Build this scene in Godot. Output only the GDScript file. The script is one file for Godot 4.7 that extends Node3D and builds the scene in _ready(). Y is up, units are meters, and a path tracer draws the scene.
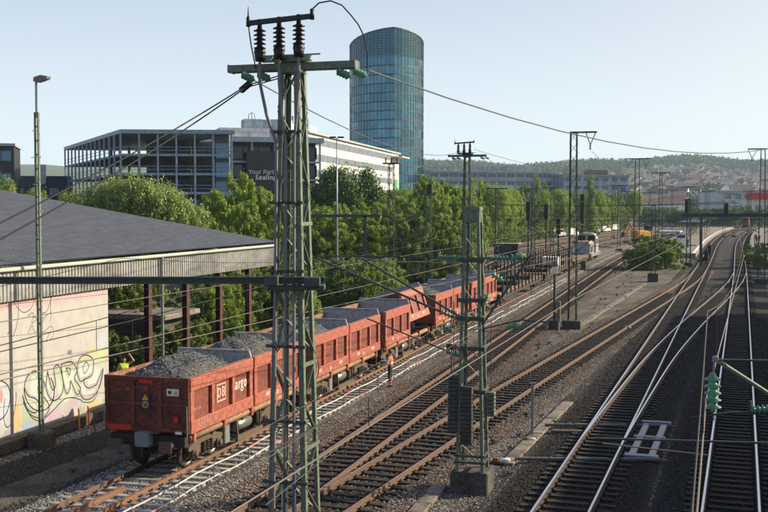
extends Node3D
# A railway yard seen from a road bridge. x right, y up, depth d runs away from the bridge (z = -d).

var M := {}
var taken := {}
var rng := RandomNumberGenerator.new()

const TRACK_YAW := -0.2873      # the yard runs a little to the right of the view
const SUN_AZIMUTH := 76.0
const SUN_HEIGHT := 24.0

func _ready() -> void:
	rng.seed = 7
	camera_and_light()
	make_materials()
	ground_and_hills()
	tracks()
	ballast()
	shed()
	far_buildings()
	glass_tower()
	station()
	shade_row()
	hillside_town()
	masts()
	wires()
	train()
	fence_and_troughs()
	lineside()
	people()
	vegetation()

func camera_and_light() -> void:
	var cam := Camera3D.new()
	cam.name = "camera"
	add_child(cam)
	cam.position = Vector3(0, 8.58, 0)
	cam.rotation.x = -atan(50.0 / 1070.0)
	cam.fov = rad_to_deg(2.0 * atan(256.0 / 1070.0))
	cam.near = 0.2
	cam.far = 9000.0
	cam.current = true
	var env := Environment.new()
	env.background_mode = Environment.BG_SKY
	var sky := Sky.new()
	var sm := ProceduralSkyMaterial.new()
	sm.sky_top_color = Color(0.07, 0.29, 0.56)
	sm.sky_horizon_color = Color(0.855, 0.902, 0.915)
	sm.sky_curve = 0.225
	sm.sky_energy_multiplier = 1.0
	sm.ground_horizon_color = Color(0.55, 0.56, 0.55)
	sm.ground_bottom_color = Color(0.25, 0.24, 0.22)
	sm.sun_angle_max = 100.0
	sm.sun_curve = 0.45
	sky.sky_material = sm
	env.sky = sky
	env.background_energy_multiplier = 0.83
	env.ambient_light_source = Environment.AMBIENT_SOURCE_SKY
	env.tonemap_mode = Environment.TONE_MAPPER_LINEAR
	env.tonemap_exposure = 1.75
	env.sdfgi_enabled = true
	env.ssao_enabled = true
	env.ssil_enabled = true
	env.fog_enabled = true
	env.fog_density = 0.00013
	env.fog_light_color = Color(0.76, 0.87, 0.93)
	var we := WorldEnvironment.new()
	we.name = "world_environment"
	we.environment = env
	add_child(we)
	var sun := DirectionalLight3D.new()
	sun.name = "sun"
	sun.light_energy = 1.55
	sun.light_color = Color(1.0, 0.93, 0.81)
	sun.light_angular_distance = 0.5
	sun.shadow_enabled = true
	var az := deg_to_rad(SUN_AZIMUTH)
	var el := deg_to_rad(SUN_HEIGHT)
	var to_sun := Vector3(sin(az) * cos(el), sin(el), -cos(az) * cos(el))
	add_child(sun)
	sun.look_at_from_position(to_sun * 100.0, Vector3.ZERO, Vector3.UP)

# ---------------------------------------------------------------- helpers

func P(x: float, y: float, d: float) -> Vector3:
	return Vector3(x, y, -d)

func yaw_of(slope: float) -> float:
	return -atan(slope)

func mb() -> SurfaceTool:
	var st := SurfaceTool.new()
	st.begin(Mesh.PRIMITIVE_TRIANGLES)
	st.set_smooth_group(-1)
	return st

func tri(st: SurfaceTool, a: Vector3, b: Vector3, c: Vector3, out: Vector3) -> void:
	if (a - c).cross(a - b).dot(out) < 0.0:
		var t := b
		b = c
		c = t
	st.add_vertex(a)
	st.add_vertex(b)
	st.add_vertex(c)

func quad(st: SurfaceTool, a: Vector3, b: Vector3, c: Vector3, d: Vector3, out: Vector3) -> void:
	tri(st, a, b, c, out)
	tri(st, a, c, d, out)

# box centred at c with full size s; bev chamfers its edges
func box(st: SurfaceTool, c: Vector3, s: Vector3, bev := 0.0, b := Basis.IDENTITY) -> void:
	st.set_smooth_group(-1)
	var h := s * 0.5
	if bev <= 0.0:
		for ax in 3:
			for sg in [-1.0, 1.0]:
				var n := Vector3.ZERO
				n[ax] = sg
				var u := Vector3.ZERO
				var v := Vector3.ZERO
				u[(ax + 1) % 3] = h[(ax + 1) % 3]
				v[(ax + 2) % 3] = h[(ax + 2) % 3]
				var o := n * h[ax]
				quad(st, c + b * (o - u - v), c + b * (o + u - v), c + b * (o + u + v), c + b * (o - u + v), b * n)
		return
	var g := minf(bev, minf(h.x, minf(h.y, h.z)) * 0.9)
	for ax in 3:
		for sg in [-1.0, 1.0]:
			var q := []
			for k in [[-1, -1], [1, -1], [1, 1], [-1, 1]]:
				var sgn := Vector3.ZERO
				sgn[ax] = sg
				sgn[(ax + 1) % 3] = k[0]
				sgn[(ax + 2) % 3] = k[1]
				q.append(c + b * corner(h, g, sgn, ax))
			var n := Vector3.ZERO
			n[ax] = sg
			quad(st, q[0], q[1], q[2], q[3], b * n)
	for ax in 3:
		var a1 := (ax + 1) % 3
		var a2 := (ax + 2) % 3
		for s1 in [-1.0, 1.0]:
			for s2 in [-1.0, 1.0]:
				var lo := Vector3.ZERO
				lo[ax] = -1
				lo[a1] = s1
				lo[a2] = s2
				var hi := lo
				hi[ax] = 1
				var n := lo + hi
				quad(st, c + b * corner(h, g, lo, a1), c + b * corner(h, g, hi, a1), c + b * corner(h, g, hi, a2), c + b * corner(h, g, lo, a2), b * n)
	for sx in [-1.0, 1.0]:
		for sy in [-1.0, 1.0]:
			for sz in [-1.0, 1.0]:
				var sgn := Vector3(sx, sy, sz)
				tri(st, c + b * corner(h, g, sgn, 0), c + b * corner(h, g, sgn, 1), c + b * corner(h, g, sgn, 2), b * sgn)

func corner(h: Vector3, g: float, sgn: Vector3, full: int) -> Vector3:
	var p := Vector3(sgn.x * (h.x - g), sgn.y * (h.y - g), sgn.z * (h.z - g))
	p[full] = sgn[full] * h[full]
	return p

# rectangular bar from a to b, w across (level), t high
func bar(st: SurfaceTool, a: Vector3, b: Vector3, w: float, t: float, bev := 0.0, up := Vector3.UP) -> void:
	var f := b - a
	var l := f.length()
	if l < 1e-5:
		return
	f /= l
	if absf(f.dot(up)) > 0.99:
		up = Vector3.RIGHT if absf(f.dot(Vector3.RIGHT)) < 0.9 else Vector3.BACK
	var r := f.cross(up).normalized()
	var u := r.cross(f)
	box(st, (a + b) * 0.5, Vector3(w, t, l), bev, Basis(r, u, -f))

# angle iron from a to b with its two legs along u and v
func angle_iron(st: SurfaceTool, a: Vector3, b: Vector3, u: Vector3, v: Vector3, w: float, t: float) -> void:
	st.set_smooth_group(-1)
	var p := [Vector2(0, 0), Vector2(w, 0), Vector2(w, t), Vector2(t, t), Vector2(t, w), Vector2(0, w)]
	var mid := u * w * 0.25 + v * w * 0.25
	for i in 6:
		var p0: Vector2 = p[i]
		var p1: Vector2 = p[(i + 1) % 6]
		var o0 := u * p0.x + v * p0.y
		var o1 := u * p1.x + v * p1.y
		var e := p1 - p0
		var n := u * e.y - v * e.x
		quad(st, a + o0, a + o1, b + o1, b + o0, n)
	for q in [a, b]:
		var out: Vector3 = (a - b) if q == a else (b - a)
		quad(st, q, q + u * w, q + u * w + v * t, q + v * t, out)
		quad(st, q + v * t, q + u * t + v * t, q + u * t + v * w, q + v * w, out)

func tube(st: SurfaceTool, pts: Array, r: float, n := 6, caps := true) -> void:
	var rings := []
	var prev_r := Vector3.ZERO
	for i in pts.size():
		var f: Vector3
		if i == 0:
			f = pts[1] - pts[0]
		elif i == pts.size() - 1:
			f = pts[i] - pts[i - 1]
		else:
			f = (pts[i] - pts[i - 1]).normalized() + (pts[i + 1] - pts[i]).normalized()
		f = f.normalized()
		var s: Vector3
		if i == 0 or prev_r == Vector3.ZERO:
			s = f.cross(Vector3.UP if absf(f.y) < 0.95 else Vector3.RIGHT).normalized()
		else:
			s = (prev_r - f * prev_r.dot(f)).normalized()
		prev_r = s
		var u := s.cross(f)
		var ring := []
		for k in n:
			var a := TAU * k / n
			ring.append(pts[i] + (s * cos(a) + u * sin(a)) * r)
		rings.append(ring)
	st.set_smooth_group(1)
	for i in pts.size() - 1:
		for k in n:
			var k2 := (k + 1) % n
			var out: Vector3 = (rings[i][k] + rings[i][k2]) * 0.5 - pts[i]
			quad(st, rings[i][k], rings[i][k2], rings[i + 1][k2], rings[i + 1][k], out)
	if caps:
		st.set_smooth_group(-1)
		for e in [0, pts.size() - 1]:
			var out: Vector3 = pts[0] - pts[1] if e == 0 else pts[e] - pts[e - 1]
			for k in n:
				tri(st, pts[e], rings[e][k], rings[e][(k + 1) % n], out)

# profile of (radius, height) turned round the y axis of xf
func lathe(st: SurfaceTool, prof: Array, xf := Transform3D.IDENTITY, n := 12, smooth := true) -> void:
	st.set_smooth_group(1 if smooth else -1)
	for i in prof.size() - 1:
		var p: Vector2 = prof[i]
		var q: Vector2 = prof[i + 1]
		if p.distance_to(q) < 1e-6:
			continue
		for k in n:
			var a0 := TAU * k / n
			var a1 := TAU * (k + 1) / n
			var am := (a0 + a1) * 0.5
			var e := q - p
			var out := Vector3(cos(am) * e.y, -e.x, sin(am) * e.y)
			var A := Vector3(cos(a0) * p.x, p.y, sin(a0) * p.x)
			var B := Vector3(cos(a1) * p.x, p.y, sin(a1) * p.x)
			var C := Vector3(cos(a1) * q.x, q.y, sin(a1) * q.x)
			var D := Vector3(cos(a0) * q.x, q.y, sin(a0) * q.x)
			out = xf.basis * out
			if p.x < 1e-6:
				tri(st, xf * A, xf * C, xf * D, out)
			elif q.x < 1e-6:
				tri(st, xf * A, xf * B, xf * C, out)
			else:
				quad(st, xf * A, xf * B, xf * C, xf * D, out)

# convex outline (x, y) at z0..z1 of xf
func prism(st: SurfaceTool, outline: Array, z0: float, z1: float, xf := Transform3D.IDENTITY) -> void:
	st.set_smooth_group(-1)
	var mid := Vector2.ZERO
	for p in outline:
		mid += p
	mid /= outline.size()
	for i in outline.size():
		var p: Vector2 = outline[i]
		var q: Vector2 = outline[(i + 1) % outline.size()]
		var m := (p + q) * 0.5 - mid
		var e := q - p
		var n2 := Vector2(e.y, -e.x)
		if n2.dot(m) < 0:
			n2 = -n2
		quad(st, xf * Vector3(p.x, p.y, z0), xf * Vector3(q.x, q.y, z0), xf * Vector3(q.x, q.y, z1), xf * Vector3(p.x, p.y, z1), xf.basis * Vector3(n2.x, n2.y, 0))
		for z in [z0, z1]:
			var out := xf.basis * Vector3(0, 0, -1 if z == minf(z0, z1) else 1)
			tri(st, xf * Vector3(mid.x, mid.y, z), xf * Vector3(p.x, p.y, z), xf * Vector3(q.x, q.y, z), out)

func done(st: SurfaceTool) -> ArrayMesh:
	st.generate_normals()
	return st.commit()

func numbered(called: String) -> String:
	if not taken.has(called):
		taken[called] = 0
		return called
	taken[called] += 1
	return "%s_%03d" % [called, taken[called]]

func thing(called: String, label: String, category: String, at := Vector3.ZERO, turn := 0.0, group := "") -> Node3D:
	var o := Node3D.new()
	o.name = numbered(called)
	add_child(o, true)
	o.position = at
	o.rotation.y = turn
	o.set_meta("label", label)
	o.set_meta("category", category)
	if group != "":
		o.set_meta("group", group)
	return o

func part(called: String, mesh, material: Material, parent: Node3D, xf := Transform3D.IDENTITY) -> MeshInstance3D:
	var o := MeshInstance3D.new()
	var same := 0
	var base := called
	var key := str(parent.get_instance_id()) + called
	if taken.has(key):
		taken[key] += 1
		base = "%s_%03d" % [called, taken[key]]
	else:
		taken[key] = 0
	o.name = base
	o.mesh = done(mesh) if mesh is SurfaceTool else mesh
	o.material_override = material
	o.transform = xf
	parent.add_child(o, true)
	return o

func solo(called: String, label: String, category: String, mesh, material: Material, xf := Transform3D.IDENTITY, group := "") -> MeshInstance3D:
	var o := part(numbered(called), mesh, material, self, xf)
	o.set_meta("label", label)
	o.set_meta("category", category)
	if group != "":
		o.set_meta("group", group)
	return o

func struct(called: String, mesh, material: Material, xf := Transform3D.IDENTITY) -> MeshInstance3D:
	var o := part(numbered(called), mesh, material, self, xf)
	o.set_meta("kind", "structure")
	return o

func copy_of(root: Node3D, at: Vector3, turn: float, label := "", s := Vector3.ONE) -> Node3D:
	var r: Node3D = root.duplicate()
	r.name = numbered(String(root.name).rstrip("0123456789").rstrip("_"))
	add_child(r, true)
	r.position = at
	r.rotation = Vector3(0, turn, 0)
	r.scale = s
	if label != "":
		r.set_meta("label", label)
	return r

func many(called: String, mesh: Mesh, material: Material, places: Array, parent: Node3D, colors := []) -> MultiMeshInstance3D:
	var mm := MultiMesh.new()
	mm.transform_format = MultiMesh.TRANSFORM_3D
	mm.use_colors = colors.size() > 0
	mm.mesh = mesh
	mm.instance_count = places.size()
	for i in places.size():
		mm.set_instance_transform(i, places[i])
		if colors.size() > 0:
			mm.set_instance_color(i, colors[i])
	var o := MultiMeshInstance3D.new()
	o.name = called
	o.multimesh = mm
	o.material_override = material
	parent.add_child(o, true)
	o.set_meta("kind", "stuff")
	return o

# ---------------------------------------------------------------- materials

func noise_tex(freq: float, ramp: Array, cellular := false, octaves := 4, size := 512, salt := 1) -> NoiseTexture2D:
	var n := FastNoiseLite.new()
	n.seed = salt
	n.frequency = freq
	if cellular:
		n.noise_type = FastNoiseLite.TYPE_CELLULAR
		n.cellular_return_type = FastNoiseLite.RETURN_CELL_VALUE
		n.fractal_type = FastNoiseLite.FRACTAL_NONE
	else:
		n.noise_type = FastNoiseLite.TYPE_SIMPLEX_SMOOTH
		n.fractal_octaves = octaves
	var t := NoiseTexture2D.new()
	t.width = size
	t.height = size
	t.seamless = true
	t.noise = n
	var g := Gradient.new()
	var off := PackedFloat32Array()
	var col := PackedColorArray()
	for i in ramp.size():
		off.append(ramp[i][0])
		col.append(ramp[i][1])
	g.offsets = off
	g.colors = col
	t.color_ramp = g
	return t

func plain_mat(c: Color, rough := 0.8, metal := 0.0) -> StandardMaterial3D:
	var m := StandardMaterial3D.new()
	m.albedo_color = c
	m.roughness = rough
	m.metallic = metal
	return m

# c is multiplied by a mottled grey texture, per = metres that the texture covers
func mottled(c: Color, rough: float, per: float, tex: Texture2D, world := false, metal := 0.0) -> StandardMaterial3D:
	var m := plain_mat(c, rough, metal)
	m.albedo_texture = tex
	m.uv1_triplanar = true
	m.uv1_world_triplanar = world
	m.uv1_scale = Vector3.ONE / per
	return m

func over(m: StandardMaterial3D, tex: Texture2D, per: float) -> StandardMaterial3D:
	m.detail_enabled = true
	m.detail_blend_mode = BaseMaterial3D.BLEND_MODE_MUL
	m.detail_albedo = tex
	m.detail_uv_layer = BaseMaterial3D.DETAIL_UV_2
	m.uv2_triplanar = true
	m.uv2_world_triplanar = true
	m.uv2_scale = Vector3.ONE / per
	return m

func relief(m: StandardMaterial3D, tex: Texture2D, cm: float) -> StandardMaterial3D:
	m.heightmap_enabled = true
	m.heightmap_texture = tex
	m.heightmap_scale = cm
	return m

func grey(v: float) -> Color:
	return Color(v, v, v)

func make_materials() -> void:
	var soft := noise_tex(0.012, [[0.0, grey(0.70)], [0.5, grey(0.88)], [1.0, grey(1.0)]], false, 5, 512, 3)
	var streak := noise_tex(0.02, [[0.0, Color(0.55, 0.50, 0.46)], [0.45, grey(0.85)], [1.0, grey(1.0)]], false, 5, 512, 4)
	var rusty := noise_tex(0.022, [[0.0, Color(0.50, 0.40, 0.34)], [0.38, Color(0.78, 0.72, 0.68)], [0.55, grey(0.96)], [1.0, Color(1.0, 1.0, 1.0)]], false, 5, 512, 5)
	var stones := noise_tex(0.075, [[0.0, grey(0.42)], [0.3, grey(0.62)], [0.6, grey(0.80)], [0.85, grey(0.95)], [1.0, grey(1.0)]], true, 1, 1024, 6)
	var stone_h := NoiseTexture2D.new()
	stone_h.width = 1024
	stone_h.height = 1024
	stone_h.seamless = true
	var hn := FastNoiseLite.new()
	hn.seed = 6
	hn.frequency = 0.075
	hn.noise_type = FastNoiseLite.TYPE_CELLULAR
	hn.cellular_return_type = FastNoiseLite.RETURN_DISTANCE2_SUB
	hn.fractal_type = FastNoiseLite.FRACTAL_NONE
	stone_h.noise = hn
	var patches := noise_tex(0.008, [[0.0, Color(0.62, 0.58, 0.54)], [0.4, grey(0.82)], [0.6, grey(0.95)], [1.0, Color(1.0, 0.98, 0.94)]], false, 6, 512, 8)
	var fine := noise_tex(0.02, [[0.0, Color(0.66, 0.60, 0.55)], [0.3, grey(0.88)], [0.6, grey(0.96)], [1.0, grey(1.0)]], false, 5, 512, 15)
	M.fine = fine
	M.soft = soft
	M.streak = streak
	M.rusty = rusty
	M.patches = patches

	M.ground = relief(over(mottled(Color(0.535, 0.51, 0.475), 1.0, 5.0, stones, true), patches, 26.0), stone_h, 3.0)
	M.ballast_grey = relief(over(mottled(Color(0.60, 0.59, 0.575), 1.0, 4.2, stones, true), patches, 19.0), stone_h, 4.0)
	M.ballast_brown = relief(over(mottled(Color(0.475, 0.405, 0.345), 1.0, 4.4, stones, true), patches, 17.0), stone_h, 4.0)
	M.ballast_dark = relief(over(mottled(Color(0.15, 0.14, 0.133), 1.0, 4.0, stones, true), patches, 21.0), stone_h, 4.0)  # dark ballast, lowered further so its colour deepens the shade on the right
	M.path = relief(over(mottled(Color(0.49, 0.47, 0.44), 1.0, 2.2, stones, true), patches, 9.0), stone_h, 1.5)
	M.asphalt = over(mottled(Color(0.33, 0.33, 0.34), 0.95, 2.0, soft, true), patches, 14.0)
	M.stone = plain_mat(Color.WHITE, 1.0)
	M.stone.vertex_color_use_as_albedo = true
	M.wood_sleeper = over(mottled(Color(0.185, 0.15, 0.13), 0.95, 0.9, streak), patches, 7.0)
	M.sleepers = [M.wood_sleeper, over(mottled(Color(0.225, 0.19, 0.165), 0.95, 0.8, streak), patches, 6.0), over(mottled(Color(0.15, 0.125, 0.115), 0.95, 1.0, streak), patches, 8.0), over(mottled(Color(0.25, 0.21, 0.175), 0.95, 0.7, streak), patches, 5.0)]
	M.rail_rust_shaded = mottled(Color(0.27, 0.22, 0.195), 0.9, 0.8, fine)  # darker copy of the rusty rail, shade put into its colour
	M.concrete_sleeper = over(mottled(Color(0.76, 0.75, 0.72), 0.9, 1.1, soft), patches, 6.0)
	M.rail_rust = mottled(Color(0.41, 0.33, 0.285), 0.9, 0.8, fine)
	M.rail_new = mottled(Color(0.50, 0.36, 0.28), 0.8, 0.9, fine)
	M.rail_top_worn = mottled(Color(0.66, 0.57, 0.51), 0.55, 1.3, rusty, false, 0.4)
	M.rail_top_bright = plain_mat(Color(0.80, 0.80, 0.82), 0.28, 0.9)
	M.fastening = mottled(Color(0.20, 0.14, 0.11), 0.9, 0.5, rusty)
	M.concrete = over(mottled(Color(0.60, 0.585, 0.55), 0.92, 1.6, soft), patches, 5.0)
	M.concrete_old = over(mottled(Color(0.40, 0.385, 0.355), 0.95, 1.2, streak), patches, 3.0)
	M.trough = over(mottled(Color(0.60, 0.56, 0.50), 0.95, 1.4, streak), patches, 6.0)
	M.mast_green = over(mottled(Color(0.45, 0.51, 0.435), 0.5, 1.6, fine), fine, 3.0)
	M.mast_green.uv2_scale = Vector3(2.2, 0.35, 2.2)
	M.mast_dark = mottled(Color(0.25, 0.30, 0.275), 0.6, 1.4, fine)
	M.galvanised = mottled(Color(0.60, 0.62, 0.62), 0.45, 0.9, soft, false, 0.4)
	M.wire = plain_mat(Color(0.045, 0.048, 0.05), 0.7)
	M.wire_copper = plain_mat(Color(0.50, 0.46, 0.42), 0.35, 0.6)
	M.cable = plain_mat(Color(0.46, 0.45, 0.46), 0.7)
	M.grey_wire = plain_mat(Color(0.28, 0.28, 0.29), 0.7)
	M.black = plain_mat(Color(0.055, 0.058, 0.06), 0.5)
	M.porcelain_black = plain_mat(Color(0.07, 0.06, 0.055), 0.22)
	M.green_glass = plain_mat(Color(0.36, 0.50, 0.44), 0.18)
	M.green_glass.backlight_enabled = true
	M.green_glass.backlight = Color(0.45, 0.70, 0.58)
	M.wagon_red = over(mottled(Color(0.545, 0.275, 0.22), 0.62, 2.6, fine), streak, 4.3)
	M.wagon_rib = over(mottled(Color(0.70, 0.39, 0.325), 0.6, 2.4, fine), fine, 3.7)
	M.wagon_red.uv2_scale = Vector3(1.5, 0.28, 1.5)
	M.wagon_rib.uv2_scale = Vector3(1.1, 0.22, 1.1)
	M.wagon_end = over(mottled(Color(0.49, 0.235, 0.19), 0.7, 1.6, fine), patches, 4.0)
	M.wagon_inside = mottled(Color(0.66, 0.675, 0.69), 0.5, 2.5, fine)
	M.wagon_tan = over(mottled(Color(0.67, 0.53, 0.41), 0.7, 1.1, rusty), patches, 2.0)
	M.rod_casing = mottled(Color(0.43, 0.435, 0.43), 0.7, 0.7, streak)
	M.underframe = mottled(Color(0.20, 0.175, 0.16), 0.85, 0.9, rusty)
	M.bogie = mottled(Color(0.38, 0.335, 0.29), 0.85, 0.7, rusty)
	M.tyre = plain_mat(Color(0.32, 0.30, 0.29), 0.4, 0.6)
	M.tank_metal = mottled(Color(0.55, 0.55, 0.54), 0.38, 0.8, soft, false, 0.5)
	M.white_paint = plain_mat(Color(0.86, 0.85, 0.83), 0.6)
	M.faded_white = mottled(Color(0.86, 0.70, 0.66), 0.7, 0.5, rusty)
	M.red_paint = plain_mat(Color(0.72, 0.13, 0.11), 0.6)
	M.yellow_paint = plain_mat(Color(0.85, 0.60, 0.08), 0.6)
	M.blue_paint = plain_mat(Color(0.10, 0.13, 0.30), 0.6)
	M.orange_vest = plain_mat(Color(0.93, 0.33, 0.16), 0.75)
	M.yellow_vest = plain_mat(Color(0.78, 0.86, 0.12), 0.75)
	M.gravel = relief(mottled(Color(0.47, 0.48, 0.48), 1.0, 2.6, stones, true), stone_h, 6.0)
	M.wall_white = over(mottled(Color(0.65, 0.648, 0.64), 0.9, 3.0, soft, true), patches, 7.0)
	M.corrugated = over(mottled(Color(0.68, 0.685, 0.685), 0.6, 2.5, soft, true), patches, 9.0)
	M.roof_sheet = over(mottled(Color(0.55, 0.57, 0.59), 0.85, 1.3, fine, true), soft, 5.0)
	M.maroon = over(mottled(Color(0.335, 0.125, 0.135), 0.7, 1.3, rusty), patches, 2.0)
	M.trim_grey = plain_mat(Color(0.60, 0.62, 0.62), 0.6)
	M.glass_dark = plain_mat(Color(0.10, 0.14, 0.17), 0.08, 0.3)
	M.glass_blue = plain_mat(Color(0.24, 0.36, 0.44), 0.10, 0.5)
	M.facade_white = mottled(Color(0.82, 0.82, 0.815), 0.75, 18.0, M.fine if M.has("fine") else soft, true)
	M.facade_blue = over(mottled(Color(0.74, 0.81, 0.86), 0.6, 9.0, soft, true), soft, 31.0)
	M.garage_steel = mottled(Color(0.62, 0.70, 0.76), 0.5, 4.0, soft, true)
	M.garage_slab = mottled(Color(0.42, 0.44, 0.46), 0.9, 5.0, streak, true)
	M.sign_dark = plain_mat(Color(0.11, 0.125, 0.15), 0.5)
	M.leaf_dark = leaf_mat(Color(0.30, 0.415, 0.165), 0.8)
	M.leaf_mid = leaf_mat(Color(0.455, 0.54, 0.20), 1.1)
	M.leaf_light = leaf_mat(Color(0.545, 0.625, 0.24), 1.2)
	M.leaf_grey = leaf_mat(Color(0.56, 0.625, 0.355), 1.2)
	M.meadow = mottled(Color(0.36, 0.42, 0.25), 1.0, 60.0, patches, true)
	M.leaf_far = plain_mat(Color.WHITE, 0.8)
	M.leaf_far.vertex_color_use_as_albedo = true
	M.bark = mottled(Color(0.25, 0.20, 0.155), 0.95, 0.7, streak)

# ---------------------------------------------------------------- ground, hills, tracks

const EYE := 8.58

func hill_height(x: float, d: float) -> float:
	if d < 880.0:
		return -0.1
	var px := 384.0 + 1070.0 * x / d         # lets the ridge rise and fall from west to east
	var t := clampf((d - 880.0) / 1900.0, 0.0, 1.0)
	var ridge := 101.0 + 6.0 * sin(px * 0.021 + 0.6) + 4.0 * sin(px * 0.057)
	ridge += 10.0 * smoothstep(560.0, 720.0, px) + 8.0 * (1.0 - smoothstep(420.0, 520.0, px))
	return -0.1 + ridge * pow(t, 1.12) + 2.5 * sin(x * 0.013) * sin(d * 0.009) * minf(t * 4.0, 1.0)

func ground_and_hills() -> void:
	var st := mb()
	# the yard floor, one sheet to the horizon that rises into the hills
	var ds := [-60.0, 0.0, 20.0, 40.0, 70.0, 120.0, 200.0, 300.0, 430.0, 600.0, 880.0]
	var d := 880.0
	while d < 2850.0:
		d += 55.0
		ds.append(d)
	ds.append(3300.0)
	var hill := mb()
	hill.set_smooth_group(1)
	var us := []
	for i in 61:
		us.append(-0.75 + 1.5 * i / 60.0)
	st.set_smooth_group(1)
	for i in ds.size() - 1:
		for j in us.size() - 1:
			var q := []
			for k in [[0, 0], [0, 1], [1, 1], [1, 0]]:
				var dd: float = ds[i + k[0]]
				var xx: float = us[j + k[1]] * maxf(dd + 160.0, 130.0)
				q.append(P(xx, hill_height(xx, dd), dd))
			quad(st if ds[i] < 880.0 else hill, q[0], q[1], q[2], q[3], Vector3.UP)
	struct("ground", st, M.ground)
	struct("hill", hill, M.meadow)

# depth -> x of a track, through a few points with smooth joints
func track_x(pts: Array, d: float) -> float:
	var n := pts.size()
	if d <= pts[0].x:
		return pts[0].y + (d - pts[0].x) * (pts[1].y - pts[0].y) / (pts[1].x - pts[0].x)
	if d >= pts[n - 1].x:
		return pts[n - 1].y + (d - pts[n - 1].x) * (pts[n - 1].y - pts[n - 2].y) / (pts[n - 1].x - pts[n - 2].x)
	for i in n - 1:
		if d <= pts[i + 1].x:
			var h: float = pts[i + 1].x - pts[i].x
			var s: float = (pts[i + 1].y - pts[i].y) / h
			var m0 := s
			var m1 := s
			if i > 0:
				var s0: float = (pts[i].y - pts[i - 1].y) / (pts[i].x - pts[i - 1].x)
				m0 = (s0 * h + s * (pts[i].x - pts[i - 1].x)) / (h + pts[i].x - pts[i - 1].x)
			if i < n - 2:
				var s2: float = (pts[i + 2].y - pts[i + 1].y) / (pts[i + 2].x - pts[i + 1].x)
				m1 = (s2 * h + s * (pts[i + 2].x - pts[i + 1].x)) / (h + pts[i + 2].x - pts[i + 1].x)
			var t: float = (d - pts[i].x) / h
			var t2 := t * t
			var t3 := t2 * t
			return pts[i].y * (2 * t3 - 3 * t2 + 1) + h * m0 * (t3 - 2 * t2 + t) + pts[i + 1].y * (-2 * t3 + 3 * t2) + h * m1 * (t3 - t2)
	return 0.0

func track_slope(pts: Array, d: float) -> float:
	return (track_x(pts, d + 0.5) - track_x(pts, d - 0.5))

var T := {}

func tracks() -> void:
	# (depth, x) of the middle of each track
	T.freight = [Vector2(-25, -24.64), Vector2(29.18, -8.63), Vector2(172, 33.57), Vector2(200, 42.4), Vector2(250, 60.0), Vector2(420, 126.0)]
	T.second = [Vector2(-25, -19.2), Vector2(45.33, 1.40), Vector2(180, 40.9), Vector2(215, 52.0), Vector2(260, 67.5), Vector2(420, 128.0)]
	T.third = [Vector2(-25, -20.6), Vector2(12, -8.4), Vector2(37.42, 1.37), Vector2(78.6, 17.87), Vector2(102.3, 27.45), Vector2(122, 35.1), Vector2(150, 44.8)]
	T.fourth = [Vector2(-25, -13.0), Vector2(149, 44.4), Vector2(265, 82.7), Vector2(350, 113.0), Vector2(430, 145.0)]
	T.crossover = [Vector2(38.0, 7.78), Vector2(47, 10.95), Vector2(58.5, 15.1), Vector2(78.6, 22.95), Vector2(101, 32.05), Vector2(118, 38.75), Vector2(136, 45.35)]
	T.fifth = [Vector2(-25, -8.6), Vector2(29.18, 9.57), Vector2(123, 41.0), Vector2(264, 88.2), Vector2(350, 119.5), Vector2(430, 152.0)]
	for k in 4:
		T["yard%d" % k] = [Vector2(120, 10.0 - 3.5 * k + 4.0), Vector2(190, 33.0 - 5.4 * k), Vector2(262, 58.0 - 6.2 * k), Vector2(420, 121.0 - 5.0 * k)]

	build_track("freight", "railway track under the red ballast wagons, on pale concrete sleepers", "concrete", 8.0, 330.0, 110.0, M.rail_rust, M.rail_top_worn, M.ballast_grey, 0.0, [], [])
	build_track("second", "rusty railway track just right of the freight train", "wood", 8.0, 330.0, 115.0, M.rail_rust, M.rail_top_worn, M.ballast_brown, -0.004, [], [])
	build_track("third", "rusty track between the stout green mast and its left neighbour, bending to the right", "wood", 17.0, 143.0, 112.0, M.rail_rust, M.rail_top_worn, M.ballast_brown, -0.008, ["second"], ["fourth"])
	build_track("fourth", "main track with shiny rails and the grey switch covers beside it", "wood", 15.0, 420.0, 125.0, M.rail_rust_shaded, M.rail_top_bright, M.ballast_dark, -0.012, [], [])
	build_track("crossover", "curved crossover track branching to the rightmost track", "wood", 38.5, 135.0, 120.0, M.rail_rust_shaded, M.rail_top_bright, M.ballast_dark, -0.016, ["fourth"], ["fifth"])
	build_track("fifth", "rightmost railway track with shiny rails", "wood", 15.0, 420.0, 125.0, M.rail_rust_shaded, M.rail_top_bright, M.ballast_dark, -0.020, [], [])
	var where := ["nearest the freight train", "second from the freight train", "third from the freight train", "along the edge of the trees"]
	for k in 4:
		build_track("yard%d" % k, "far yard track curving right, the one " + where[k], "wood", 122.0, 380.0, 122.0, M.rail_rust, M.rail_top_worn, M.ballast_brown, -0.024 - 0.004 * k, [], [])
	# the loose rails laid beside and inside the freight track during its renewal
	var st := mb()
	rail_sweep(st, T.freight, 0.78, 8.0, 110.0, 0.02)
	solo("loose_rail", "rust brown loose rail lying on the sleeper ends right of the freight track", "rail", st, M.rail_new)
	st = mb()
	rail_sweep(st, T.freight, 0.0, 8.0, 31.9, 0.02)
	solo("loose_rail", "short rusty rail lying between the rails before the first wagon", "rail", st, M.rail_new)

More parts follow.
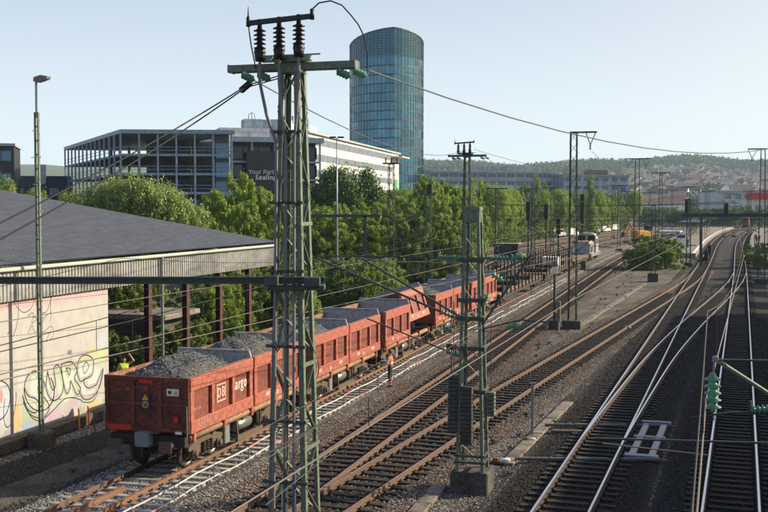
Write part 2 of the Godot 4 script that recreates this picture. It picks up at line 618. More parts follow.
# rail of 0.16 m height at side offset off (metres to the right of the middle)
func rail_sweep(st: SurfaceTool, pts: Array, off: float, d0: float, d1: float, y: float) -> void:
	var prof := [Vector2(-0.075, 0), Vector2(-0.075, 0.012), Vector2(-0.012, 0.03), Vector2(-0.012, 0.115), Vector2(-0.036, 0.125), Vector2(-0.036, 0.157), Vector2(0.036, 0.157), Vector2(0.036, 0.125), Vector2(0.012, 0.115), Vector2(0.012, 0.03), Vector2(0.075, 0.012), Vector2(0.075, 0)]
	st.set_smooth_group(-1)
	var n := int(ceil((d1 - d0) / 3.0))
	var prev := []
	for i in n + 1:
		var d := lerpf(d0, d1, float(i) / n)
		var s := track_slope(pts, d)
		var l := sqrt(1 + s * s)
		var right := Vector3(1, 0, s) / l
		var c := P(track_x(pts, d), y, d) + right * off
		var ring := []
		for p in prof:
			ring.append(c + right * p.x + Vector3.UP * p.y)
		if i > 0:
			for k in prof.size() - 1:
				var e: Vector2 = prof[k + 1] - prof[k]
				quad(st, prev[k], prev[k + 1], ring[k + 1], ring[k], right * (-e.y) + Vector3.UP * e.x)
		else:
			for k in [[0, 1, 10, 11], [2, 3, 8, 9], [4, 5, 6, 7]]:
				quad(st, ring[k[0]], ring[k[1]], ring[k[2]], ring[k[3]], Vector3.BACK)
		prev = ring

func strip(st: SurfaceTool, pts: Array, off: float, half: float, d0: float, d1: float, y: float, step := 3.0) -> void:
	st.set_smooth_group(-1)
	var n := int(ceil((d1 - d0) / step))
	var a0 := Vector3.ZERO
	var b0 := Vector3.ZERO
	for i in n + 1:
		var d := lerpf(d0, d1, float(i) / n)
		var s := track_slope(pts, d)
		var right := Vector3(1, 0, s) / sqrt(1 + s * s)
		var c := P(track_x(pts, d), y, d) + right * off
		if i > 0:
			quad(st, a0, b0, c + right * half, c - right * half, Vector3.UP)
		a0 = c - right * half
		b0 = c + right * half

func build_track(key: String, label: String, sleeper: String, d0: float, d1: float, singly: float, rust: Material, top: Material, bed: Material, dy: float, avoid: Array, avoid_end: Array) -> void:
	var pts: Array = T[key]
	var root := thing("railway_track", label, "railway track")
	# the bed of ballast, sloping off at both sides
	var st := mb()
	var n := int(ceil((d1 - d0) / 4.0))
	var prev := []
	for i in n + 1:
		var d := lerpf(d0, d1, float(i) / n)
		var s := track_slope(pts, d)
		var right := Vector3(1, 0, s) / sqrt(1 + s * s)
		var c := P(track_x(pts, d), 0, d)
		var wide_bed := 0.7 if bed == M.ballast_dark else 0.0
		var w := 0.12 * sin(d * 0.9 + dy * 300.0) + 0.08 * sin(d * 2.3)
		var row := [c - right * (2.35 + w + wide_bed) + Vector3(0, -0.12, 0), c - right * (1.75 + w * 0.6) + Vector3(0, -0.035 + dy * 0.6, 0), c + right * (1.75 - w * 0.6) + Vector3(0, -0.035 + dy * 0.6, 0), c + right * (2.35 - w + wide_bed) + Vector3(0, -0.12, 0)]
		if i > 0:
			for k in 3:
				quad(st, prev[k], prev[k + 1], row[k + 1], row[k], Vector3.UP)
		prev = row
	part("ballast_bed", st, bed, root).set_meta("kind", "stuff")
	for sgn in [-1.0, 1.0]:
		st = mb()
		rail_sweep(st, pts, sgn * 0.7525, d0, d1, 0.02 + dy * 0.1)
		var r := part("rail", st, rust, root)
		st = mb()
		strip(st, pts, sgn * 0.7525, 0.034, d0, d1, 0.02 + 0.157 + 0.004 + dy * 0.1)
		part("running_surface", st, top, r)
	# sleepers, one by one where they can be told apart
	var wide := 2.6
	var conc := sleeper == "concrete"
	var meshes := []
	for v in 3:
		var sb := mb()
		if conc:
			box(sb, Vector3(0.3 if conc else 0.0, -0.08, 0), Vector3(wide + 0.75, 0.20, 0.27), 0.03)
		else:
			box(sb, Vector3(0.02 * (v - 1), -0.075, 0), Vector3(wide + 0.05 * (v - 1), 0.19, 0.25), 0.012)
		meshes.append(done(sb))
	var far_places := []
	var clips := []
	var d := d0
	var i := 0
	while d < d1:
		var s := track_slope(pts, d)
		var x := track_x(pts, d)
		var free := true
		for o in avoid:
			if absf(track_x(T[o], d) - x) < 1.35:
				free = false
		for o in avoid_end:
			if absf(track_x(T[o], d) - x) < 1.35:
				free = false
		if free:
			var turn := yaw_of(s) + rng.randf_range(-0.012, 0.012)
			var xf := Transform3D(Basis(Vector3.UP, turn), P(x, 0.015 + dy * 0.3 + rng.randf_range(-0.008, 0.004), d))
			if d > singly or i >= 300:
				far_places.append(xf)
			else:
				part("sleeper", meshes[i % 3], M.concrete_sleeper if conc else M.sleepers[rng.randi() % 4], root, xf)
			if d < 120.0:
				for sgn in [-1.0, 1.0]:
					clips.append(xf * Transform3D(Basis.IDENTITY, Vector3(sgn * 0.7525, 0.0, 0)))
		d += 0.6
		i += 1
	if far_places.size() > 0:
		many("far_sleepers", meshes[1], M.concrete_sleeper if conc else M.wood_sleeper, far_places, root)
	if clips.size() > 0:
		var cb := mb()
		box(cb, Vector3(-0.11, 0.03, 0), Vector3(0.10, 0.05, 0.15), 0.01)
		box(cb, Vector3(0.11, 0.03, 0), Vector3(0.10, 0.05, 0.15), 0.01)
		box(cb, Vector3(-0.12, 0.07, 0), Vector3(0.035, 0.06, 0.035))
		box(cb, Vector3(0.12, 0.07, 0), Vector3(0.035, 0.06, 0.035))
		many("rail_fastenings", done(cb), M.fastening, clips, root)

func nearest_track(x: float, d: float) -> Array:
	var best := 1e9
	var who := ""
	for key in ["freight", "second", "third", "fourth", "crossover", "fifth"]:
		if key == "crossover" and (d < 38 or d > 135):
			continue
		var o := absf(track_x(T[key], d) - x)
		if o < best:
			best = o
			who = key
	return [who, best]

func ballast() -> void:
	# a lighter walkway of fine gravel between the shed and the freight track
	var walk := [Vector2(10, -19.1), Vector2(30, -11.9), Vector2(45, -6.9), Vector2(70, 0.6)]
	var st := mb()
	strip(st, walk, 0.0, 0.75, 14.0, 70.0, -0.09)
	struct("gravel_path", st, M.path)
	for q in [[-1.75, 0.95], [1.7, 0.85]]:
		st = mb()
		strip(st, walk, q[0], q[1], 14.0, 70.0, -0.094)
		struct("old_ballast", st, M.ballast_dark)
	# a service road of worn asphalt between the third and the main track
	var road := [Vector2(48, 9.6), Vector2(75, 16.6), Vector2(100, 24.4), Vector2(125, 33.6)]
	# loose stones that lie on the near ballast
	var shapes := mb()
	shapes.set_smooth_group(-1)
	var v := [Vector3(0.5, 0.02, 0.1), Vector3(-0.45, 0.05, 0.15), Vector3(0.05, 0.42, -0.05), Vector3(0.0, -0.3, 0.0), Vector3(0.1, 0.1, 0.5), Vector3(-0.1, 0.0, -0.48)]
	for f in [[0, 2, 4], [4, 2, 1], [1, 2, 5], [5, 2, 0], [0, 3, 4], [4, 3, 1], [1, 3, 5], [5, 3, 0]]:
		tri(shapes, v[f[0]], v[f[1]], v[f[2]], v[f[0]] + v[f[1]] + v[f[2]])
	var mesh := done(shapes)
	var places := []
	var colors := []
	var tints := {"freight": Color(0.235, 0.23, 0.22), "second": Color(0.21, 0.17, 0.138), "third": Color(0.20, 0.168, 0.14), "fourth": Color(0.036, 0.032, 0.030), "crossover": Color(0.036, 0.032, 0.030), "fifth": Color(0.033, 0.030, 0.028)}  # main and rightmost track stones carry the shade there in their colour
	var count := 0
	while count < 170000:
		count += 1
		var d := 27.0 + 55.0 * pow(rng.randf(), 1.7)
		var lo := -0.375 * d
		var x := rng.randf_range(maxf(lo, -14.0 + 0.3 * (d - 40.0)), 0.375 * d)
		var near := nearest_track(x, d)
		var off: float = near[1]
		if absf(off - 0.79) < 0.16:
			continue
		var y := -0.03 if off < 1.8 else lerpf(-0.03, -0.10, clampf((off - 1.8) / 0.6, 0, 1))
		if off < 1.35 and rng.randf() < 0.35:
			continue
		if off > 2.4 and rng.randf() < 0.45:
			continue
		var s := rng.randf_range(0.05, 0.105)
		var b := Basis(Vector3(rng.randf() - 0.5, 1, rng.randf() - 0.5).normalized(), rng.randf() * TAU).scaled(Vector3(s, s * 0.8, s * 0.8))
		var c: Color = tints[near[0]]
		if off > 2.3:
			c = c.lerp(Color(0.29, 0.265, 0.235), 0.65)
		if near[0] == "freight" and x < track_x(T.freight, d) - 2.0:
			var wx := absf(x - track_x(walk, d))
			if wx < 0.8 and rng.randf() < 0.8:
				continue
			if wx < 2.7:
				c = Color(0.07, 0.07, 0.068)
		if off < 0.42 and near[0] != "freight":
			c = c * 0.62
		elif off < 1.05 and near[0] != "freight":
			c = Color(c.r * 1.12, c.g * 0.95, c.b * 0.82)
		var k := rng.randf_range(0.4, 1.7)
		places.append(Transform3D(b, P(x, y + s * 0.1, d)))
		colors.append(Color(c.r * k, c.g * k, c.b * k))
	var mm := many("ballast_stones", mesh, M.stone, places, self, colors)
	mm.set_meta("label", "loose grey and brown stones scattered over the track beds")
	mm.set_meta("category", "stones")

# ---------------------------------------------------------------- the goods shed

func corrugated(st: SurfaceTool, o: Vector3, along: Vector3, up: Vector3, length: float, height: float, pitch: float, depth: float, out: Vector3) -> void:
	st.set_smooth_group(-1)
	var n := int(round(length / pitch))
	for i in n:
		for k in 4:
			var a = (i + [0.0, 0.38, 0.5, 0.88][k]) * length / n
			var b = (i + [0.38, 0.5, 0.88, 1.0][k]) * length / n
			var da: float = [0.0, 0.0, depth, depth][k]
			var db: float = [0.0, depth, depth, 0.0][k]
			var p = o + along * a + out * da
			var q = o + along * b + out * db
			quad(st, p, q, q + up * height, p + up * height, out)

func brush(im: Image, a: Vector2, b: Vector2, r: float, c: Color) -> void:
	var n := int(a.distance_to(b) / maxf(r * 0.5, 1.0)) + 1
	for i in n + 1:
		var p := a.lerp(b, float(i) / n)
		for y in range(int(p.y - r), int(p.y + r) + 2):
			for x in range(int(p.x - r), int(p.x + r) + 2):
				if x < 0 or y < 0 or x >= im.get_width() or y >= im.get_height():
					continue
				if Vector2(x, y).distance_to(p) <= r:
					im.set_pixel(x, y, c)

func cloud(im: Image, at: Vector2, r: Vector2, c: Color, nz: FastNoiseLite) -> void:
	for y in range(int(at.y - r.y * 1.4), int(at.y + r.y * 1.4)):
		for x in range(int(at.x - r.x * 1.4), int(at.x + r.x * 1.4)):
			if x < 0 or y < 0 or x >= im.get_width() or y >= im.get_height():
				continue
			var q := ((Vector2(x, y) - at) / r).length() + 0.45 * nz.get_noise_2d(x, y)
			if q < 1.0:
				var a := clampf((1.0 - q) * 4.0, 0, 1) * c.a
				im.set_pixel(x, y, im.get_pixel(x, y).lerp(Color(c.r, c.g, c.b), a))

func graffiti_texture() -> ImageTexture:
	var ppm := 110.0
	var w := int(8.07 * ppm)
	var h := int(5.0 * ppm)
	var im := Image.create(w, h, false, Image.FORMAT_RGB8)
	var nz := FastNoiseLite.new()
	nz.seed = 11
	nz.frequency = 0.014
	nz.fractal_octaves = 4
	for y in h:
		for x in w:
			var v := 0.97 + 0.05 * nz.get_noise_2d(x, y) + 0.03 * nz.get_noise_2d(x * 4.0, y * 0.4)
			var c := Color(0.65, 0.648, 0.64)
			if y < 45 + 10.0 * nz.get_noise_2d(x * 0.3, 50):
				c = Color(0.69, 0.61, 0.62)
			if y > h - 40 and nz.get_noise_2d(x * 1.5, y) > 0.0:
				c = c.darkened(0.1)
			im.set_pixel(x, y, Color(c.r * v, c.g * v, c.b * v))
	var pt := func(s: float, hh: float) -> Vector2: return Vector2((s + 3.4) * ppm, (5.3 - hh) * ppm)
	for q in [[-0.7, 1.1, 0.55, 0.75, Color(0.548, 0.63, 0.51, 0.7999999999999999)], [1.75, 2.4, 0.5, 0.35, Color(0.583, 0.647, 0.486, 0.85)], [3.2, 2.55, 0.7, 0.35, Color(0.654, 0.659, 0.486, 0.7999999999999999)], [-1.5, 0.9, 0.25, 0.7, Color(0.689, 0.606, 0.439, 0.85)], [4.1, 2.5, 0.35, 0.4, Color(0.618, 0.7, 0.515, 0.9)], [0.6, 0.7, 0.8, 0.3, Color(0.642, 0.582, 0.662, 0.9)], [2.0, 0.85, 0.6, 0.28, Color(0.618, 0.582, 0.651, 0.9)], [-0.8, 0.5, 0.5, 0.35, Color(0.518, 0.594, 0.698, 0.85)], [4.2, 3.1, 0.28, 0.35, Color(0.607, 0.677, 0.721, 0.7999999999999999)], [1.83, 2.9, 0.16, 0.10, Color(0.36, 0.43, 0.533, 1.0)], [3.4, 0.6, 0.7, 0.28, Color(0.695, 0.641, 0.486, 0.7999999999999999)], [-2.3, 1.6, 0.45, 0.9, Color(0.654, 0.688, 0.721, 0.9)], [-1.2, 2.3, 0.3, 0.4, Color(0.677, 0.665, 0.709, 0.7999999999999999)], [2.9, 3.9, 1.1, 0.10, Color(0.677, 0.635, 0.557, 0.7)], [0.0, 1.6, 0.9, 1.0, Color(0.712, 0.712, 0.698, 0.85)], [1.7, 1.7, 0.8, 0.75, Color(0.677, 0.712, 0.674, 0.9)], [3.1, 1.7, 0.9, 0.8, Color(0.707, 0.706, 0.709, 0.9)], [-2.4, 1.9, 0.12, 0.3, Color(0.665, 0.459, 0.439, 0.7999999999999999)]]:
		cloud(im, pt.call(q[0], q[1]), Vector2(q[2], q[3]) * ppm, q[4], nz)
	var ink := Color(0.10, 0.105, 0.12)
	var lines := [
		[2.5, [-0.02, 2.25, -0.43, 2.51, -0.91, 2.34, -1.06, 2.01, -0.83, 1.65, -0.39, 1.46, -0.14, 1.15, -0.47, 0.96, -0.98, 1.25, -1.18, 1.72]],
		[2.4, [-0.02, 2.25, 0.19, 1.85, -0.26, 1.83, 0.06, 1.5, 0.44, 1.04, 0.19, 0.72, -0.3, 0.74, -0.83, 1.03, -1.14, 1.47]],
		[2.5, [0.36, 2.37, 0.27, 1.74, 0.65, 1.23, 1.21, 1.31, 1.39, 1.71, 1.13, 2.46, 0.78, 2.43, 0.87, 1.79, 0.65, 1.65, 0.36, 2.37]],
		[2.5, [1.26, 2.51, 1.35, 1.94, 1.57, 1.35, 1.83, 1.48, 1.88, 1.76, 2.29, 1.17, 2.57, 1.36, 2.15, 1.82, 2.34, 2.13, 1.93, 2.52, 1.26, 2.51]],
		[2.1, [1.57, 2.32, 1.88, 2.25, 1.79, 2.03, 1.57, 2.32]],
		[2.5, [2.9, 1.7, 2.52, 1.68, 2.34, 2.18, 2.57, 2.59, 3.09, 2.62, 3.52, 2.33, 3.42, 1.81, 2.8, 1.64, 3.09, 1.3, 3.71, 1.33]],
		[2.5, [3.71, 1.33, 4.21, 1.88, 4.01, 1.29, 3.47, 0.89, 2.8, 0.9, 2.43, 1.33]],
		[2.1, [2.75, 2.22, 2.99, 2.35, 3.18, 2.16, 2.85, 1.92, 2.75, 2.22]],
		[2.1, [-1.18, 1.72, -0.75, 0.92, -0.14, 0.61, 0.57, 0.79, 1.52, 1.15, 2.43, 0.97, 2.85, 0.76, 3.62, 0.81, 4.26, 1.92]],
		[1.6, [-1.6, 5.25, -1.45, 4.99, -1.02, 4.73, -0.55, 4.88, -0.39, 5.25]],
		[1.6, [-1.34, 5.22, -1.37, 4.62, -1.53, 4.17, -1.68, 3.92]],
		[1.6, [-0.39, 5.25, -0.14, 4.75, 0.31, 4.61, 0.65, 5.05, 0.7, 5.25]],
		[1.3, [-0.83, 4.57, -0.47, 4.66, -0.55, 4.3, -0.18, 4.41, -0.02, 4.12, 0.27, 4.44, 0.65, 4.55, 0.57, 4.26]],
		[1.3, [-0.79, 3.96, -0.55, 4.23, -0.39, 3.92, -0.02, 4.22, 0.11, 3.89, 0.65, 4.05, 0.78, 3.68, 0.31, 3.52, 0.65, 3.9]],
		[2.4, [-3.3, 2.3, -2.7, 2.5, -2.1, 2.3, -1.9, 1.8, -2.2, 1.2, -3.0, 1.0]],
	]
	# a second, coloured outline and drips sprayed round the letters
	for q in [[0.0, 0.06, Color(0.60, 0.55, 0.63)], [-0.05, -0.10, Color(0.56, 0.64, 0.54)]]:
		for ln in lines.slice(0, 7):
			var f: Array = ln[1]
			for i in range(0, f.size() - 2, 2):
				brush(im, pt.call(f[i] + q[0], f[i + 1] + q[1]), pt.call(f[i + 2] + q[0], f[i + 3] + q[1]), 4.5, q[2])
	for q in [[-0.6, 0.9, 0.5], [0.5, 0.75, 0.4], [1.9, 1.0, 0.55], [3.2, 0.85, 0.35], [2.6, 1.0, 0.3], [-1.45, 0.8, 0.5]]:
		brush(im, pt.call(q[0], q[1]), pt.call(q[0] + 0.01, q[1] - q[2]), 1.6, Color(0.70, 0.56, 0.28) if q[2] > 0.45 else Color(0.52, 0.48, 0.58))
	for ln in lines:
		var f: Array = ln[1]
		var v := []
		for i in range(0, f.size(), 2):
			v.append(pt.call(f[i], f[i + 1]))
		# rounded by a spline through the points
		var last: Vector2 = v[0]
		for i in v.size() - 1:
			var a: Vector2 = v[maxi(i - 1, 0)]
			var dd: Vector2 = v[mini(i + 2, v.size() - 1)]
			for k in range(1, 9):
				var p: Vector2 = v[i].cubic_interpolate(v[i + 1], a, dd, k / 8.0)
				brush(im, last, p, ln[0], ink if ln[0] > 2.0 else Color(0.25, 0.20, 0.25))
				last = p
	return ImageTexture.create_from_image(im)

func shed() -> void:
	var root := thing("goods_shed", "long goods shed with dark corrugated roof and a graffiti covered white wall", "shed", P(-12.75, 0, 39.6), yaw_of(0.3))
	var z := func(s: float) -> float: return -s
	var st := mb()
	box(st, Vector3(0.08, 0.14, z.call(2.0)), Vector3(0.66, 0.40, 40.0), 0.03)
	part("loading_ledge", st, M.concrete_old, root)
	st = mb()
	box(st, Vector3(-0.15, 2.68, z.call(-6.65)), Vector3(0.30, 5.3, 22.64), 0.01)
	var wall := part("wall", st, M.wall_white, root)
	# the painted stretch of the wall
	st = mb()
	var A := Vector3(0.006, 0.3, 3.4)
	var B := Vector3(0.006, 0.3, -4.67)
	var C := Vector3(0.006, 5.3, -4.67)
	var D := Vector3(0.006, 5.3, 3.4)
	for q in [[A, Vector2(0, 1)], [D, Vector2(0, 0)], [C, Vector2(1, 0)], [A, Vector2(0, 1)], [C, Vector2(1, 0)], [B, Vector2(1, 1)]]:
		st.set_uv(q[1])
		st.add_vertex(q[0])
	var gm := plain_mat(Color.WHITE, 0.9)
	gm.albedo_texture = graffiti_texture()
	part("graffiti", st, gm, wall)
	st = mb()
	var s := -17.9
	while s < -4.0:
		box(st, Vector3(0.002, 2.8, z.call(s)), Vector3(0.012, 5.0, 0.025))
		s += 3.6
	part("wall_joint", st, M.concrete_old, wall)
	# fascia, in sheets of one bay
	s = -18.0
	while s < 22.0:
		var l := minf(4.03, 22.3 - s)
		st = mb()
		corrugated(st, Vector3(0.16, 5.22, z.call(s)), Vector3(0, 0, -1), Vector3.UP, l - 0.01, 1.06, 0.21, 0.035, Vector3.RIGHT)
		part("fascia_sheet", st, M.corrugated, root)
		s += 4.03
	st = mb()
	box(st, Vector3(0.10, 5.75, z.call(2.15)), Vector3(0.08, 1.0, 40.2))
	part("fascia_back", st, M.trim_grey, root)
	st = mb()
	box(st, Vector3(0.30, 6.36, z.call(2.15)), Vector3(0.17, 0.14, 40.4), 0.03)
	part("gutter", st, plain_mat(Color(0.62, 0.66, 0.62), 0.55), root)
	# roof, sheets laid up the slope in three rows, each overlapping the one below
	var ang := deg_to_rad(9.4)
	var up := Vector3(-cos(ang), sin(ang), 0)
	var nrm := Vector3(sin(ang), cos(ang), 0)
	for row in 4:
		s = -18.0
		while s < 22.0:
			var l := minf(4.03, 22.4 - s)
			st = mb()
			corrugated(st, Vector3(0.34, 6.42, z.call(s)) + up * (row * 8.0) - nrm * 0.03 * row + nrm * 0.1, Vector3(0, 0, -1), up - nrm * 0.004, l - 0.015, 8.15, 0.19, 0.045, nrm)
			part("roof_sheet", st, M.roof_sheet, root)
			s += 4.03
	st = mb()
	bar(st, Vector3(0.3, 6.36, z.call(22.45)), Vector3(0.3, 6.36, z.call(22.45)) + up * 32.0, 0.08, 0.28)
	part("verge_board", st, M.trim_grey, root)
	# steel columns and rafters of the open bays
	for k in 5:
		s = 8.0 + 3.62 * k
		st = mb()
		box(st, Vector3(-0.12, 2.7, z.call(s)), Vector3(0.025, 5.2, 0.30))
		box(st, Vector3(0.11, 2.7, z.call(s)), Vector3(0.025, 5.2, 0.30))
		box(st, Vector3(0.0, 2.7, z.call(s)), Vector3(0.20, 5.2, 0.02))
		part("column", st, M.maroon, root)
		st = mb()
		bar(st, Vector3(0.1, 6.15, z.call(s)), Vector3(0.1, 6.15, z.call(s)) + up * 30.0, 0.16, 0.36)
		part("rafter", st, M.maroon, root)
	for k in 6:
		st = mb()
		var c := Vector3(0, 6.28, 0) + up * (2.0 + 4.6 * k)
		box(st, c + Vector3(0, 0, z.call(13.5)), Vector3(0.08, 0.16, 18.0))
		part("purlin", st, M.maroon, root)
	for k in 3:
		st = mb()
		box(st, Vector3(-16.0, 3.2, z.call(7.9 + 5.5 * k)), Vector3(0.3, 6.6, 0.3))
		part("rear_column", st, M.maroon, root)
	st = mb()
	tube(st, [Vector3(0.30, 0.3, z.call(8.75)), Vector3(0.30, 5.9, z.call(8.75)), Vector3(0.32, 6.34, z.call(8.75))], 0.07, 8)
	part("downpipe", st, M.galvanised, root)
	# a raised slab seen between the columns
	var pf := thing("loading_platform", "low concrete platform seen between the maroon columns of the shed", "platform", P(-15.5, 0, 63.0), yaw_of(0.3))
	st = mb()
	box(st, Vector3(0, 2.3, 0), Vector3(8.0, 0.3, 4.5), 0.03)
	part("slab", st, M.concrete, pf)
	st = mb()
	box(st, Vector3(-0.3, 1.08, -0.2), Vector3(7.0, 2.14, 3.6))
	part("wall", st, M.concrete_old, pf)

# ---------------------------------------------------------------- buildings behind

# frame of a facade: a and b are its ground corners seen left to right from outside
func facade_frame(a: Vector3, b: Vector3) -> Transform3D:
	var u := (b - a).normalized()
	return Transform3D(Basis(u, Vector3.UP, u.cross(Vector3.UP)), a)

func poly_slab(st: SurfaceTool, pts: Array, y0: float, y1: float) -> void:
	st.set_smooth_group(-1)
	var mid := Vector3.ZERO
	for p in pts:
		mid += p
	mid /= pts.size()
	for i in pts.size():
		var a: Vector3 = pts[i]
		var b: Vector3 = pts[(i + 1) % pts.size()]
		var n := (b - a).cross(Vector3.UP)
		if n.dot((a + b) * 0.5 - mid) < 0:
			n = -n
		var h0 := Vector3(0, y0, 0)
		var h1 := Vector3(0, y1, 0)
		quad(st, a + h0, b + h0, b + h1, a + h1, n)
		tri(st, mid + h1, a + h1, b + h1, Vector3.UP)
		tri(st, mid + h0, a + h0, b + h0, Vector3.DOWN)

func parking_garage() -> void:
	var o := P(-39.2, 0, 160)
	var c := [Vector3.ZERO, P(-22.9, 0, 161.5) - o, P(-45.0, 0, 209) - o, P(-61.3, 0, 207) - o]
	var root := thing("parking_garage", "open steel parking garage of several decks with a flat pale roof", "parking garage", o)
	var grow := func(k: float) -> Array:
		var m: Vector3 = (c[0] + c[1] + c[2] + c[3]) / 4.0
		var out := []
		for p in c:
			out.append(m + (p - m) * k)
		return out
	var st := mb()
	poly_slab(st, grow.call(1.03), 19.35, 19.95)
	part("roof", st, M.garage_steel, root)
	var level := 0
	var y := 16.35
	while y > 0.5:
		st = mb()
		poly_slab(st, grow.call(0.985), y - 0.28, y)
		var deck := part("deck", st, M.garage_slab, root)
		st = mb()
		for e in [[0, 1], [3, 0], [1, 2]]:
			var f := facade_frame(c[e[0]], c[e[1]])
			var l: float = c[e[0]].distance_to(c[e[1]])
			for hh in [-0.14, 0.55, 1.05]:
				box(st, f * Vector3(l / 2, y + hh, 0.02), Vector3(l - 0.3, 0.34 if hh < 0 else 0.07, 0.08), 0.0, f.basis)
		part("railing", st, M.garage_steel, deck)
		y -= 2.85
		level += 1
	for e in [[0, 1], [3, 0]]:
		var f := facade_frame(c[e[0]], c[e[1]])
		var l: float = c[e[0]].distance_to(c[e[1]])
		var n := int(round(l / (2.55 if e[0] == 0 else 4.0)))
		for i in n + 1:
			if e[0] == 3 and i == n:
				continue
			st = mb()
			box(st, f * Vector3(l * i / n, 9.65, 0.18), Vector3(0.26, 19.4, 0.26), 0.0, f.basis)
			part("column", st, M.garage_steel, root)
		# inner columns and the stair core that darken the decks
		for i in range(1, n, 2):
			st = mb()
			box(st, f * Vector3(l * (i + 0.5) / n, 9.6, -7.5), Vector3(0.4, 19.2, 0.4), 0.0, f.basis)
			part("inner_column", st, M.garage_slab, root)
	var f2 := facade_frame(c[0], c[1])
	st = mb()
	box(st, f2 * Vector3(14.6, 9.7, -3.2), Vector3(2.6, 19.2, 3.0), 0.0, f2.basis)
	part("stair_core", st, M.garage_slab, root)
	st = mb()
	box(st, f2 * Vector3(8.0, 9.7, -18.0), Vector3(13.0, 19.2, 0.4), 0.0, f2.basis)
	part("inner_wall", st, M.garage_slab, root)
	st = mb()
	for k in 6:
		box(st, f2 * Vector3(15.0, 2.6 + 2.85 * k, 0.0), Vector3(1.9, 2.2, 0.05), 0.0, f2.basis)
	part("stair_glazing", st, M.glass_blue, root)
	# a few parked cars glimpsed on the decks would be too small to read; the ramp wall is not
	st = mb()
	bar(st, f2 * Vector3(1.0, 10.8, -9.0), f2 * Vector3(13.5, 13.4, -9.0), 0.3, 1.0)
	bar(st, f2 * Vector3(1.0, 5.1, -9.0), f2 * Vector3(13.5, 7.8, -9.0), 0.3, 1.0)
	part("ramp_wall", st, M.garage_slab, root)

func text_mesh(words: String, height: float, depth := 0.02, bold := false) -> TextMesh:
	var t := TextMesh.new()
	t.text = words
	var f := SystemFont.new()
	f.font_names = PackedStringArray(["Droid Sans"])
	if bold:
		f.font_weight = 700
	t.font = f
	t.font_size = 64
	t.pixel_size = height / 64.0
	t.depth = depth
	t.curve_step = 2.0
	return t

func sign_building() -> void:
	var o := P(-24.9, 0, 172)
	var b := P(-10.6, 0, 176) - o
	var back := P(-38, 0, 215) - o
	var back2 := P(-24, 0, 219) - o
	var root := thing("office_building", "low dark building with pale flat roof and a big dark advertising panel", "office building", o)
	var f := facade_frame(Vector3.ZERO, b)
	var l := b.length()
	var st := mb()
	poly_slab(st, [f * Vector3(-0.8, 0, 0.9), f * Vector3(l + 0.6, 0, 0.9), back2, back], 18.85, 19.65)
	part("roof", st, M.garage_steel, root)
	st = mb()
	poly_slab(st, [f * Vector3(0.2, 0, -1.4), f * Vector3(l - 0.3, 0, -1.4), back2, back], 0.0, 18.85)
	part("wall", st, M.sign_dark, root)
	for k in 5:
		st = mb()
		box(st, f * Vector3(l * k / 4.0, 9.4, 0.45), Vector3(0.28, 18.9, 0.28), 0.0, f.basis)
		part("column", st, M.garage_steel, root)
	for lev in 6:
		st = mb()
		box(st, f * Vector3(l / 2, 1.2 + 2.9 * lev, -0.6), Vector3(l, 0.3, 1.7), 0.0, f.basis)
		part("gallery", st, M.garage_steel, root)
		for k in 6:
			st = mb()
			box(st, f * Vector3(l * (k + 0.5) / 6.0, 2.7 + 2.9 * lev, -1.36), Vector3(l / 6.0 - 0.25, 1.9, 0.06), 0.0, f.basis)
			part("window", st, M.glass_dark, root)
	# the panel
	st = mb()
	box(st, f * Vector3(6.2, 13.7, 0.75), Vector3(6.9, 7.4, 0.2), 0.03, f.basis)
	var panel := part("advertising_panel", st, plain_mat(Color(0.085, 0.105, 0.135), 0.45), root)
	var white := plain_mat(Color(0.80, 0.82, 0.84), 0.6)
	var rows := [["Your Partner", 0.98, 14.05, false], ["Sealing", 1.0, 13.15, true], ["www.", 0.5, 10.9, false]]
	for r in rows:
		var tm := text_mesh(r[0], r[1], 0.03, r[3])
		part("lettering", tm, white, panel, Transform3D(f.basis, f * Vector3(5.9 + (0.3 if r[1] < 0.9 else 0.0), r[2], 0.87)))
	# plant rooms on the roof
	var pr := mb()
	box(pr, f * Vector3(4.0, 20.7, -14.0), Vector3(8.5, 2.2, 9.0), 0.0, f.basis)
	part("plant_room", pr, M.facade_white, root)
	pr = mb()
	box(pr, f * Vector3(6.2, 22.2, -16.0), Vector3(3.2, 3.0, 4.0), 0.0, f.basis)
	part("plant_room", pr, M.facade_blue, root)
	pr = mb()
	tube(pr, [f * Vector3(5.6, 23.6, -16.0), f * Vector3(5.7, 24.7, -16.0), f * Vector3(6.2, 25.0, -16.0), f * Vector3(6.7, 24.7, -16.0), f * Vector3(6.8, 23.6, -16.0)], 0.07, 5)
	tube(pr, [f * Vector3(6.2, 23.6, -16.0), f * Vector3(6.2, 25.0, -16.0)], 0.07, 5)
	part("roof_rail", pr, M.galvanised, root)
	pr = mb()
	for k in 12:
		box(pr, f * Vector3(l * k / 11.0, 20.2, -4.0), Vector3(0.06, 1.1, 0.06), 0.0, f.basis)
	box(pr, f * Vector3(l / 2, 20.7, -4.0), Vector3(l, 0.07, 0.07), 0.0, f.basis)
	part("roof_railing", pr, M.galvanised, root)

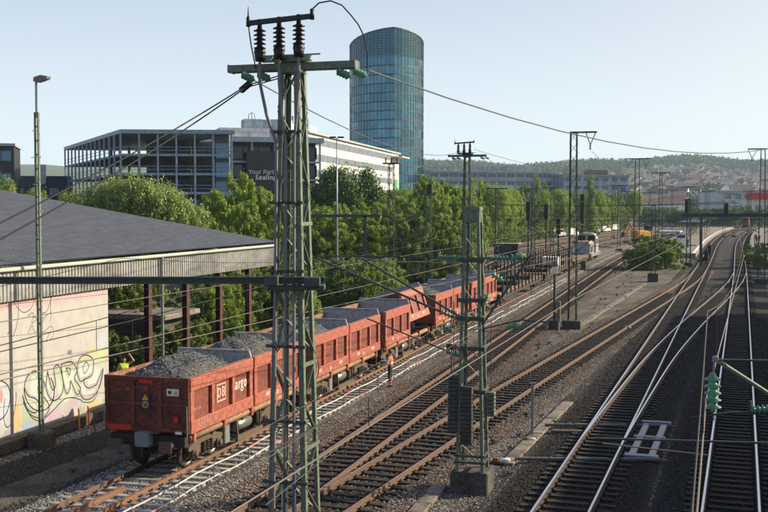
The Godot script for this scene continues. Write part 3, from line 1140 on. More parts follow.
# an office block with rows of strip windows on its front a-b
func strip_building(called: String, label: String, a: Vector3, b: Vector3, depth: float, top: float, storeys: int, wall: Material, glass: Material, bays: int, bay_fill := 0.86, slab := true, ends := []) -> Node3D:
	var root := thing(called, label, "office building", a)
	var f := facade_frame(Vector3.ZERO, b - a)
	var l := a.distance_to(b)
	var st := mb()
	box(st, f * Vector3(l / 2, top / 2, -depth / 2), Vector3(l, top, depth), 0.0, f.basis)
	part("wall", st, wall, root)
	var hs := top / storeys
	for k in storeys:
		for i in bays:
			var keep := true
			for e in ends:
				if i >= e[0] and i < e[1]:
					keep = false
			if not keep:
				continue
			var w := l / bays
			var g := mb()
			box(g, f * Vector3(w * (i + 0.5), hs * (k + 0.56), 0.02), Vector3(w * bay_fill, hs * 0.44, 0.12), 0.0, f.basis)
			var win := part("window", g, glass, root)
			if w > 3.0:
				g = mb()
				var n := maxi(2, int(w / 1.6))
				for j in n + 1:
					box(g, f * Vector3(w * (i + 0.5 + bay_fill * (float(j) / n - 0.5)), hs * (k + 0.56), 0.06), Vector3(0.12, hs * 0.44, 0.12), 0.0, f.basis)
				part("mullions", g, wall, win).set_meta("kind", "stuff")
		if slab:
			st = mb()
			box(st, f * Vector3(l / 2, hs * (k + 1) - 0.35, 0.05), Vector3(l, 0.5, 0.2), 0.0, f.basis)
			part("spandrel", st, wall, root)
	st = mb()
	box(st, f * Vector3(l / 2, top + 0.2, -depth / 2 + 0.2), Vector3(l + 0.5, 0.45, depth + 0.9), 0.0, f.basis)
	part("roof", st, M.trim_grey, root)
	return root

func far_buildings() -> void:
	parking_garage()
	sign_building()
	var blind := plain_mat(Color(0.37, 0.42, 0.46), 0.35)
	var a := P(-16.9, 0, 234)
	var b := P(4.6, 0, 334)
	var wb := strip_building("office_building", "long white office building with rows of pale strip windows before the tower", a, b, 26.0, 24.6, 7, M.facade_white, blind, 20, 0.9, false, [[18, 20]])
	var f := facade_frame(Vector3.ZERO, b - a)
	var st := mb()
	box(st, f * Vector3(14.0, 26.2, -10.0), Vector3(24.0, 3.0, 10.0), 0.0, f.basis)
	part("penthouse", st, M.facade_white, wb)
	st = mb()
	for k in 6:
		box(st, f * Vector3(4.0 + 3.0 * k, 27.9, -5.5), Vector3(1.6, 1.0 + 0.6 * (k % 3), 1.4), 0.0, f.basis)
	part("roof_units", st, M.garage_steel, wb)
	st = mb()
	box(st, f * Vector3(97.0, 23.4, 1.2), Vector3(12.0, 0.35, 4.2), 0.0, f.basis)
	part("canopy", st, M.facade_white, wb)
	var sg := mb()
	box(sg, f * Vector3(97.2, 15.0, 0.14), Vector3(5.0, 3.4, 0.2), 0.0, f.basis)
	part("green_sign", sg, plain_mat(Color(0.25, 0.60, 0.38), 0.5), wb)
	sg = mb()
	box(sg, f * Vector3(97.2, 9.6, 0.14), Vector3(5.2, 1.5, 0.2), 0.25, f.basis)
	box(sg, f * Vector3(97.8, 10.5, 0.14), Vector3(2.4, 1.0, 0.2), 0.2, f.basis)
	part("red_sign", sg, M.red_paint, wb)
	var office_glass := plain_mat(Color(0.30, 0.37, 0.44), 0.35)
	var c1 := strip_building("office_building", "long pale blue office building behind the thicket, left of the tall trees", P(19.5, 0, 460), P(79.0, 0, 478), 30.0, 23.4, 7, M.facade_blue, office_glass, 14, 0.84, true)
	st = mb()
	box(st, Vector3(30, 24.9, -24), Vector3(26, 2.6, 10))
	part("penthouse", st, M.facade_blue, c1)
	var c2 := strip_building("office_building", "pale office building with grouped windows right of the tall poplar", P(78.0, 0, 466), P(107.5, 0, 472), 24.0, 21.8, 6, M.facade_blue, office_glass, 7, 0.6, true)
	st = mb()
	box(st, Vector3(15.5, 23.2, -8), Vector3(9, 2.2, 8))
	part("penthouse", st, plain_mat(Color(0.45, 0.36, 0.32), 0.8), c2)
	st = mb()
	box(st, Vector3(12.0, 14.0, 0.25), Vector3(2.4, 0.9, 0.2))
	part("red_sign", st, M.red_paint, c2)
	st = mb()
	box(st, Vector3(26.0, 15.6, 0.25), Vector3(2.0, 1.6, 0.2))
	part("blue_sign", st, plain_mat(Color(0.18, 0.30, 0.62), 0.5), c2)
	var c3 := strip_building("warehouse", "long white low building with a red sign band, far right below the houses", P(152.0, 0, 480), P(190.0, 0, 486), 25.0, 15.0, 3, M.facade_white, M.glass_blue, 8, 0.6, false)
	st = mb()
	box(st, Vector3(24.0, 13.0, -0.6), Vector3(27.0, 3.0, 0.5))
	part("red_band", st, M.red_paint, c3)
	strip_building("office_building", "dark modern block at the left edge of the view", P(-70.0, 0, 178), P(-62.0, 0, 180), 12.0, 18.6, 5, M.sign_dark, M.glass_blue, 2, 0.8, false)
	# old houses left of the garage
	var h1 := thing("house", "dark roofed house with a tall chimney left of the garage", "house", P(-66.0, 0, 205), 0.2)
	house_parts(h1, Vector3(11, 9.5, 9), 4.6, plain_mat(Color(0.50, 0.46, 0.42), 0.9), plain_mat(Color(0.20, 0.20, 0.22), 0.8), 4)
	st = mb()
	box(st, Vector3(0.8, 13.2, 1.0), Vector3(1.3, 6.4, 1.3))
	part("chimney", st, M.facade_white, h1)
	st = mb()
	for k in 3:
		box(st, Vector3(-3.2 + 3.2 * k, 11.2, 3.6), Vector3(1.6, 1.4, 1.6))
	part("dormer", st, M.trim_grey, h1)
	var h2 := thing("house", "brown house with a dark roof at the left behind the shed", "house", P(-77.0, 0, 212), 0.1)
	house_parts(h2, Vector3(10, 10.5, 9), 3.6, plain_mat(Color(0.40, 0.30, 0.24), 0.9), plain_mat(Color(0.25, 0.20, 0.19), 0.8), 3)

# walls, gable roof (ridge along x) and windows in rows; base at the origin, front towards +z
func house_parts(root: Node3D, s: Vector3, rise: float, wall: Material, roof: Material, cols: int) -> void:
	var st := mb()
	var xf := Transform3D(Basis(Vector3.BACK, Vector3.UP, Vector3.LEFT), Vector3.ZERO)
	prism(st, [Vector2(-s.z / 2, -2), Vector2(s.z / 2, -2), Vector2(s.z / 2, s.y), Vector2(0, s.y + rise), Vector2(-s.z / 2, s.y)], -s.x / 2, s.x / 2, xf)
	part("wall", st, wall, root)
	st = mb()
	var sl := rise / (s.z / 2)
	for sg in [-1.0, 1.0]:
		var e := Vector3(0, s.y - 0.5 * sl + 0.12, sg * (s.z / 2 + 0.5))
		var r := Vector3(0, s.y + rise + 0.14, 0)
		var m := (e + r) / 2
		var dir := (r - e).normalized()
		box(st, m, Vector3(s.x + 0.9, 0.22, e.distance_to(r)), 0.0, Basis(Vector3.RIGHT, Vector3.RIGHT.cross(dir) * -1.0, dir).orthonormalized())
	part("roof", st, roof, root)
	st = mb()
	var rows := maxi(1, int(s.y / 2.9))
	for i in cols:
		for k in rows:
			box(st, Vector3(s.x * ((i + 0.5) / cols - 0.5), s.y * (k + 0.55) / rows, s.z / 2), Vector3(1.0, 1.3, 0.12))
	for k in rows:
		for q in [-0.22, 0.22]:
			box(st, Vector3(-s.x / 2, s.y * (k + 0.55) / rows, s.z * q), Vector3(0.12, 1.3, 1.0))
			box(st, Vector3(s.x / 2, s.y * (k + 0.55) / rows, s.z * q), Vector3(0.12, 1.3, 1.0))
	part("windows", st, M.glass_dark, root).set_meta("kind", "stuff")

func glass_tower() -> void:
	var root := thing("glass_tower", "tall blue glass office tower with two curved faces meeting at a sharp edge", "tower", P(1.0, 0, 440))
	# plan: a lens of two arcs whose sharp edges point at the yard and away from it
	var plan := []
	var half := 16
	var near := Vector2(2.9, 21.8)         # the edge towards the yard: x, towards the viewer
	var far := Vector2(-2.9, -21.8)
	var arc_r := (22.0 * 22.0 + 14.9 * 14.9) / (2.0 * 14.9)
	for side in 2:
		var a := near if side == 0 else far
		var b := far if side == 0 else near
		var m := (a + b) / 2
		var e := (b - a)
		var n := Vector2(e.y, -e.x).normalized()
		var reach := asin(22.0 / arc_r)
		for i in half:
			var t := lerpf(-reach, reach, float(i) / half)
			plan.append(m + e.normalized() * arc_r * sin(t) - n * (arc_r * cos(t) - arc_r + 14.9))
	var top := func(p: Vector2) -> float: return 73.4 + 4.3 * (1.0 - pow(clampf(p.distance_to(near) / 27.0, 0.0, 1.0), 1.5))
	var storeys := 19
	var hs := 3.52
	var glass := mottled(Color(0.315, 0.51, 0.595), 0.05, 21.0, M.soft, false, 0.8)
	glass.vertex_color_use_as_albedo = true
	var glass_top := mottled(Color(0.22, 0.39, 0.475), 0.10, 23.0, M.soft, false, 0.75)
	var line := plain_mat(Color(0.085, 0.145, 0.19), 0.4)
	for k in storeys:
		var st := mb()
		var sp := mb()
		var mu := mb()
		for i in plan.size():
			var p: Vector2 = plan[i]
			var q: Vector2 = plan[(i + 1) % plan.size()]
			var y0 := hs * k
			var y1 := hs * (k + 1)
			var A := Vector3(p.x, y0, p.y)
			var B := Vector3(q.x, y0, q.y)
			var out := (A + B) * Vector3(1, 0, 1)
			var up := Vector3(0, hs, 0)
			# each pane leans by a hair, as real panes do
			var lean := Vector3(rng.randf_range(-0.09, 0.09), 0, rng.randf_range(-0.09, 0.09))
			var tint := rng.randf_range(0.72, 1.1)  # random tone per pane, painted in for uneven reflections
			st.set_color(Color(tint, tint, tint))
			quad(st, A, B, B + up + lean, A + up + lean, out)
			var o2 := out.normalized() * 0.14
			quad(sp, A + o2 + Vector3(0, -0.2, 0), B + o2 + Vector3(0, -0.2, 0), B + o2 + Vector3(0, 0.22, 0), A + o2 + Vector3(0, 0.22, 0), out)
			quad(sp, A + o2 + Vector3(0, 0.22, 0), B + o2 + Vector3(0, 0.22, 0), B, A, Vector3.UP)
			quad(sp, A + o2 - Vector3(0, 0.2, 0), B + o2 - Vector3(0, 0.2, 0), B, A, Vector3.DOWN)
			for j in 2:
				var c := A.lerp(B, j * 0.5) + out.normalized() * 0.06
				bar(mu, c, c + up, 0.10, 0.12)
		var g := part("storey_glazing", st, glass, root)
		part("floor_edge", sp, line, g)
		part("mullions", mu, line, g)
	# the crown: a finer grid that rises to the edge
	var st := mb()
	var gr := mb()
	var y0 := hs * storeys
	for i in plan.size():
		var p: Vector2 = plan[i]
		var q: Vector2 = plan[(i + 1) % plan.size()]
		var A := Vector3(p.x, y0, p.y)
		var B := Vector3(q.x, y0, q.y)
		var C := Vector3(q.x, top.call(q), q.y)
		var D := Vector3(p.x, top.call(p), p.y)
		var out := (A + B) * Vector3(1, 0, 1)
		quad(st, A, B, C, D, out)
		tri(st, C, D, Vector3(0, top.call(Vector2.ZERO), 0), Vector3.UP)
		for j in 2:
			var c := A.lerp(B, j * 0.5) + out.normalized() * 0.08
			bar(gr, c, D.lerp(C, j * 0.5) + out.normalized() * 0.08, 0.12, 0.12)
		for hh in range(1, 12):
			var y := y0 + hh * 1.0
			var ca: float = D.y
			var cb: float = C.y
			if y < minf(ca, cb):
				bar(gr, Vector3(p.x, y, p.y) + out.normalized() * 0.08, Vector3(q.x, y, q.y) + out.normalized() * 0.08, 0.1, 0.1)
		bar(gr, D + out.normalized() * 0.1, C + out.normalized() * 0.1, 0.3, 0.4)
	var cr := part("crown_glazing", st, glass_top, root)
	part("crown_grid", gr, line, cr)

func station() -> void:
	# platform left of the main track, with canopy posts, shelter and people further on
	var root := thing("station_platform", "long pale station platform with a canopy, beside the curving main tracks", "platform", P(0, 0, 0))
	var st := mb()
	var edge := mb()
	var d := 178.0
	while d < 400.0:
		var n := d + 6.0
		var a := P(track_x(T.fourth, d) - 2.0, 0, d)
		var b := P(track_x(T.fourth, n) - 2.0, 0, n)
		var w := Vector3(-9.5, 0, 0)
		var h := Vector3(0, 0.72, 0)
		quad(st, a + h, b + h, b + w + h, a + w + h, Vector3.UP)
		quad(st, a, b, b + h, a + h, Vector3.RIGHT)
		quad(st, a + w, b + w, b + w + h, a + w + h, Vector3.LEFT)
		if d == 178.0:
			quad(st, a, a + w, a + w + h, a + h, Vector3.BACK)
		var u := Vector3(0, 0.725, 0)
		quad(edge, a + u - Vector3(0.1, 0, 0), b + u - Vector3(0.1, 0, 0), b + u - Vector3(0.65, 0, 0), a + u - Vector3(0.65, 0, 0), Vector3.UP)
		d = n
	part("paving", st, M.concrete, root)
	part("edge_strip", edge, M.white_paint, root)
	var st2 := mb()
	d = 178.0
	while d < 300.0:
		var a := P(track_x(T.fourth, d) - 1.95, -0.06, d)
		var b := P(track_x(T.fourth, d + 6.0) - 1.95, -0.06, d + 6.0)
		quad(st2, a, b, b + Vector3(0.5, 0, 0), a + Vector3(0.5, 0, 0), Vector3.UP)
		d += 6.0
	# right platform
	var r2 := thing("station_platform", "short grey platform end right of the rightmost track", "platform", P(0, 0, 0))
	st = mb()
	d = 205.0
	while d < 380.0:
		var a := P(track_x(T.fifth, d) + 2.2, 0, d)
		var b := P(track_x(T.fifth, d + 6.0) + 2.2, 0, d + 6.0)
		var w := Vector3(5.0, 0, 0)
		var h := Vector3(0, 0.72, 0)
		quad(st, a + h, b + h, b + w + h, a + w + h, Vector3.UP)
		quad(st, a, b, b + h, a + h, Vector3.LEFT)
		if d == 205.0:
			quad(st, a, a + w, a + w + h, a + h, Vector3.BACK)
		d += 6.0
	part("paving", st, M.concrete, r2)
	# canopies
	for k in 2:
		var cn := thing("platform_canopy", ["white shelter near the front end of the left platform", "dark flat canopy over the middle of the left platform"][k], "canopy", P(track_x(T.fourth, 200.0 + 75.0 * k) - 8.0, 0.72, 200.0 + 75.0 * k), yaw_of(0.335))
		var L: float = [9.0, 60.0][k]
		st = mb()
		box(st, Vector3(0, 3.0 + 0.6 * k, -L / 2), Vector3(4.4 + k, 0.3, L), 0.05)
		part("roof", st, M.trim_grey if k == 0 else M.sign_dark, cn)
		var n := 3 if k == 0 else 7
		for i in n:
			st = mb()
			box(st, Vector3(0.0 if k else 1.6, 1.5 + 0.3 * k, -L * (i + 0.3) / n), Vector3(0.2, 3.0 + 0.6 * k, 0.2))
			part("post", st, M.mast_dark, cn)
		st = mb()
		box(st, Vector3(-1.9, 1.4, -L / 2), Vector3(0.1, 2.3, L * 0.8))
		part("back_wall", st, M.glass_blue, cn)
	# information board
	var ib := thing("information_board", "blue and white board on the front end of the left platform", "sign", P(track_x(T.fourth, 190.0) - 5.0, 0.72, 190.0), 0.0)
	st = mb()
	box(st, Vector3(0, 1.9, 0), Vector3(1.5, 1.7, 0.15))
	part("board", st, M.white_paint, ib)
	st = mb()
	box(st, Vector3(0, 2.45, 0.08), Vector3(1.4, 0.5, 0.1))
	part("header", st, plain_mat(Color(0.12, 0.22, 0.55), 0.5), ib)
	for sg in [-0.6, 0.6]:
		st = mb()
		box(st, Vector3(sg, 0.6, 0), Vector3(0.1, 1.2, 0.1))
		part("leg", st, M.mast_dark, ib)
	# distant trains beyond the platforms
	var tr := thing("railcar", "red train standing far away beyond the platforms", "train", P(track_x(T.fourth, 428.0), 0.2, 428.0), yaw_of(0.37))
	st = mb()
	box(st, Vector3(0, 2.1, -12), Vector3(2.9, 3.3, 26), 0.25)
	part("body", st, plain_mat(Color(0.45, 0.13, 0.11), 0.6), tr)
	st = mb()
	box(st, Vector3(0, 2.7, 1.02), Vector3(2.2, 1.0, 0.1))
	part("windscreen", st, M.glass_dark, tr)
	st = mb()
	box(st, Vector3(0, 0.35, -12), Vector3(2.4, 0.6, 24))
	part("bogies", st, M.underframe, tr)

func shade_row() -> void:
	# unseen hall added outside the picture, with trees, to shade the right hand tracks
	var root := thing("shade_hall", "long plain unseen hall added right of the tracks to shade them", "hall", P(22.6, 0, 30.0), yaw_of(0.336))
	var st := mb()
	box(st, Vector3(5.0, 4.2, -10.0), Vector3(10.0, 8.4, 100.0), 0.05)
	part("wall", st, M.concrete, root)
	st = mb()
	box(st, Vector3(5.0, 8.55, -10.0), Vector3(11.0, 0.3, 101.0))
	part("roof", st, M.trim_grey, root)

# ---------------------------------------------------------------- hillside

func hillside_town() -> void:
	# house kinds, copied over the slope
	var walls := [Color(0.90, 0.88, 0.84), Color(0.90, 0.85, 0.78), Color(0.82, 0.81, 0.80), Color(0.94, 0.93, 0.92)]
	var roofs := [Color(0.42, 0.30, 0.265), Color(0.35, 0.28, 0.255), Color(0.38, 0.295, 0.27), Color(0.32, 0.32, 0.335)]
	var look := ["pale house with a rust red tiled roof", "cream house with a dark brown roof", "grey house with a brown red roof", "white house with a slate grey roof"]
	var proto := []
	for k in 4:
		var h := thing("house", look[k] + " on the hillside among trees", "house", P(130 + 12 * k, 0, 900), 0.0, "houses on the hillside")
		house_parts(h, [Vector3(13, 7.5, 10), Vector3(11, 8.5, 9), Vector3(17, 9, 11), Vector3(12, 7, 10)][k], [5.0, 5.5, 4.2, 4.6][k], plain_mat(walls[k], 0.9), plain_mat(roofs[k], 0.9), [4, 3, 5, 4][k])
		proto.append(h)
	var used := []
	var n := 0
	var tries := 0
	while n < 300 and tries < 9000:
		tries += 1
		var d := 950.0 + 1500.0 * pow(rng.randf(), 0.85)
		var bearing := rng.randf_range(0.02, 0.40)
		if bearing < 0.20 and rng.randf() < 0.85:
			continue
		if d > 1900.0 and rng.randf() < 0.6:
			continue
		if d > 2050.0 and bearing < 0.25:
			continue
		var x := bearing * d
		var clear := true
		for u in used:
			if Vector2(u.x - x, (u.y - d) * 0.45).length() < 15.0:
				clear = false
				break
		if not clear:
			continue
		used.append(Vector2(x, d))
		var k := rng.randi() % 4
		var y := hill_height(x, d) - 0.5
		var turn := rng.randf_range(-0.5, 0.5) + (PI / 2 if rng.randf() < 0.45 else 0.0)
		if n < 4:
			proto[n].position = P(x, y, d)
			proto[n].rotation.y = turn
		else:
			var s := rng.randf_range(0.8, 1.2)
			copy_of(proto[k], P(x, y, d), turn, "", Vector3(s, s * rng.randf_range(0.9, 1.15), s))
		n += 1
	# the many smaller houses behind them
	var hb := mb()
	hb.set_color(Color(0.72, 0.70, 0.66))
	var turned := Transform3D(Basis(Vector3.BACK, Vector3.UP, Vector3.LEFT), Vector3.ZERO)
	prism(hb, [Vector2(-4.6, -2), Vector2(4.6, -2), Vector2(4.6, 7), Vector2(0, 11.6), Vector2(-4.6, 7)], -5.5, 5.5, turned)
	hb.set_color(Color(0.125, 0.075, 0.060))
	for sg in [-1.0, 1.0]:
		quad(hb, Vector3(-6, 6.6, sg * 5.2), Vector3(6, 6.6, sg * 5.2), Vector3(6, 11.9, 0), Vector3(-6, 11.9, 0), Vector3(0, 1, sg))
	hb.set_color(Color(0.04, 0.045, 0.05))
	for x in [-3.6, 0.0, 3.6]:
		for y in [1.6, 4.6]:
			for sg in [-1.0, 1.0]:
				box(hb, Vector3(x, y, sg * 4.6), Vector3(1.1, 1.4, 0.1))
	for z in [-1.9, 1.9]:
		for y in [1.6, 4.6, 7.2]:
			box(hb, Vector3(-5.5, y, z), Vector3(0.1, 1.4, 1.1))
			box(hb, Vector3(5.5, y, z), Vector3(0.1, 1.4, 1.1))
	var spots := []
	var shades := []
	tries = 0
	while spots.size() < 420 and tries < 9000:
		tries += 1
		var d := 1350.0 + 1100.0 * rng.randf()
		var bearing := rng.randf_range(0.17, 0.42)
		if bearing < 0.22 and rng.randf() < 0.6:
			continue
		var x := bearing * d
		var clear := true
		for u in used:
			if Vector2(u.x - x, (u.y - d) * 0.45).length() < 13.0:
				clear = false
				break
		if not clear:
			continue
		used.append(Vector2(x, d))
		spots.append(Transform3D(Basis(Vector3.UP, rng.randf_range(-0.5, 0.5) + (PI / 2 if rng.randf() < 0.5 else 0.0)), P(x, hill_height(x, d) - 0.5, d)))
		var k := rng.randf_range(0.75, 1.15)
		shades.append(Color(k, k * rng.randf_range(0.94, 1.0), k * rng.randf_range(0.88, 1.0)))
	var rest := many("far_houses", done(hb), M.stone, spots, self, shades)
	rest.set_meta("label", "hundreds of small pale houses with dark roofs spread up the far hillside")
	rest.set_meta("category", "houses")
	# a church-like tower and larger blocks
	for q in [["pale", 0.285, 1220.0, Vector3(26, 13, 13)], ["white", 0.318, 1480.0, Vector3(30, 14, 14)], ["low red roofed", 0.255, 960.0, Vector3(40, 9, 12)], ["high placed", 0.35, 1920.0, Vector3(28, 12, 12)]]:
		var b := thing("apartment_block", "long %s apartment block standing among the hillside houses" % q[0], "apartment block", P(q[1] * q[2], hill_height(q[1] * q[2], q[2]) - 0.5, q[2]), -0.25)
		house_parts(b, q[3], 3.0, plain_mat(Color(0.80, 0.79, 0.77), 0.9), plain_mat(Color(0.44, 0.24, 0.19), 0.9) if q[2] == 960.0 else plain_mat(Color(0.36, 0.34, 0.34), 0.9), 8)
	# woods on the ridge and between the houses
	var clump := leaf_cloud(90, Vector3(1, 1.05, 1), 0.36, 31, [[Vector3(0, 0.7, 0), Vector3(0.85, 0.75, 0.85)], [Vector3(0.3, 0.45, 0.1), Vector3(0.6, 0.5, 0.6)], [Vector3(-0.3, 0.5, -0.1), Vector3(0.6, 0.5, 0.6)]])
	var places := []
	var colors := []
	for i in 26000:
		var d := 900.0 + 1950.0 * pow(rng.randf(), 0.7)
		var bearing := rng.randf_range(-0.02, 0.46)
		var x := bearing * d
		var high := maxf(smoothstep(2050.0, 2350.0, d), smoothstep(0.26, 0.16, bearing) * 0.8)
		if rng.randf() > 0.30 + 0.70 * high:
			continue
		var clear := true
		for u in used:
			if absf(u.x - x) < 10.5 and u.y - d < 70.0 and u.y - d > -8.0:
				clear = false
				break
		if not clear:
			continue
		var s := rng.randf_range(5.5, 9.5) * (1.0 + 0.5 * high)
		places.append(Transform3D(Basis(Vector3.UP, rng.randf() * TAU).scaled(Vector3(s, s * rng.randf_range(0.85, 1.3), s)), P(x, hill_height(x, d) - 0.8, d)))
		var k := rng.randf_range(0.7, 1.35)
		colors.append(Color(0.055 * k, 0.090 * k * rng.randf_range(0.9, 1.1), 0.032 * k))
	var mm := many("hillside_woods", clump, M.leaf_far, places, self, colors)
	mm.set_meta("label", "dark green woods along the ridge and between the hillside houses")
	mm.set_meta("category", "woods")

# ---------------------------------------------------------------- masts

# lattice of four angle-iron legs; w0 and w1 are the sides of its square at foot and head
func lattice(root: Node3D, h: float, w0: float, w1: float, panels: int, leg: float, material: Material, fine: bool) -> void:
	var at := func(sx: float, sz: float, y: float) -> Vector3:
		var w := lerpf(w0, w1, y / h) / 2
		return Vector3(sx * w, y, sz * w)
	for sx in [-1.0, 1.0]:
		for sz in [-1.0, 1.0]:
			var st := mb()
			angle_iron(st, at.call(sx, sz, 0), at.call(sx, sz, h), Vector3(-sx, 0, 0), Vector3(0, 0, -sz), leg, leg * 0.14)
			part("leg", st, material, root)
	var all := mb()
	for face in 4:
		for i in panels:
			var y0 := h * i / panels + 0.03
			var y1 := h * (i + 1) / panels - 0.03
			var c = [[-1, 1, 1, 1], [1, 1, 1, -1], [1, -1, -1, -1], [-1, -1, -1, 1]][face]
			var flip := (i + face) % 2 == 0
			var a: Vector3 = at.call(c[0], c[1], y0 if flip else y1)
			var b: Vector3 = at.call(c[2], c[3], y1 if flip else y0)
			var inward := (Vector3(a.x + b.x, 0, a.z + b.z) * -0.5).normalized() * leg * 0.22
			if fine:
				var st := mb()
				bar(st, a + inward, b + inward, leg * 0.16, maxf(leg * 0.66, 0.055), 0.0, inward.normalized())
				part("brace", st, material, root)
			elif w0 < 0.8:
				var a2 := Vector3(a.x, b.y, a.z)
				var b2 := Vector3(b.x, a.y, b.z)
				bar(all, a + inward, b + inward, leg * 0.16, maxf(leg * 0.66, 0.055), 0.0, inward.normalized())
				bar(all, a2 + inward * 0.7, b2 + inward * 0.7, leg * 0.16, maxf(leg * 0.66, 0.055), 0.0, inward.normalized())
			else:
				bar(all, a + inward, b + inward, leg * 0.16, maxf(leg * 0.66, 0.055), 0.0, inward.normalized())
	if not fine:
		part("bracing", all, material, root).set_meta("kind", "stuff")
	var st2 := mb()
	for y in [h - 0.06]:
		var w := lerpf(w0, w1, y / h)
		box(st2, Vector3(0, y, 0), Vector3(w + 0.04, 0.12, w + 0.04), 0.01)
	part("cap", st2, material, root)

func footing(root: Node3D, w: float, h: float) -> void:
	var st := mb()
	box(st, Vector3(0, h / 2 - 0.3, 0), Vector3(w, h + 0.6, w), 0.04)
	part("footing", st, M.concrete_old, root)

func insulator_shape(sheds: int, r: float, gap: float) -> Array:
	var p := [Vector2(0, 0), Vector2(0.035, 0), Vector2(0.035, gap * 0.4)]
	for i in sheds:
		var y := gap * (i + 0.5)
		p.append(Vector2(r * 0.42, y))
		p.append(Vector2(r, y + gap * 0.12))
		p.append(Vector2(r * 0.96, y + gap * 0.28))
		p.append(Vector2(r * 0.5, y + gap * 0.55))
	p.append(Vector2(0.035, gap * (sheds + 0.6)))
	p.append(Vector2(0, gap * (sheds + 0.6)))
	return p

func insulator(root: Node3D, a: Vector3, b: Vector3, r: float, sheds: int, material: Material, called := "insulator") -> void:
	var st := mb()
	var l := a.distance_to(b)
	var y := (b - a).normalized()
	var x := y.cross(Vector3(0.31, 0.2, 0.93)).normalized()
	lathe(st, insulator_shape(sheds, r, l / (sheds + 0.6)), Transform3D(Basis(x, y, x.cross(y)), a), 14)
	part(called, st, material, root)

func head_arm(root: Node3D, y: float, half: float, material: Material) -> void:
	var st := mb()
	for dz in [-0.13, 0.13]:
		box(st, Vector3(0, y, dz), Vector3(half * 2, 0.15, 0.05), 0.008)
	box(st, Vector3(-half + 0.03, y, 0), Vector3(0.06, 0.17, 0.3), 0.008)
	box(st, Vector3(half - 0.03, y, 0), Vector3(0.06, 0.17, 0.3), 0.008)
	part("cross_arm", st, material, root)

# feeder mast with a cross arm, three black insulators and a bus bar on top
func feeder_mast(label: String, at: Vector3, h: float, w0: float, w1: float, fine: bool, material: Material) -> Node3D:
	var root := thing("feeder_mast", label, "lattice mast", at, TRACK_YAW)
	lattice(root, h, w0, w1, 13 if fine else 12, 0.115 if fine else 0.09, material, fine)
	footing(root, w0 + 0.5, 0.5)
	head_arm(root, h + 0.02, 1.45, material)
	# short saddle on the head, tilted a little
	var st := mb()
	box(st, Vector3(0, h + 0.17, 0), Vector3(0.75, 0.14, 0.42), 0.02)
	part("saddle", st, material, root)
	st = mb()
	for sx in [-0.48, 0.40]:
		box(st, Vector3(sx, h + 0.17, 0.25), Vector3(0.24, 0.13, 0.13), 0.02)
	box(st, Vector3(0.1, h + 0.24, 0.25), Vector3(1.25, 0.03, 0.04))
	part("clamp", st, plain_mat(Color(0.52, 0.60, 0.50), 0.5), root)
	# the three black post insulators stand before the mast on short brackets
	for k in 3:
		var x := -0.60 + 0.44 * k
		var y0 := h + 0.24 + 0.03 * k
		insulator(root, Vector3(x, y0, 0.36), Vector3(x, y0 + 0.60, 0.36), 0.135, 6, M.porcelain_black, "post_insulator")
		st = mb()
		lathe(st, [Vector2(0, y0 - 0.12), Vector2(0.10, y0 - 0.12), Vector2(0.115, y0 + 0.0), Vector2(0.12, y0 + 0.12), Vector2(0.07, y0 + 0.16), Vector2(0, y0 + 0.16)], Transform3D(Basis.IDENTITY, Vector3(x, 0, 0.36)), 12)
		part("terminal", st, M.black, root)
		st = mb()
		lathe(st, [Vector2(0, y0 + 0.58), Vector2(0.05, y0 + 0.58), Vector2(0.045, y0 + 0.76), Vector2(0, y0 + 0.76)], Transform3D(Basis.IDENTITY, Vector3(x, 0, 0.36)), 10)
		part("terminal", st, M.black, root)
	st = mb()
	bar(st, Vector3(-0.86, h + 0.93, 0.36), Vector3(0.58, h + 1.01, 0.36), 0.07, 0.11, 0.012)
	part("bus_bar", st, M.sign_dark, root)
	st = mb()
	lathe(st, [Vector2(0, h + 0.86), Vector2(0.05, h + 0.86), Vector2(0.045, h + 1.04), Vector2(0.02, h + 1.08), Vector2(0.006, h + 1.28), Vector2(0, h + 1.28)], Transform3D(Basis.IDENTITY, Vector3(-0.86, 0, 0.36)), 8)
	lathe(st, [Vector2(0, h + 0.94), Vector2(0.05, h + 0.94), Vector2(0.045, h + 1.16), Vector2(0, h + 1.16)], Transform3D(Basis.IDENTITY, Vector3(0.58, 0, 0.36)), 8)
	part("rod", st, M.black, root)
	# glass strain insulators hanging below the ends of the arm
	for q in [[-1.15, -1], [-0.78, -1], [1.02, 1], [1.38, 1]]:
		var y := h - 0.12
		insulator(root, Vector3(q[0], y + 0.02, 0.04), Vector3(q[0] + 0.30, y - 0.12, 0.10), 0.088, 4, M.green_glass, "glass_insulator")
	return root

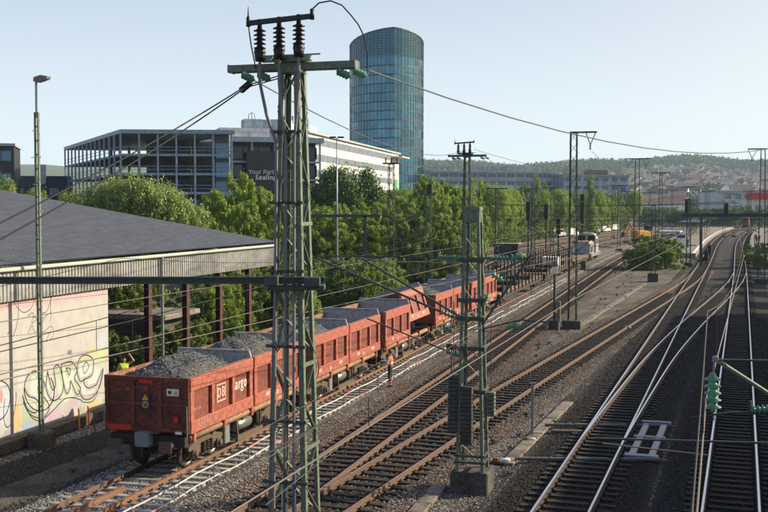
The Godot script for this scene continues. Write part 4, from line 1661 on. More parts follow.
func masts() -> void:
	mast_near()
	mast_stout()
	right_cantilever()
	left_lamp_mast()
	# --- masts further down the yard
	var g = M.mast_dark
	feeder_mast("feeder mast with three insulators standing far behind the stout green mast", P(6.2, 0, 80), 12.3, 0.85, 0.45, false, g)
	var m3 := thing("lattice_mast", "tall slender lattice mast with one short arm at its head, above the flat wagons", "lattice mast", P(13.35, 0, 75.6), TRACK_YAW)
	lattice(m3, 13.8, 0.62, 0.50, 18, 0.075, g, false)
	footing(m3, 1.3, 0.5)
	var st := mb()
	box(st, Vector3(0.65, 13.75, 0), Vector3(1.9, 0.12, 0.16))
	part("arm", st, g, m3)
	st = mb()
	bar(st, Vector3(0.85, 13.7, 0), Vector3(1.15, 12.85, 0), 0.06, 0.06)
	bar(st, Vector3(1.5, 13.7, 0), Vector3(1.15, 12.85, 0), 0.06, 0.06)
	insulator(m3, Vector3(1.15, 12.5, 0), Vector3(1.15, 12.9, 0), 0.09, 3, M.green_glass, "glass_insulator")
	part("hanger", st, g, m3)
	cantilever(m3, -0.3, 5.4, 7.2, -3.4)
	cantilever(m3, 0.3, 5.4, 7.2, 2.4)
	var small := thing("lattice_mast", "short grey post with a small footing beside the slender lattice mast", "post", P(11.9, 0, 74.5), TRACK_YAW)
	st = mb()
	box(st, Vector3(0, 2.4, 0), Vector3(0.16, 4.8, 0.16), 0.02)
	part("post", st, g, small)
	st = mb()
	box(st, Vector3(0.0, 4.1, 0.1), Vector3(0.4, 0.5, 0.06))
	part("plate", st, M.white_paint, small)
	st = mb()
	box(st, Vector3(0.3, 1.2, 0), Vector3(0.25, 1.5, 0.3), 0.03)
	part("cabinet", st, M.mast_green, small)
	footing(small, 0.7, 0.6)
	# T-headed masts
	for q in [["lattice mast with a wide flat head bar behind the round bush", 35.5, 150.4, 15.2, 3.4, 0.6], ["thin lattice mast with a small head bar right behind the round bush", 44.4, 172.0, 13.9, 3.0, 0.45], ["lattice mast with hanging loops at the right edge of the view", 42.0, 119.0, 14.9, 3.2, 0.5]]:
		var m := thing("lattice_mast", q[0], "lattice mast", P(q[1], 0, q[2]), TRACK_YAW)
		lattice(m, q[3], q[5] + 0.3, q[5], 18, 0.075, g, false)
		footing(m, 1.4, 0.5)
		st = mb()
		box(st, Vector3(0, q[3], 0), Vector3(q[4], 0.14, 0.2))
		for sx in [-1.0, 1.0]:
			bar(st, Vector3(sx * q[4] * 0.5, q[3] - 0.05, 0), Vector3(sx * q[4] * 0.36, q[3] - 1.0, 0), 0.07, 0.07)
			bar(st, Vector3(sx * q[4] * 0.18, q[3] - 0.05, 0), Vector3(sx * q[4] * 0.36, q[3] - 1.0, 0), 0.07, 0.07)
		part("head_bar", st, g, m)
		for sx in [-1.0, 1.0]:
			insulator(m, Vector3(sx * q[4] * 0.36, q[3] - 1.4, 0), Vector3(sx * q[4] * 0.36, q[3] - 0.95, 0), 0.1, 3, M.green_glass, "glass_insulator")
		cantilever(m, 0.3, 5.6, 7.2, 2.9)
		cantilever(m, -0.3, 5.6, 7.2, -2.9)
	# plain lattice masts at the thicket and along the yard
	var plain := [
		["lattice mast with small insulators on its head before the round dark tree", 0.75, 109.0, 12.9, 0.75, 0.5], ["lattice mast with a black switch box on its head in the thicket", 4.3, 105.0, 9.7, 0.75, 0.55],
		["narrow lattice mast on a block footing before the round bush", 30.8, 122.3, 8.7, 0.5, 0.42], ["narrow far lattice mast left of the locomotive", 24.5, 176.0, 12.0, 0.6, 0.45], ["distant lattice mast right of the locomotive", 45.0, 205.0, 12.5, 0.6, 0.45],
		["distant lattice mast beyond the far yard tracks", 49.0, 262.0, 13.0, 0.7, 0.5], ["distant lattice mast over the left platform", 71.0, 250.0, 13.0, 0.7, 0.5], ["distant lattice mast near the red train", 100.0, 330.0, 13.0, 0.7, 0.5], ["far mast of the yard rising before the left tall poplar", 30.0, 215.0, 12.0, 0.6, 0.45], ["far mast of the yard between the two poplars", 44.0, 246.0, 13.0, 0.6, 0.45], ["far mast right of the poplars", 61.0, 285.0, 14.0, 0.6, 0.45], ["far mast just left of the wide-headed mast", 57.0, 252.0, 12.0, 0.6, 0.45], ["far mast over the station beyond the gantry", 92.0, 290.0, 12.0, 0.6, 0.45], ["far mast over the right platform", 84.0, 246.0, 12.0, 0.6, 0.45], ["far mast before the white warehouse", 124.0, 365.0, 12.0, 0.6, 0.45], ["thin mast left of the row of black signals", 15.6, 148.0, 11.0, 0.5, 0.4], ["thin mast between the black signals and the locomotive", 27.0, 172.0, 11.5, 0.5, 0.4], ["thin mast behind the excavator", 66.5, 268.0, 12.0, 0.5, 0.4], ["thin mast right of the shelter on the left platform", 77.5, 258.0, 12.0, 0.5, 0.4], ["thin mast before the low red roofed block", 82.0, 305.0, 13.0, 0.5, 0.4], ["thin mast where the main tracks bend away", 98.0, 300.0, 12.0, 0.5, 0.4], ["thin mast over the end of the right platform", 76.5, 213.0, 11.5, 0.5, 0.4], ["farthest lattice mast of the yard", 88.0, 300.0, 13.0, 0.7, 0.5]]
	var idx := 0
	for q in plain:
		var m := thing("lattice_mast", q[0], "lattice mast", P(q[1], 0, q[2]), TRACK_YAW)
		lattice(m, q[3], q[4] + 0.05, q[5] + 0.05, 16, 0.07, g, false)
		footing(m, 1.2, 0.9 if idx == 2 else 0.4)
		if idx == 0:
			for k in 3:
				insulator(m, Vector3(-0.6 + 0.6 * k, q[3], 0), Vector3(-0.6 + 0.6 * k, q[3] + 0.6, 0), 0.12, 4, M.porcelain_black)
			head_arm(m, q[3], 0.9, g)
		elif idx == 1:
			st = mb()
			box(st, Vector3(0.2, q[3] + 0.55, 0), Vector3(0.5, 0.9, 0.4), 0.04)
			part("switch_box", st, M.black, m)
			head_arm(m, q[3], 0.8, g)
		else:
			cantilever(m, 0.25, 5.6, 7.2, 2.9)
			cantilever(m, -0.25, 5.6, 7.2, -2.9)
			if idx > 3:
				head_arm(m, q[3], 1.5, g)
		idx += 1
	# a low gantry beam among the trees
	var gb := thing("feeder_beam", "low post with a long horizontal beam before the round dark tree", "beam", P(-1.5, 0, 85), 0.0)
	st = mb()
	box(st, Vector3(0, 3.9, 0), Vector3(0.24, 7.8, 0.24))
	part("post", st, g, gb)
	st = mb()
	box(st, Vector3(-1.6, 7.8, 0), Vector3(5.6, 0.24, 0.24))
	part("beam", st, g, gb)
	insulator(gb, Vector3(1.0, 7.95, 0), Vector3(1.0, 8.4, 0), 0.1, 3, M.porcelain_black)
	# tall twin-headed lamp
	var lp := thing("yard_lamp", "tall thin grey lamp post with two heads before the round dark tree", "lamp post", P(-4.17, 0, 95), 0.0)
	st = mb()
	lathe(st, [Vector2(0.11, 0), Vector2(0.11, 3), Vector2(0.075, 8), Vector2(0.05, 14.6), Vector2(0, 14.6)], Transform3D.IDENTITY, 8)
	part("pole", st, M.galvanised, lp)
	for sx in [-1.0, 1.0]:
		st = mb()
		box(st, Vector3(sx * 0.35, 14.65, 0), Vector3(0.6, 0.14, 0.26), 0.05)
		part("lamp_head", st, M.black, lp)
	gantry()
	signals()

# slanted tubes that carry the catenary: from a mast at side x0 out to reach
func cantilever(root: Node3D, x0: float, y0: float, y1: float, reach: float) -> void:
	var st := mb()
	tube(st, [Vector3(x0, y0, 0), Vector3(x0 + reach * 0.9, y1, 0)], 0.035, 6)
	tube(st, [Vector3(x0, y1, 0), Vector3(x0 + reach * 0.9, y1, 0)], 0.028, 6)
	tube(st, [Vector3(x0 + reach * 0.25, lerpf(y0, y1, 0.25), 0), Vector3(x0 + reach * 1.05, y0 + 0.25, 0)], 0.025, 6)
	part("cantilever", st, M.mast_dark, root)
	for y in [y0, y1]:
		var dir := Vector3(reach * 0.9, y1 - y, 0).normalized()
		insulator(root, Vector3(x0, y, 0) + dir * 0.15, Vector3(x0, y, 0) + dir * 0.6, 0.075, 5, M.green_glass, "glass_insulator")

func mast_near() -> void:
	# the tall feeder mast nearest to the bridge
	var root := feeder_mast("tall green feeder mast nearest the viewer with three grey cables down its front", P(-1.95, 0, 23.0), 11.52, 0.97, 0.44, true, M.mast_green)
	var w := func(y: float) -> float: return lerpf(0.97, 0.44, y / 11.6) / 2
	# cables from the black insulators down the front face
	var xs := [-0.26, 0.0, 0.22]
	for k in 3:
		var st := mb()
		var x0: float = -0.60 + 0.44 * k
		var pts := [Vector3(x0, 11.75, 0.36), Vector3(x0, 11.2, 0.37), Vector3(lerpf(x0, xs[k] * 0.9, 0.45), 10.5, 0.40)]
		for y in [9.9, 8.0, 6.0, 4.0, 2.0, 0.3]:
			pts.append(Vector3(xs[k] * (0.8 + 0.2 * (1 - y / 11.6)) - 0.02, y, w.call(y) + 0.09))
		tube(st, pts, 0.036, 8)
		part("power_cable", st, M.cable, root)
		if k > 0:
			st = mb()
			tube(st, [Vector3(xs[k] - 0.02, 0.2, w.call(0.2) + 0.09), Vector3(xs[k] - 0.02, 3.0, w.call(3.0) + 0.09)], 0.05, 8)
			part("cable_guard", st, plain_mat(Color(0.30, 0.34, 0.40), 0.6), root)
	for y in [10.15, 8.65, 7.2, 5.6, 4.0, 2.7, 1.2]:
		var st := mb()
		box(st, Vector3(-0.02, y, w.call(y) + 0.06), Vector3(w.call(y) * 2 + 0.18, 0.07, 0.07), 0.008)
		for x in xs:
			box(st, Vector3(x * 0.9 - 0.02, y, w.call(y) + 0.12), Vector3(0.10, 0.05, 0.06), 0.008)
		part("cable_clamp", st, M.mast_dark, root)
	# straps between the two right hand legs
	for y in [8.2, 6.95, 5.2, 3.4]:
		var st := mb()
		box(st, Vector3(w.call(y) - 0.01, y, 0), Vector3(0.05, 0.08, w.call(y) * 2 + 0.1))
		part("batten", st, M.mast_green, root)
	# hoop of cable from the bus bar to the right glass insulators
	var f := Transform3D(Basis(Vector3.UP, TRACK_YAW), P(-1.95, 0, 23.0))
	var st2 := mb()
	var pts2 := []
	var bend := [Vector2(0, 0), Vector2(0.14, 0.13), Vector2(0.39, 0.165), Vector2(0.62, 0.07), Vector2(0.80, -0.16), Vector2(0.96, -0.42), Vector2(1.09, -0.75), Vector2(1.14, -1.16), Vector2(1.12, -1.55)]
	for i in bend.size():
		pts2.append(Vector3(0.58 + bend[i].x, 12.67 + bend[i].y * (1.0 if bend[i].y > 0.0 else 0.80), 0.36 - 0.03 * i))
	tube(st2, pts2, 0.016, 6)
	part("jumper_cable", st2, M.wire, root)
	st2 = mb()
	tube(st2, [Vector3(-0.86, 12.42, 0.36), Vector3(-0.8, 12.0, 0.36), Vector3(-0.74, 11.5, 0.25)], 0.014, 6)
	part("earth_lead", st2, M.wire, root)
	# the portal beam that runs off to the left, and its bracket on the mast
	var b := thing("portal_beam", "long dark green beam crossing before the shed at the level of its fascia", "beam", P(-1.3, 7.02, 22.55), 0.0)
	st2 = mb()
	for y in [-0.06, 0.06]:
		box(st2, Vector3(-5.4, y, 0.10), Vector3(10.9, 0.03, 0.16), 0.004)
	box(st2, Vector3(-5.4, 0, 0.10), Vector3(10.9, 0.13, 0.02))
	part("girder", st2, M.mast_dark, b)
	st2 = mb()
	box(st2, Vector3(-0.55, -0.16, -0.1), Vector3(1.2, 0.10, 0.5), 0.01)
	box(st2, Vector3(-0.2, -0.02, 0.28), Vector3(0.35, 0.2, 0.16), 0.02)
	box(st2, Vector3(-1.05, 0.0, 0.26), Vector3(0.3, 0.22, 0.14), 0.02)
	part("bracket", st2, M.mast_dark, b)

func mast_stout() -> void:
	var at := P(2.69, 0, 32.3)
	var root := thing("lattice_mast", "stout green lattice mast on a square concrete block with weights hanging at its foot", "lattice mast", at, TRACK_YAW)
	var st := mb()
	box(st, Vector3(0, 0.22, 0), Vector3(1.16, 0.72, 1.1), 0.04)
	part("footing", st, M.concrete_old, root)
	var body := Node3D.new()
	lattice(root, 8.55, 0.90, 0.46, 11, 0.095, M.mast_green, true)
	body.free()
	for y in [0.85, 1.05]:
		st = mb()
		box(st, Vector3(0, y, 0.40), Vector3(0.95, 0.07, 0.07))
		box(st, Vector3(0.40, y, 0), Vector3(0.07, 0.07, 0.95))
		part("batten", st, M.mast_dark, root)
	# plate at the head
	st = mb()
	box(st, Vector3(0, 8.3, 0.0), Vector3(0.47, 0.45, 0.47), 0.02)
	part("head_plate", st, M.mast_green, root)
	# bands halfway where the cantilevers are bolted on
	for y in [6.95, 5.75, 5.2, 4.3, 3.0]:
		st = mb()
		var w := lerpf(0.86, 0.42, y / 8.55)
		box(st, Vector3(0, y, w / 2 + 0.02), Vector3(w + 0.26, 0.12, 0.08), 0.01)
		box(st, Vector3(w / 2 + 0.02, y, 0), Vector3(0.08, 0.12, w + 0.2), 0.01)
		part("band", st, M.mast_dark, root)
	# tensioning weights: stacks of notched discs on rods
	var stacks := [[Vector3(-0.52, 1.75, 0.30), 1.75, 0.16, M.mast_dark], [Vector3(-0.06, 1.45, 0.56), 1.75, 0.19, M.concrete_old], [Vector3(0.55, 2.2, -0.1), 0.75, 0.13, M.mast_green]]
	for q in stacks:
		st = mb()
		var c: Vector3 = q[0]
		var n := int(q[1] / 0.125)
		for i in n:
			var y := c.y + 0.125 * i
			box(st, Vector3(c.x, y + 0.058, c.z), Vector3(q[2] * 2, 0.113, q[2] * 1.6), 0.02)
			if i % 2 == 0:
				box(st, Vector3(c.x + 0.03, y + 0.058, c.z + q[2] * 0.8), Vector3(0.06, 0.09, 0.03))
		var w := part("tension_weight", st, q[3], root)
		st = mb()
		tube(st, [c, c + Vector3(0, q[1] + 2.2, 0)], 0.014, 6)
		part("rod", st, M.mast_dark, w)
	# tubes reaching over the tracks on the left
	st = mb()
	var tubes := [[Vector3(-0.3, 5.1, 0.1), Vector3(-4.9, 6.95, 0.3), 0.035], [Vector3(-0.3, 5.15, -0.1), Vector3(-3.7, 7.0, -0.2), 0.035], [Vector3(-0.3, 4.0, 0.1), Vector3(-3.3, 5.1, 0.2), 0.024]]
	for q in tubes:
		var s2 := mb()
		tube(s2, [q[0], q[1]], q[2], 8)
		part("cantilever_tube", s2, M.mast_dark, root)
		insulator(root, q[0].lerp(q[1], 0.03), q[0].lerp(q[1], 0.15), 0.085, 5, M.green_glass, "glass_insulator")
	# the level span wire with its rows of green insulators
	var span := mb()
	tube(span, [Vector3(-4.6, 7.02, 0.25), Vector3(1.9, 7.02, 0.15)], 0.022, 6)
	part("span_wire", span, M.mast_dark, root)
	insulator(root, Vector3(-1.05, 7.02, 0.22), Vector3(-0.32, 7.02, 0.22), 0.09, 8, M.green_glass, "glass_insulator")
	insulator(root, Vector3(0.30, 7.02, 0.18), Vector3(1.15, 7.02, 0.17), 0.09, 8, M.green_glass, "glass_insulator")
	insulator(root, Vector3(1.15, 7.0, 0.17), Vector3(1.62, 7.12, 0.15), 0.14, 3, M.green_glass, "glass_insulator")
	# the strut towards the right
	var s3 := mb()
	tube(s3, [Vector3(0.25, 4.9, 0.2), Vector3(1.78, 7.15, 0.1)], 0.035, 8)
	part("cantilever_tube", s3, M.mast_dark, root)
	s3 = mb()
	tube(s3, [Vector3(0.2, 4.85, 0.2), Vector3(1.5, 5.2, 0.2), Vector3(2.3, 5.15, 0.2)], 0.024, 8)
	part("cantilever_tube", s3, M.mast_dark, root)
	for q in [[Vector3(0.6, 6.55, 0.2), Vector3(0.95, 6.35, 0.2)], [Vector3(0.5, 5.95, 0.2), Vector3(0.35, 5.6, 0.2)], [Vector3(1.05, 4.95, 0.2), Vector3(1.5, 5.08, 0.2)], [Vector3(-0.9, 4.95, 0.2), Vector3(-0.6, 4.75, 0.2)]]:
		insulator(root, q[0], q[1], 0.11, 3, M.green_glass, "glass_insulator")

func right_cantilever() -> void:
	var root := thing("cantilever_arm", "catenary arm with a hanging stack of green glass insulators reaching in from the right", "catenary arm", P(4.9, 6.1, 16.0), 0.0)
	var st := mb()
	tube(st, [Vector3(0.10, 0.17, 0), Vector3(2.6, 0.14, 0.1)], 0.018, 8)
	part("stay_tube", st, M.mast_dark, root)
	st = mb()
	tube(st, [Vector3(0.14, 0.14, 0), Vector3(2.6, -1.45, 0.1)], 0.034, 8)
	part("strut", st, M.mast_green, root)
	st = mb()
	tube(st, [Vector3(-0.28, -0.71, 0), Vector3(0.3, -0.63, 0), Vector3(2.6, -0.56, 0.1)], 0.018, 8)
	tube(st, [Vector3(0.62, -0.63, 0), Vector3(0.62, -0.45, 0)], 0.02, 6)
	part("steady_arm", st, M.mast_dark, root)
	st = mb()
	tube(st, [Vector3(-1.72, -1.02, 0), Vector3(2.6, -1.12, 0.1)], 0.018, 8)
	part("registration_tube", st, M.mast_dark, root)
	st = mb()
	tube(st, [Vector3(-1.6, -1.10, 0), Vector3(0.0, -1.28, 0.0)], 0.012, 6)
	part("steady_arm", st, M.wire_copper, root)
	insulator(root, Vector3(0.06, -0.62, 0), Vector3(0.04, -0.03, 0), 0.125, 5, M.green_glass, "glass_insulator")
	insulator(root, Vector3(0.62, -0.60, 0), Vector3(0.95, -0.57, 0), 0.07, 4, M.green_glass, "glass_insulator")
	st = mb()
	tube(st, [Vector3(0.05, -0.06, 0), Vector3(0.07, 0.2, 0)], 0.014, 6)
	tube(st, [Vector3(0.06, -0.6, 0), Vector3(0.07, -0.75, 0)], 0.014, 6)
	box(st, Vector3(0.08, 0.18, 0), Vector3(0.08, 0.09, 0.06), 0.01)
	part("shackle", st, M.galvanised, root)
	# its mast stands to the right, outside the picture
	st = mb()
	box(st, Vector3(2.85, -2.1, 0.1), Vector3(0.3, 8.0, 0.3), 0.02)
	part("post", st, M.mast_green, root)

func left_lamp_mast() -> void:
	var root := thing("lamp_mast", "tall thin green lamp mast with step rungs before the graffiti wall", "lamp post", P(-12.3, 0, 38.1), TRACK_YAW)
	var st := mb()
	for sx in [-1.0, 1.0]:
		box(st, Vector3(sx * 0.065, 6.2, 0), Vector3(0.055, 11.4, 0.10), 0.008)
	part("twin_pole", st, M.mast_green, root)
	st = mb()
	for i in 22:
		box(st, Vector3(0, 0.9 + 0.5 * i, 0.0), Vector3(0.10, 0.05, 0.08))
	part("batten", st, M.mast_green, root)
	for i in 8:
		st = mb()
		box(st, Vector3(0, 4.6 + 0.95 * i, 0.05), Vector3(0.42 if i % 2 == 0 else 0.3, 0.03, 0.03))
		part("rung", st, plain_mat(Color(0.72, 0.76, 0.66), 0.6), root)
	st = mb()
	tube(st, [Vector3(0, 11.7, 0), Vector3(0, 13.0, 0), Vector3(0.08, 13.12, 0)], 0.045, 8)
	part("top_tube", st, M.galvanised, root)
	st = mb()
	prism(st, [Vector2(-0.04, 12.98), Vector2(0.1, 12.94), Vector2(0.5, 13.05), Vector2(0.52, 13.14), Vector2(0.25, 13.19), Vector2(-0.02, 13.12)], -0.13, 0.13)
	part("lamp_head", st, plain_mat(Color(0.42, 0.40, 0.38), 0.4), root)
	st = mb()
	box(st, Vector3(0, 0.15, 0), Vector3(0.75, 0.7, 0.75), 0.06)
	part("footing", st, M.concrete_old, root)
	st = mb()
	var loop := []
	for i in 17:
		var a := TAU * (i / 16.0) * 0.62 + PI * 0.98
		loop.append(Vector3(cos(a) * 0.62, 2.0 + sin(a) * 0.75, 0.10))
	tube(st, loop, 0.018, 6)
	part("cable_loop", st, M.wire, root)

func gantry() -> void:
	var g = M.mast_dark
	var root := thing("signal_gantry", "dark signal gantry beam spanning the main tracks before the platforms", "gantry", P(45.9, 0, 155.0), -0.05)
	var st := mb()
	box(st, Vector3(4.3, 7.25, -0.1), Vector3(14.0, 0.36, 0.05))
	for y in [7.05, 7.45]:
		box(st, Vector3(4.3, y, 0), Vector3(14.0, 0.12, 0.30))
	for i in 24:
		bar(st, Vector3(-2.6 + 0.58 * i, 7.05, 0.02), Vector3(-2.6 + 0.58 * (i + 1), 7.45, 0.02), 0.06, 0.06)
	part("beam", st, g, root)
	st = mb()
	box(st, Vector3(0, 3.5, 0), Vector3(0.34, 7.1, 0.34))
	part("post", st, g, root)
	st = mb()
	box(st, Vector3(11.0, 3.5, 0), Vector3(0.34, 7.1, 0.34))
	part("post", st, g, root)
	st = mb()
	for i in 2:
		box(st, Vector3(-1.2 - 0.5 * i, 2.9, 0.1), Vector3(0.9, 0.10, 0.9))
	part("platform", st, g, root)
	st = mb()
	tube(st, [Vector3(-0.2, 0.6, 0), Vector3(-7.4, 4.2, 0.6)], 0.07, 6)
	part("stay", st, g, root)
	# posts and lattice standing at its left end
	var m := thing("lattice_mast", "lattice mast carrying the left end of the signal gantry", "lattice mast", P(43.4, 0, 152.5), TRACK_YAW)
	lattice(m, 9.6, 0.7, 0.5, 12, 0.13, g, false)
	footing(m, 1.2, 0.5)
	signal_head(root, Vector3(-2.1, 7.6, 0.2), 2.0)
	signal_head(root, Vector3(3.5, 7.5, 0.2), 1.5)

func signal_head(root: Node3D, at: Vector3, h: float) -> void:
	var st := mb()
	box(st, at + Vector3(0, h / 2, 0), Vector3(0.6, h, 0.35), 0.05)
	var hd := part("signal_head", st, M.black, root)
	st = mb()
	for k in 3:
		lathe(st, [Vector2(0, 0), Vector2(0.13, 0), Vector2(0.13, 0.16), Vector2(0.11, 0.16), Vector2(0.11, 0.02), Vector2(0, 0.02)], Transform3D(Basis(Vector3.RIGHT, PI / 2), at + Vector3(0, h * (0.2 + 0.3 * k), 0.18)), 10)
	part("lamp_hood", st, M.sign_dark, hd)

func signals() -> void:
	var list := [["black signal on a thin post left of the loco, leftmost of its row", 20.2, 150.0, 6.6, 2.6], ["black signal on a thin post left of the loco, second of its row", 23.6, 156.0, 6.6, 2.3], ["black signal on a thin post left of the loco, third of its row", 22.8, 140.0, 4.9, 2.0], ["tall black signal with a small upper head over the loco", 29.6, 160.0, 6.0, 3.2]]
	for q in list:
		var root := thing("light_signal", q[0], "railway signal", P(q[1], 0, q[2]), TRACK_YAW * 0.5, "signals left of the locomotive")
		var st := mb()
		box(st, Vector3(0, q[3] / 2, 0), Vector3(0.2, q[3], 0.2))
		part("post", st, M.mast_dark, root)
		signal_head(root, Vector3(0, q[3], 0.1), q[4])
		if q[4] > 3.0:
			signal_head(root, Vector3(0, q[3] + q[4] + 0.15, 0.1), 1.0)
		st = mb()
		box(st, Vector3(0, q[3] - 0.4, 0.1), Vector3(1.0, 0.08, 0.7))
		part("step", st, M.mast_dark, root)
		footing(root, 0.8, 0.5)
	for q in [["low double dwarf signal between the main tracks, nearer one", 47.6, 158.0, 2.0], ["low double dwarf signal between the main tracks, farther one", 56.3, 185.0, 1.9]]:
		var root := thing("dwarf_signal", q[0], "railway signal", P(q[1], 0, q[2]), 0.0)
		var st := mb()
		box(st, Vector3(0, 0.3, 0), Vector3(0.2, 0.8, 0.2))
		part("post", st, M.mast_dark, root)
		st = mb()
		box(st, Vector3(0, q[3] * 0.62, 0), Vector3(0.55, q[3] * 0.75, 0.35), 0.05)
		part("signal_head", st, M.black, root)
		st = mb()
		box(st, Vector3(-0.55, 0.75, 0), Vector3(0.5, 0.7, 0.35), 0.05)
		part("side_head", st, M.black, root)

# ---------------------------------------------------------------- wires

func hang(a: Vector3, b: Vector3, sag: float, n := 12) -> Array:
	var out := []
	for i in n + 1:
		var t := float(i) / n
		out.append(a.lerp(b, t) - Vector3(0, sag * 4 * t * (1 - t), 0))
	return out

func one_wire(label: String, a: Vector3, b: Vector3, sag: float, r := 0.013, m: Material = null, cat := "overhead wire") -> MeshInstance3D:
	var st := mb()
	tube(st, hang(a, b, sag, 14), r, 5)
	return solo("overhead_wire", label, cat, st, m if m else M.wire)

func wires() -> void:
	one_wire("thick wire running right from the arm of the nearest mast across the sky", P(-0.33, 11.41, 22.48), P(24.9, 12.9, 60), 1.55, 0.018, M.grey_wire)
	one_wire("wire from the nearest mast to the distant feeder mast with three insulators", P(-3.0, 11.42, 23.7), P(5.9, 12.7, 80), 0.9, 0.016, M.grey_wire)
	one_wire("wire sagging from the distant feeder mast to the wide-headed mast far right", P(6.7, 12.8, 80), P(35.0, 14.1, 150), 1.2, 0.016, M.wire)
	one_wire("wire sagging between the slender mast and the wide-headed mast", P(14.6, 12.4, 75.4), P(36.4, 14.0, 150), 1.3, 0.016, M.wire)
	one_wire("upper of two wires dropping left from the clamp beside the nearest mast", P(-2.99, 11.17, 23.3), P(-6.7, 7.98, 16.8), 0.1, 0.016)
	one_wire("lower of two wires dropping left from the clamp beside the nearest mast", P(-2.99, 11.14, 23.3), P(-6.6, 7.78, 17.0), 0.12, 0.016)
	one_wire("upper of two short wires between the arm of the nearest mast and the clamp", P(-1.95, 11.46, 23.1), P(-2.95, 11.19, 23.3), 0.0, 0.014)
	one_wire("lower of two short wires between the arm of the nearest mast and the clamp", P(-1.95, 11.40, 23.1), P(-2.95, 11.15, 23.3), 0.0, 0.014)
	var c := mb()
	bar(c, P(-2.86, 11.27, 23.3), P(-3.12, 11.05, 23.3), 0.12, 0.14, 0.04)
	solo("wire_clamp", "black clamp where two wires join left of the nearest mast", "clamp", c, M.black)
	# catenary of the five tracks: contact wire with zigzag, carrier wire and droppers
	var names := {"freight": "freight track", "second": "second track", "third": "third track", "fourth": "main track", "fifth": "rightmost track"}
	for key in names:
		var stops := [-12.0, 32.5, 76.0, 121.0, 165.0, 210.0, 255.0]
		if key == "third":
			stops = [-12.0, 32.5, 76.0, 121.0]
		if key == "fifth":
			stops = [-14.0, 16.0, 62.0, 119.0, 165.0, 210.0, 255.0]
		var contact := []
		var carrier := mb()
		var drop := mb()
		for i in stops.size() - 1:
			var d0: float = stops[i]
			var d1: float = stops[i + 1]
			var zig := 0.3 * (1 if i % 2 == 0 else -1)
			var a := P(track_x(T[key], d0) + zig, 7.0, d0)
			var b := P(track_x(T[key], d1) - zig, 7.0, d1)
			var pts := []
			for k in 13:
				var t := k / 12.0
				var d := lerpf(d0, d1, t)
				var p := P(track_x(T[key], d) + lerpf(zig, -zig, t), 7.0 - 0.95 * 4 * t * (1 - t), d)
				pts.append(p)
				var q := Vector3(p.x, 5.68, p.z)
				if k < 12 or i == stops.size() - 2:
					contact.append(q)
				if k % 2 == 1:
					tube(drop, [p, q], 0.006, 4, false)
			tube(carrier, pts, 0.010, 5)
		var root := thing("catenary", "overhead contact and carrier wires above the " + names[key], "overhead wire", Vector3.ZERO, 0.0)
		var ct := mb()
		tube(ct, contact, 0.012, 5)
		part("contact_wire", ct, M.wire_copper, root)
		part("carrier_wire", carrier, M.wire, root)
		part("droppers", drop, M.wire, root)
	# wires that cross from the left towards the stout mast
	var ys := [[-8.9, 5.55, 24.6, 6.95], [-8.7, 4.85, 24.0, 6.2], [-8.6, 4.1, 23.6, 5.3], [-8.5, 6.35, 24.2, 7.9]]
	var hts := ["second highest", "third highest", "lowest", "highest"]
	for k in 4:
		var q: Array = ys[k]
		one_wire("thin wire crossing before the wagons to the stout mast, %s of four" % hts[k], P(q[0], q[1], q[2]), P(2.35, q[3], 32.3), 0.25, 0.0045)
	for q in [["left", -2.95, 5.2, 11.8, 2.2, 5.25], ["middle", -1.75, 5.35, 12.6, 2.35, 4.85], ["right", -1.3, 5.3, 11.6, 2.6, 4.6]]:
		one_wire("pale wire rising from lower left to the stout mast, the %s one" % q[0], P(q[1], q[2], q[3]), P(q[4], q[5], 32.3), 0.05, 0.0055, M.grey_wire)
	for k in 4:
		one_wire("thin span wire across the yard, the %s of four" % ["nearest", "second nearest", "second farthest", "farthest"][k], P(5.0 + 9.0 * k, 7.3, 110.0 + 45.0 * k), P(46.0 + 16.0 * k, 7.4, 112.0 + 45.0 * k), 0.3, 0.025)
	for k in 5:
		var dd := 150.0 + 38.0 * k
		one_wire("high thin span wire over the far yard, the %s of five" % ["nearest", "second nearest", "middle", "second farthest", "farthest"][k], P(0.06 * dd, 9.0, dd), P(0.34 * dd, 9.3, dd + 6.0), 0.5, 0.028)

# ---------------------------------------------------------------- the train

func heap(st: SurfaceTool, w: float, l: float, rim: float, peak: float, salt: int, xf: Transform3D) -> Array:
	var nz := FastNoiseLite.new()
	nz.seed = salt
	nz.frequency = 0.7
	st.set_smooth_group(1)
	var nx := 14
	var nl := 22
	var hgt := func(u: float, v: float) -> float:
		var k := clampf(1.0 - pow(absf(u), 2.5), 0, 1) * clampf(1.0 - pow(absf(v), 2.6), 0, 1)
		return rim + (peak - rim) * k + 0.10 * nz.get_noise_2d(u * 2.2, v * 3.5) * 1.6
	var spots := []
	for i in nx:
		for j in nl:
			var q := []
			for k in [[0, 0], [1, 0], [1, 1], [0, 1]]:
				var u = -1.0 + 2.0 * (i + k[0]) / nx
				var v = -1.0 + 2.0 * (j + k[1]) / nl
				q.append(xf * Vector3(u * w / 2, hgt.call(u, v), v * l / 2))
			quad(st, q[0], q[1], q[2], q[3], Vector3.UP)
	for i in 1500:
		var u := rng.randf_range(-0.98, 0.98)
		var v := rng.randf_range(-0.98, 0.98)
		spots.append(xf * Vector3(u * w / 2, hgt.call(u, v), v * l / 2))
	return spots

var bogie_proto: Node3D
var pebble: ArrayMesh

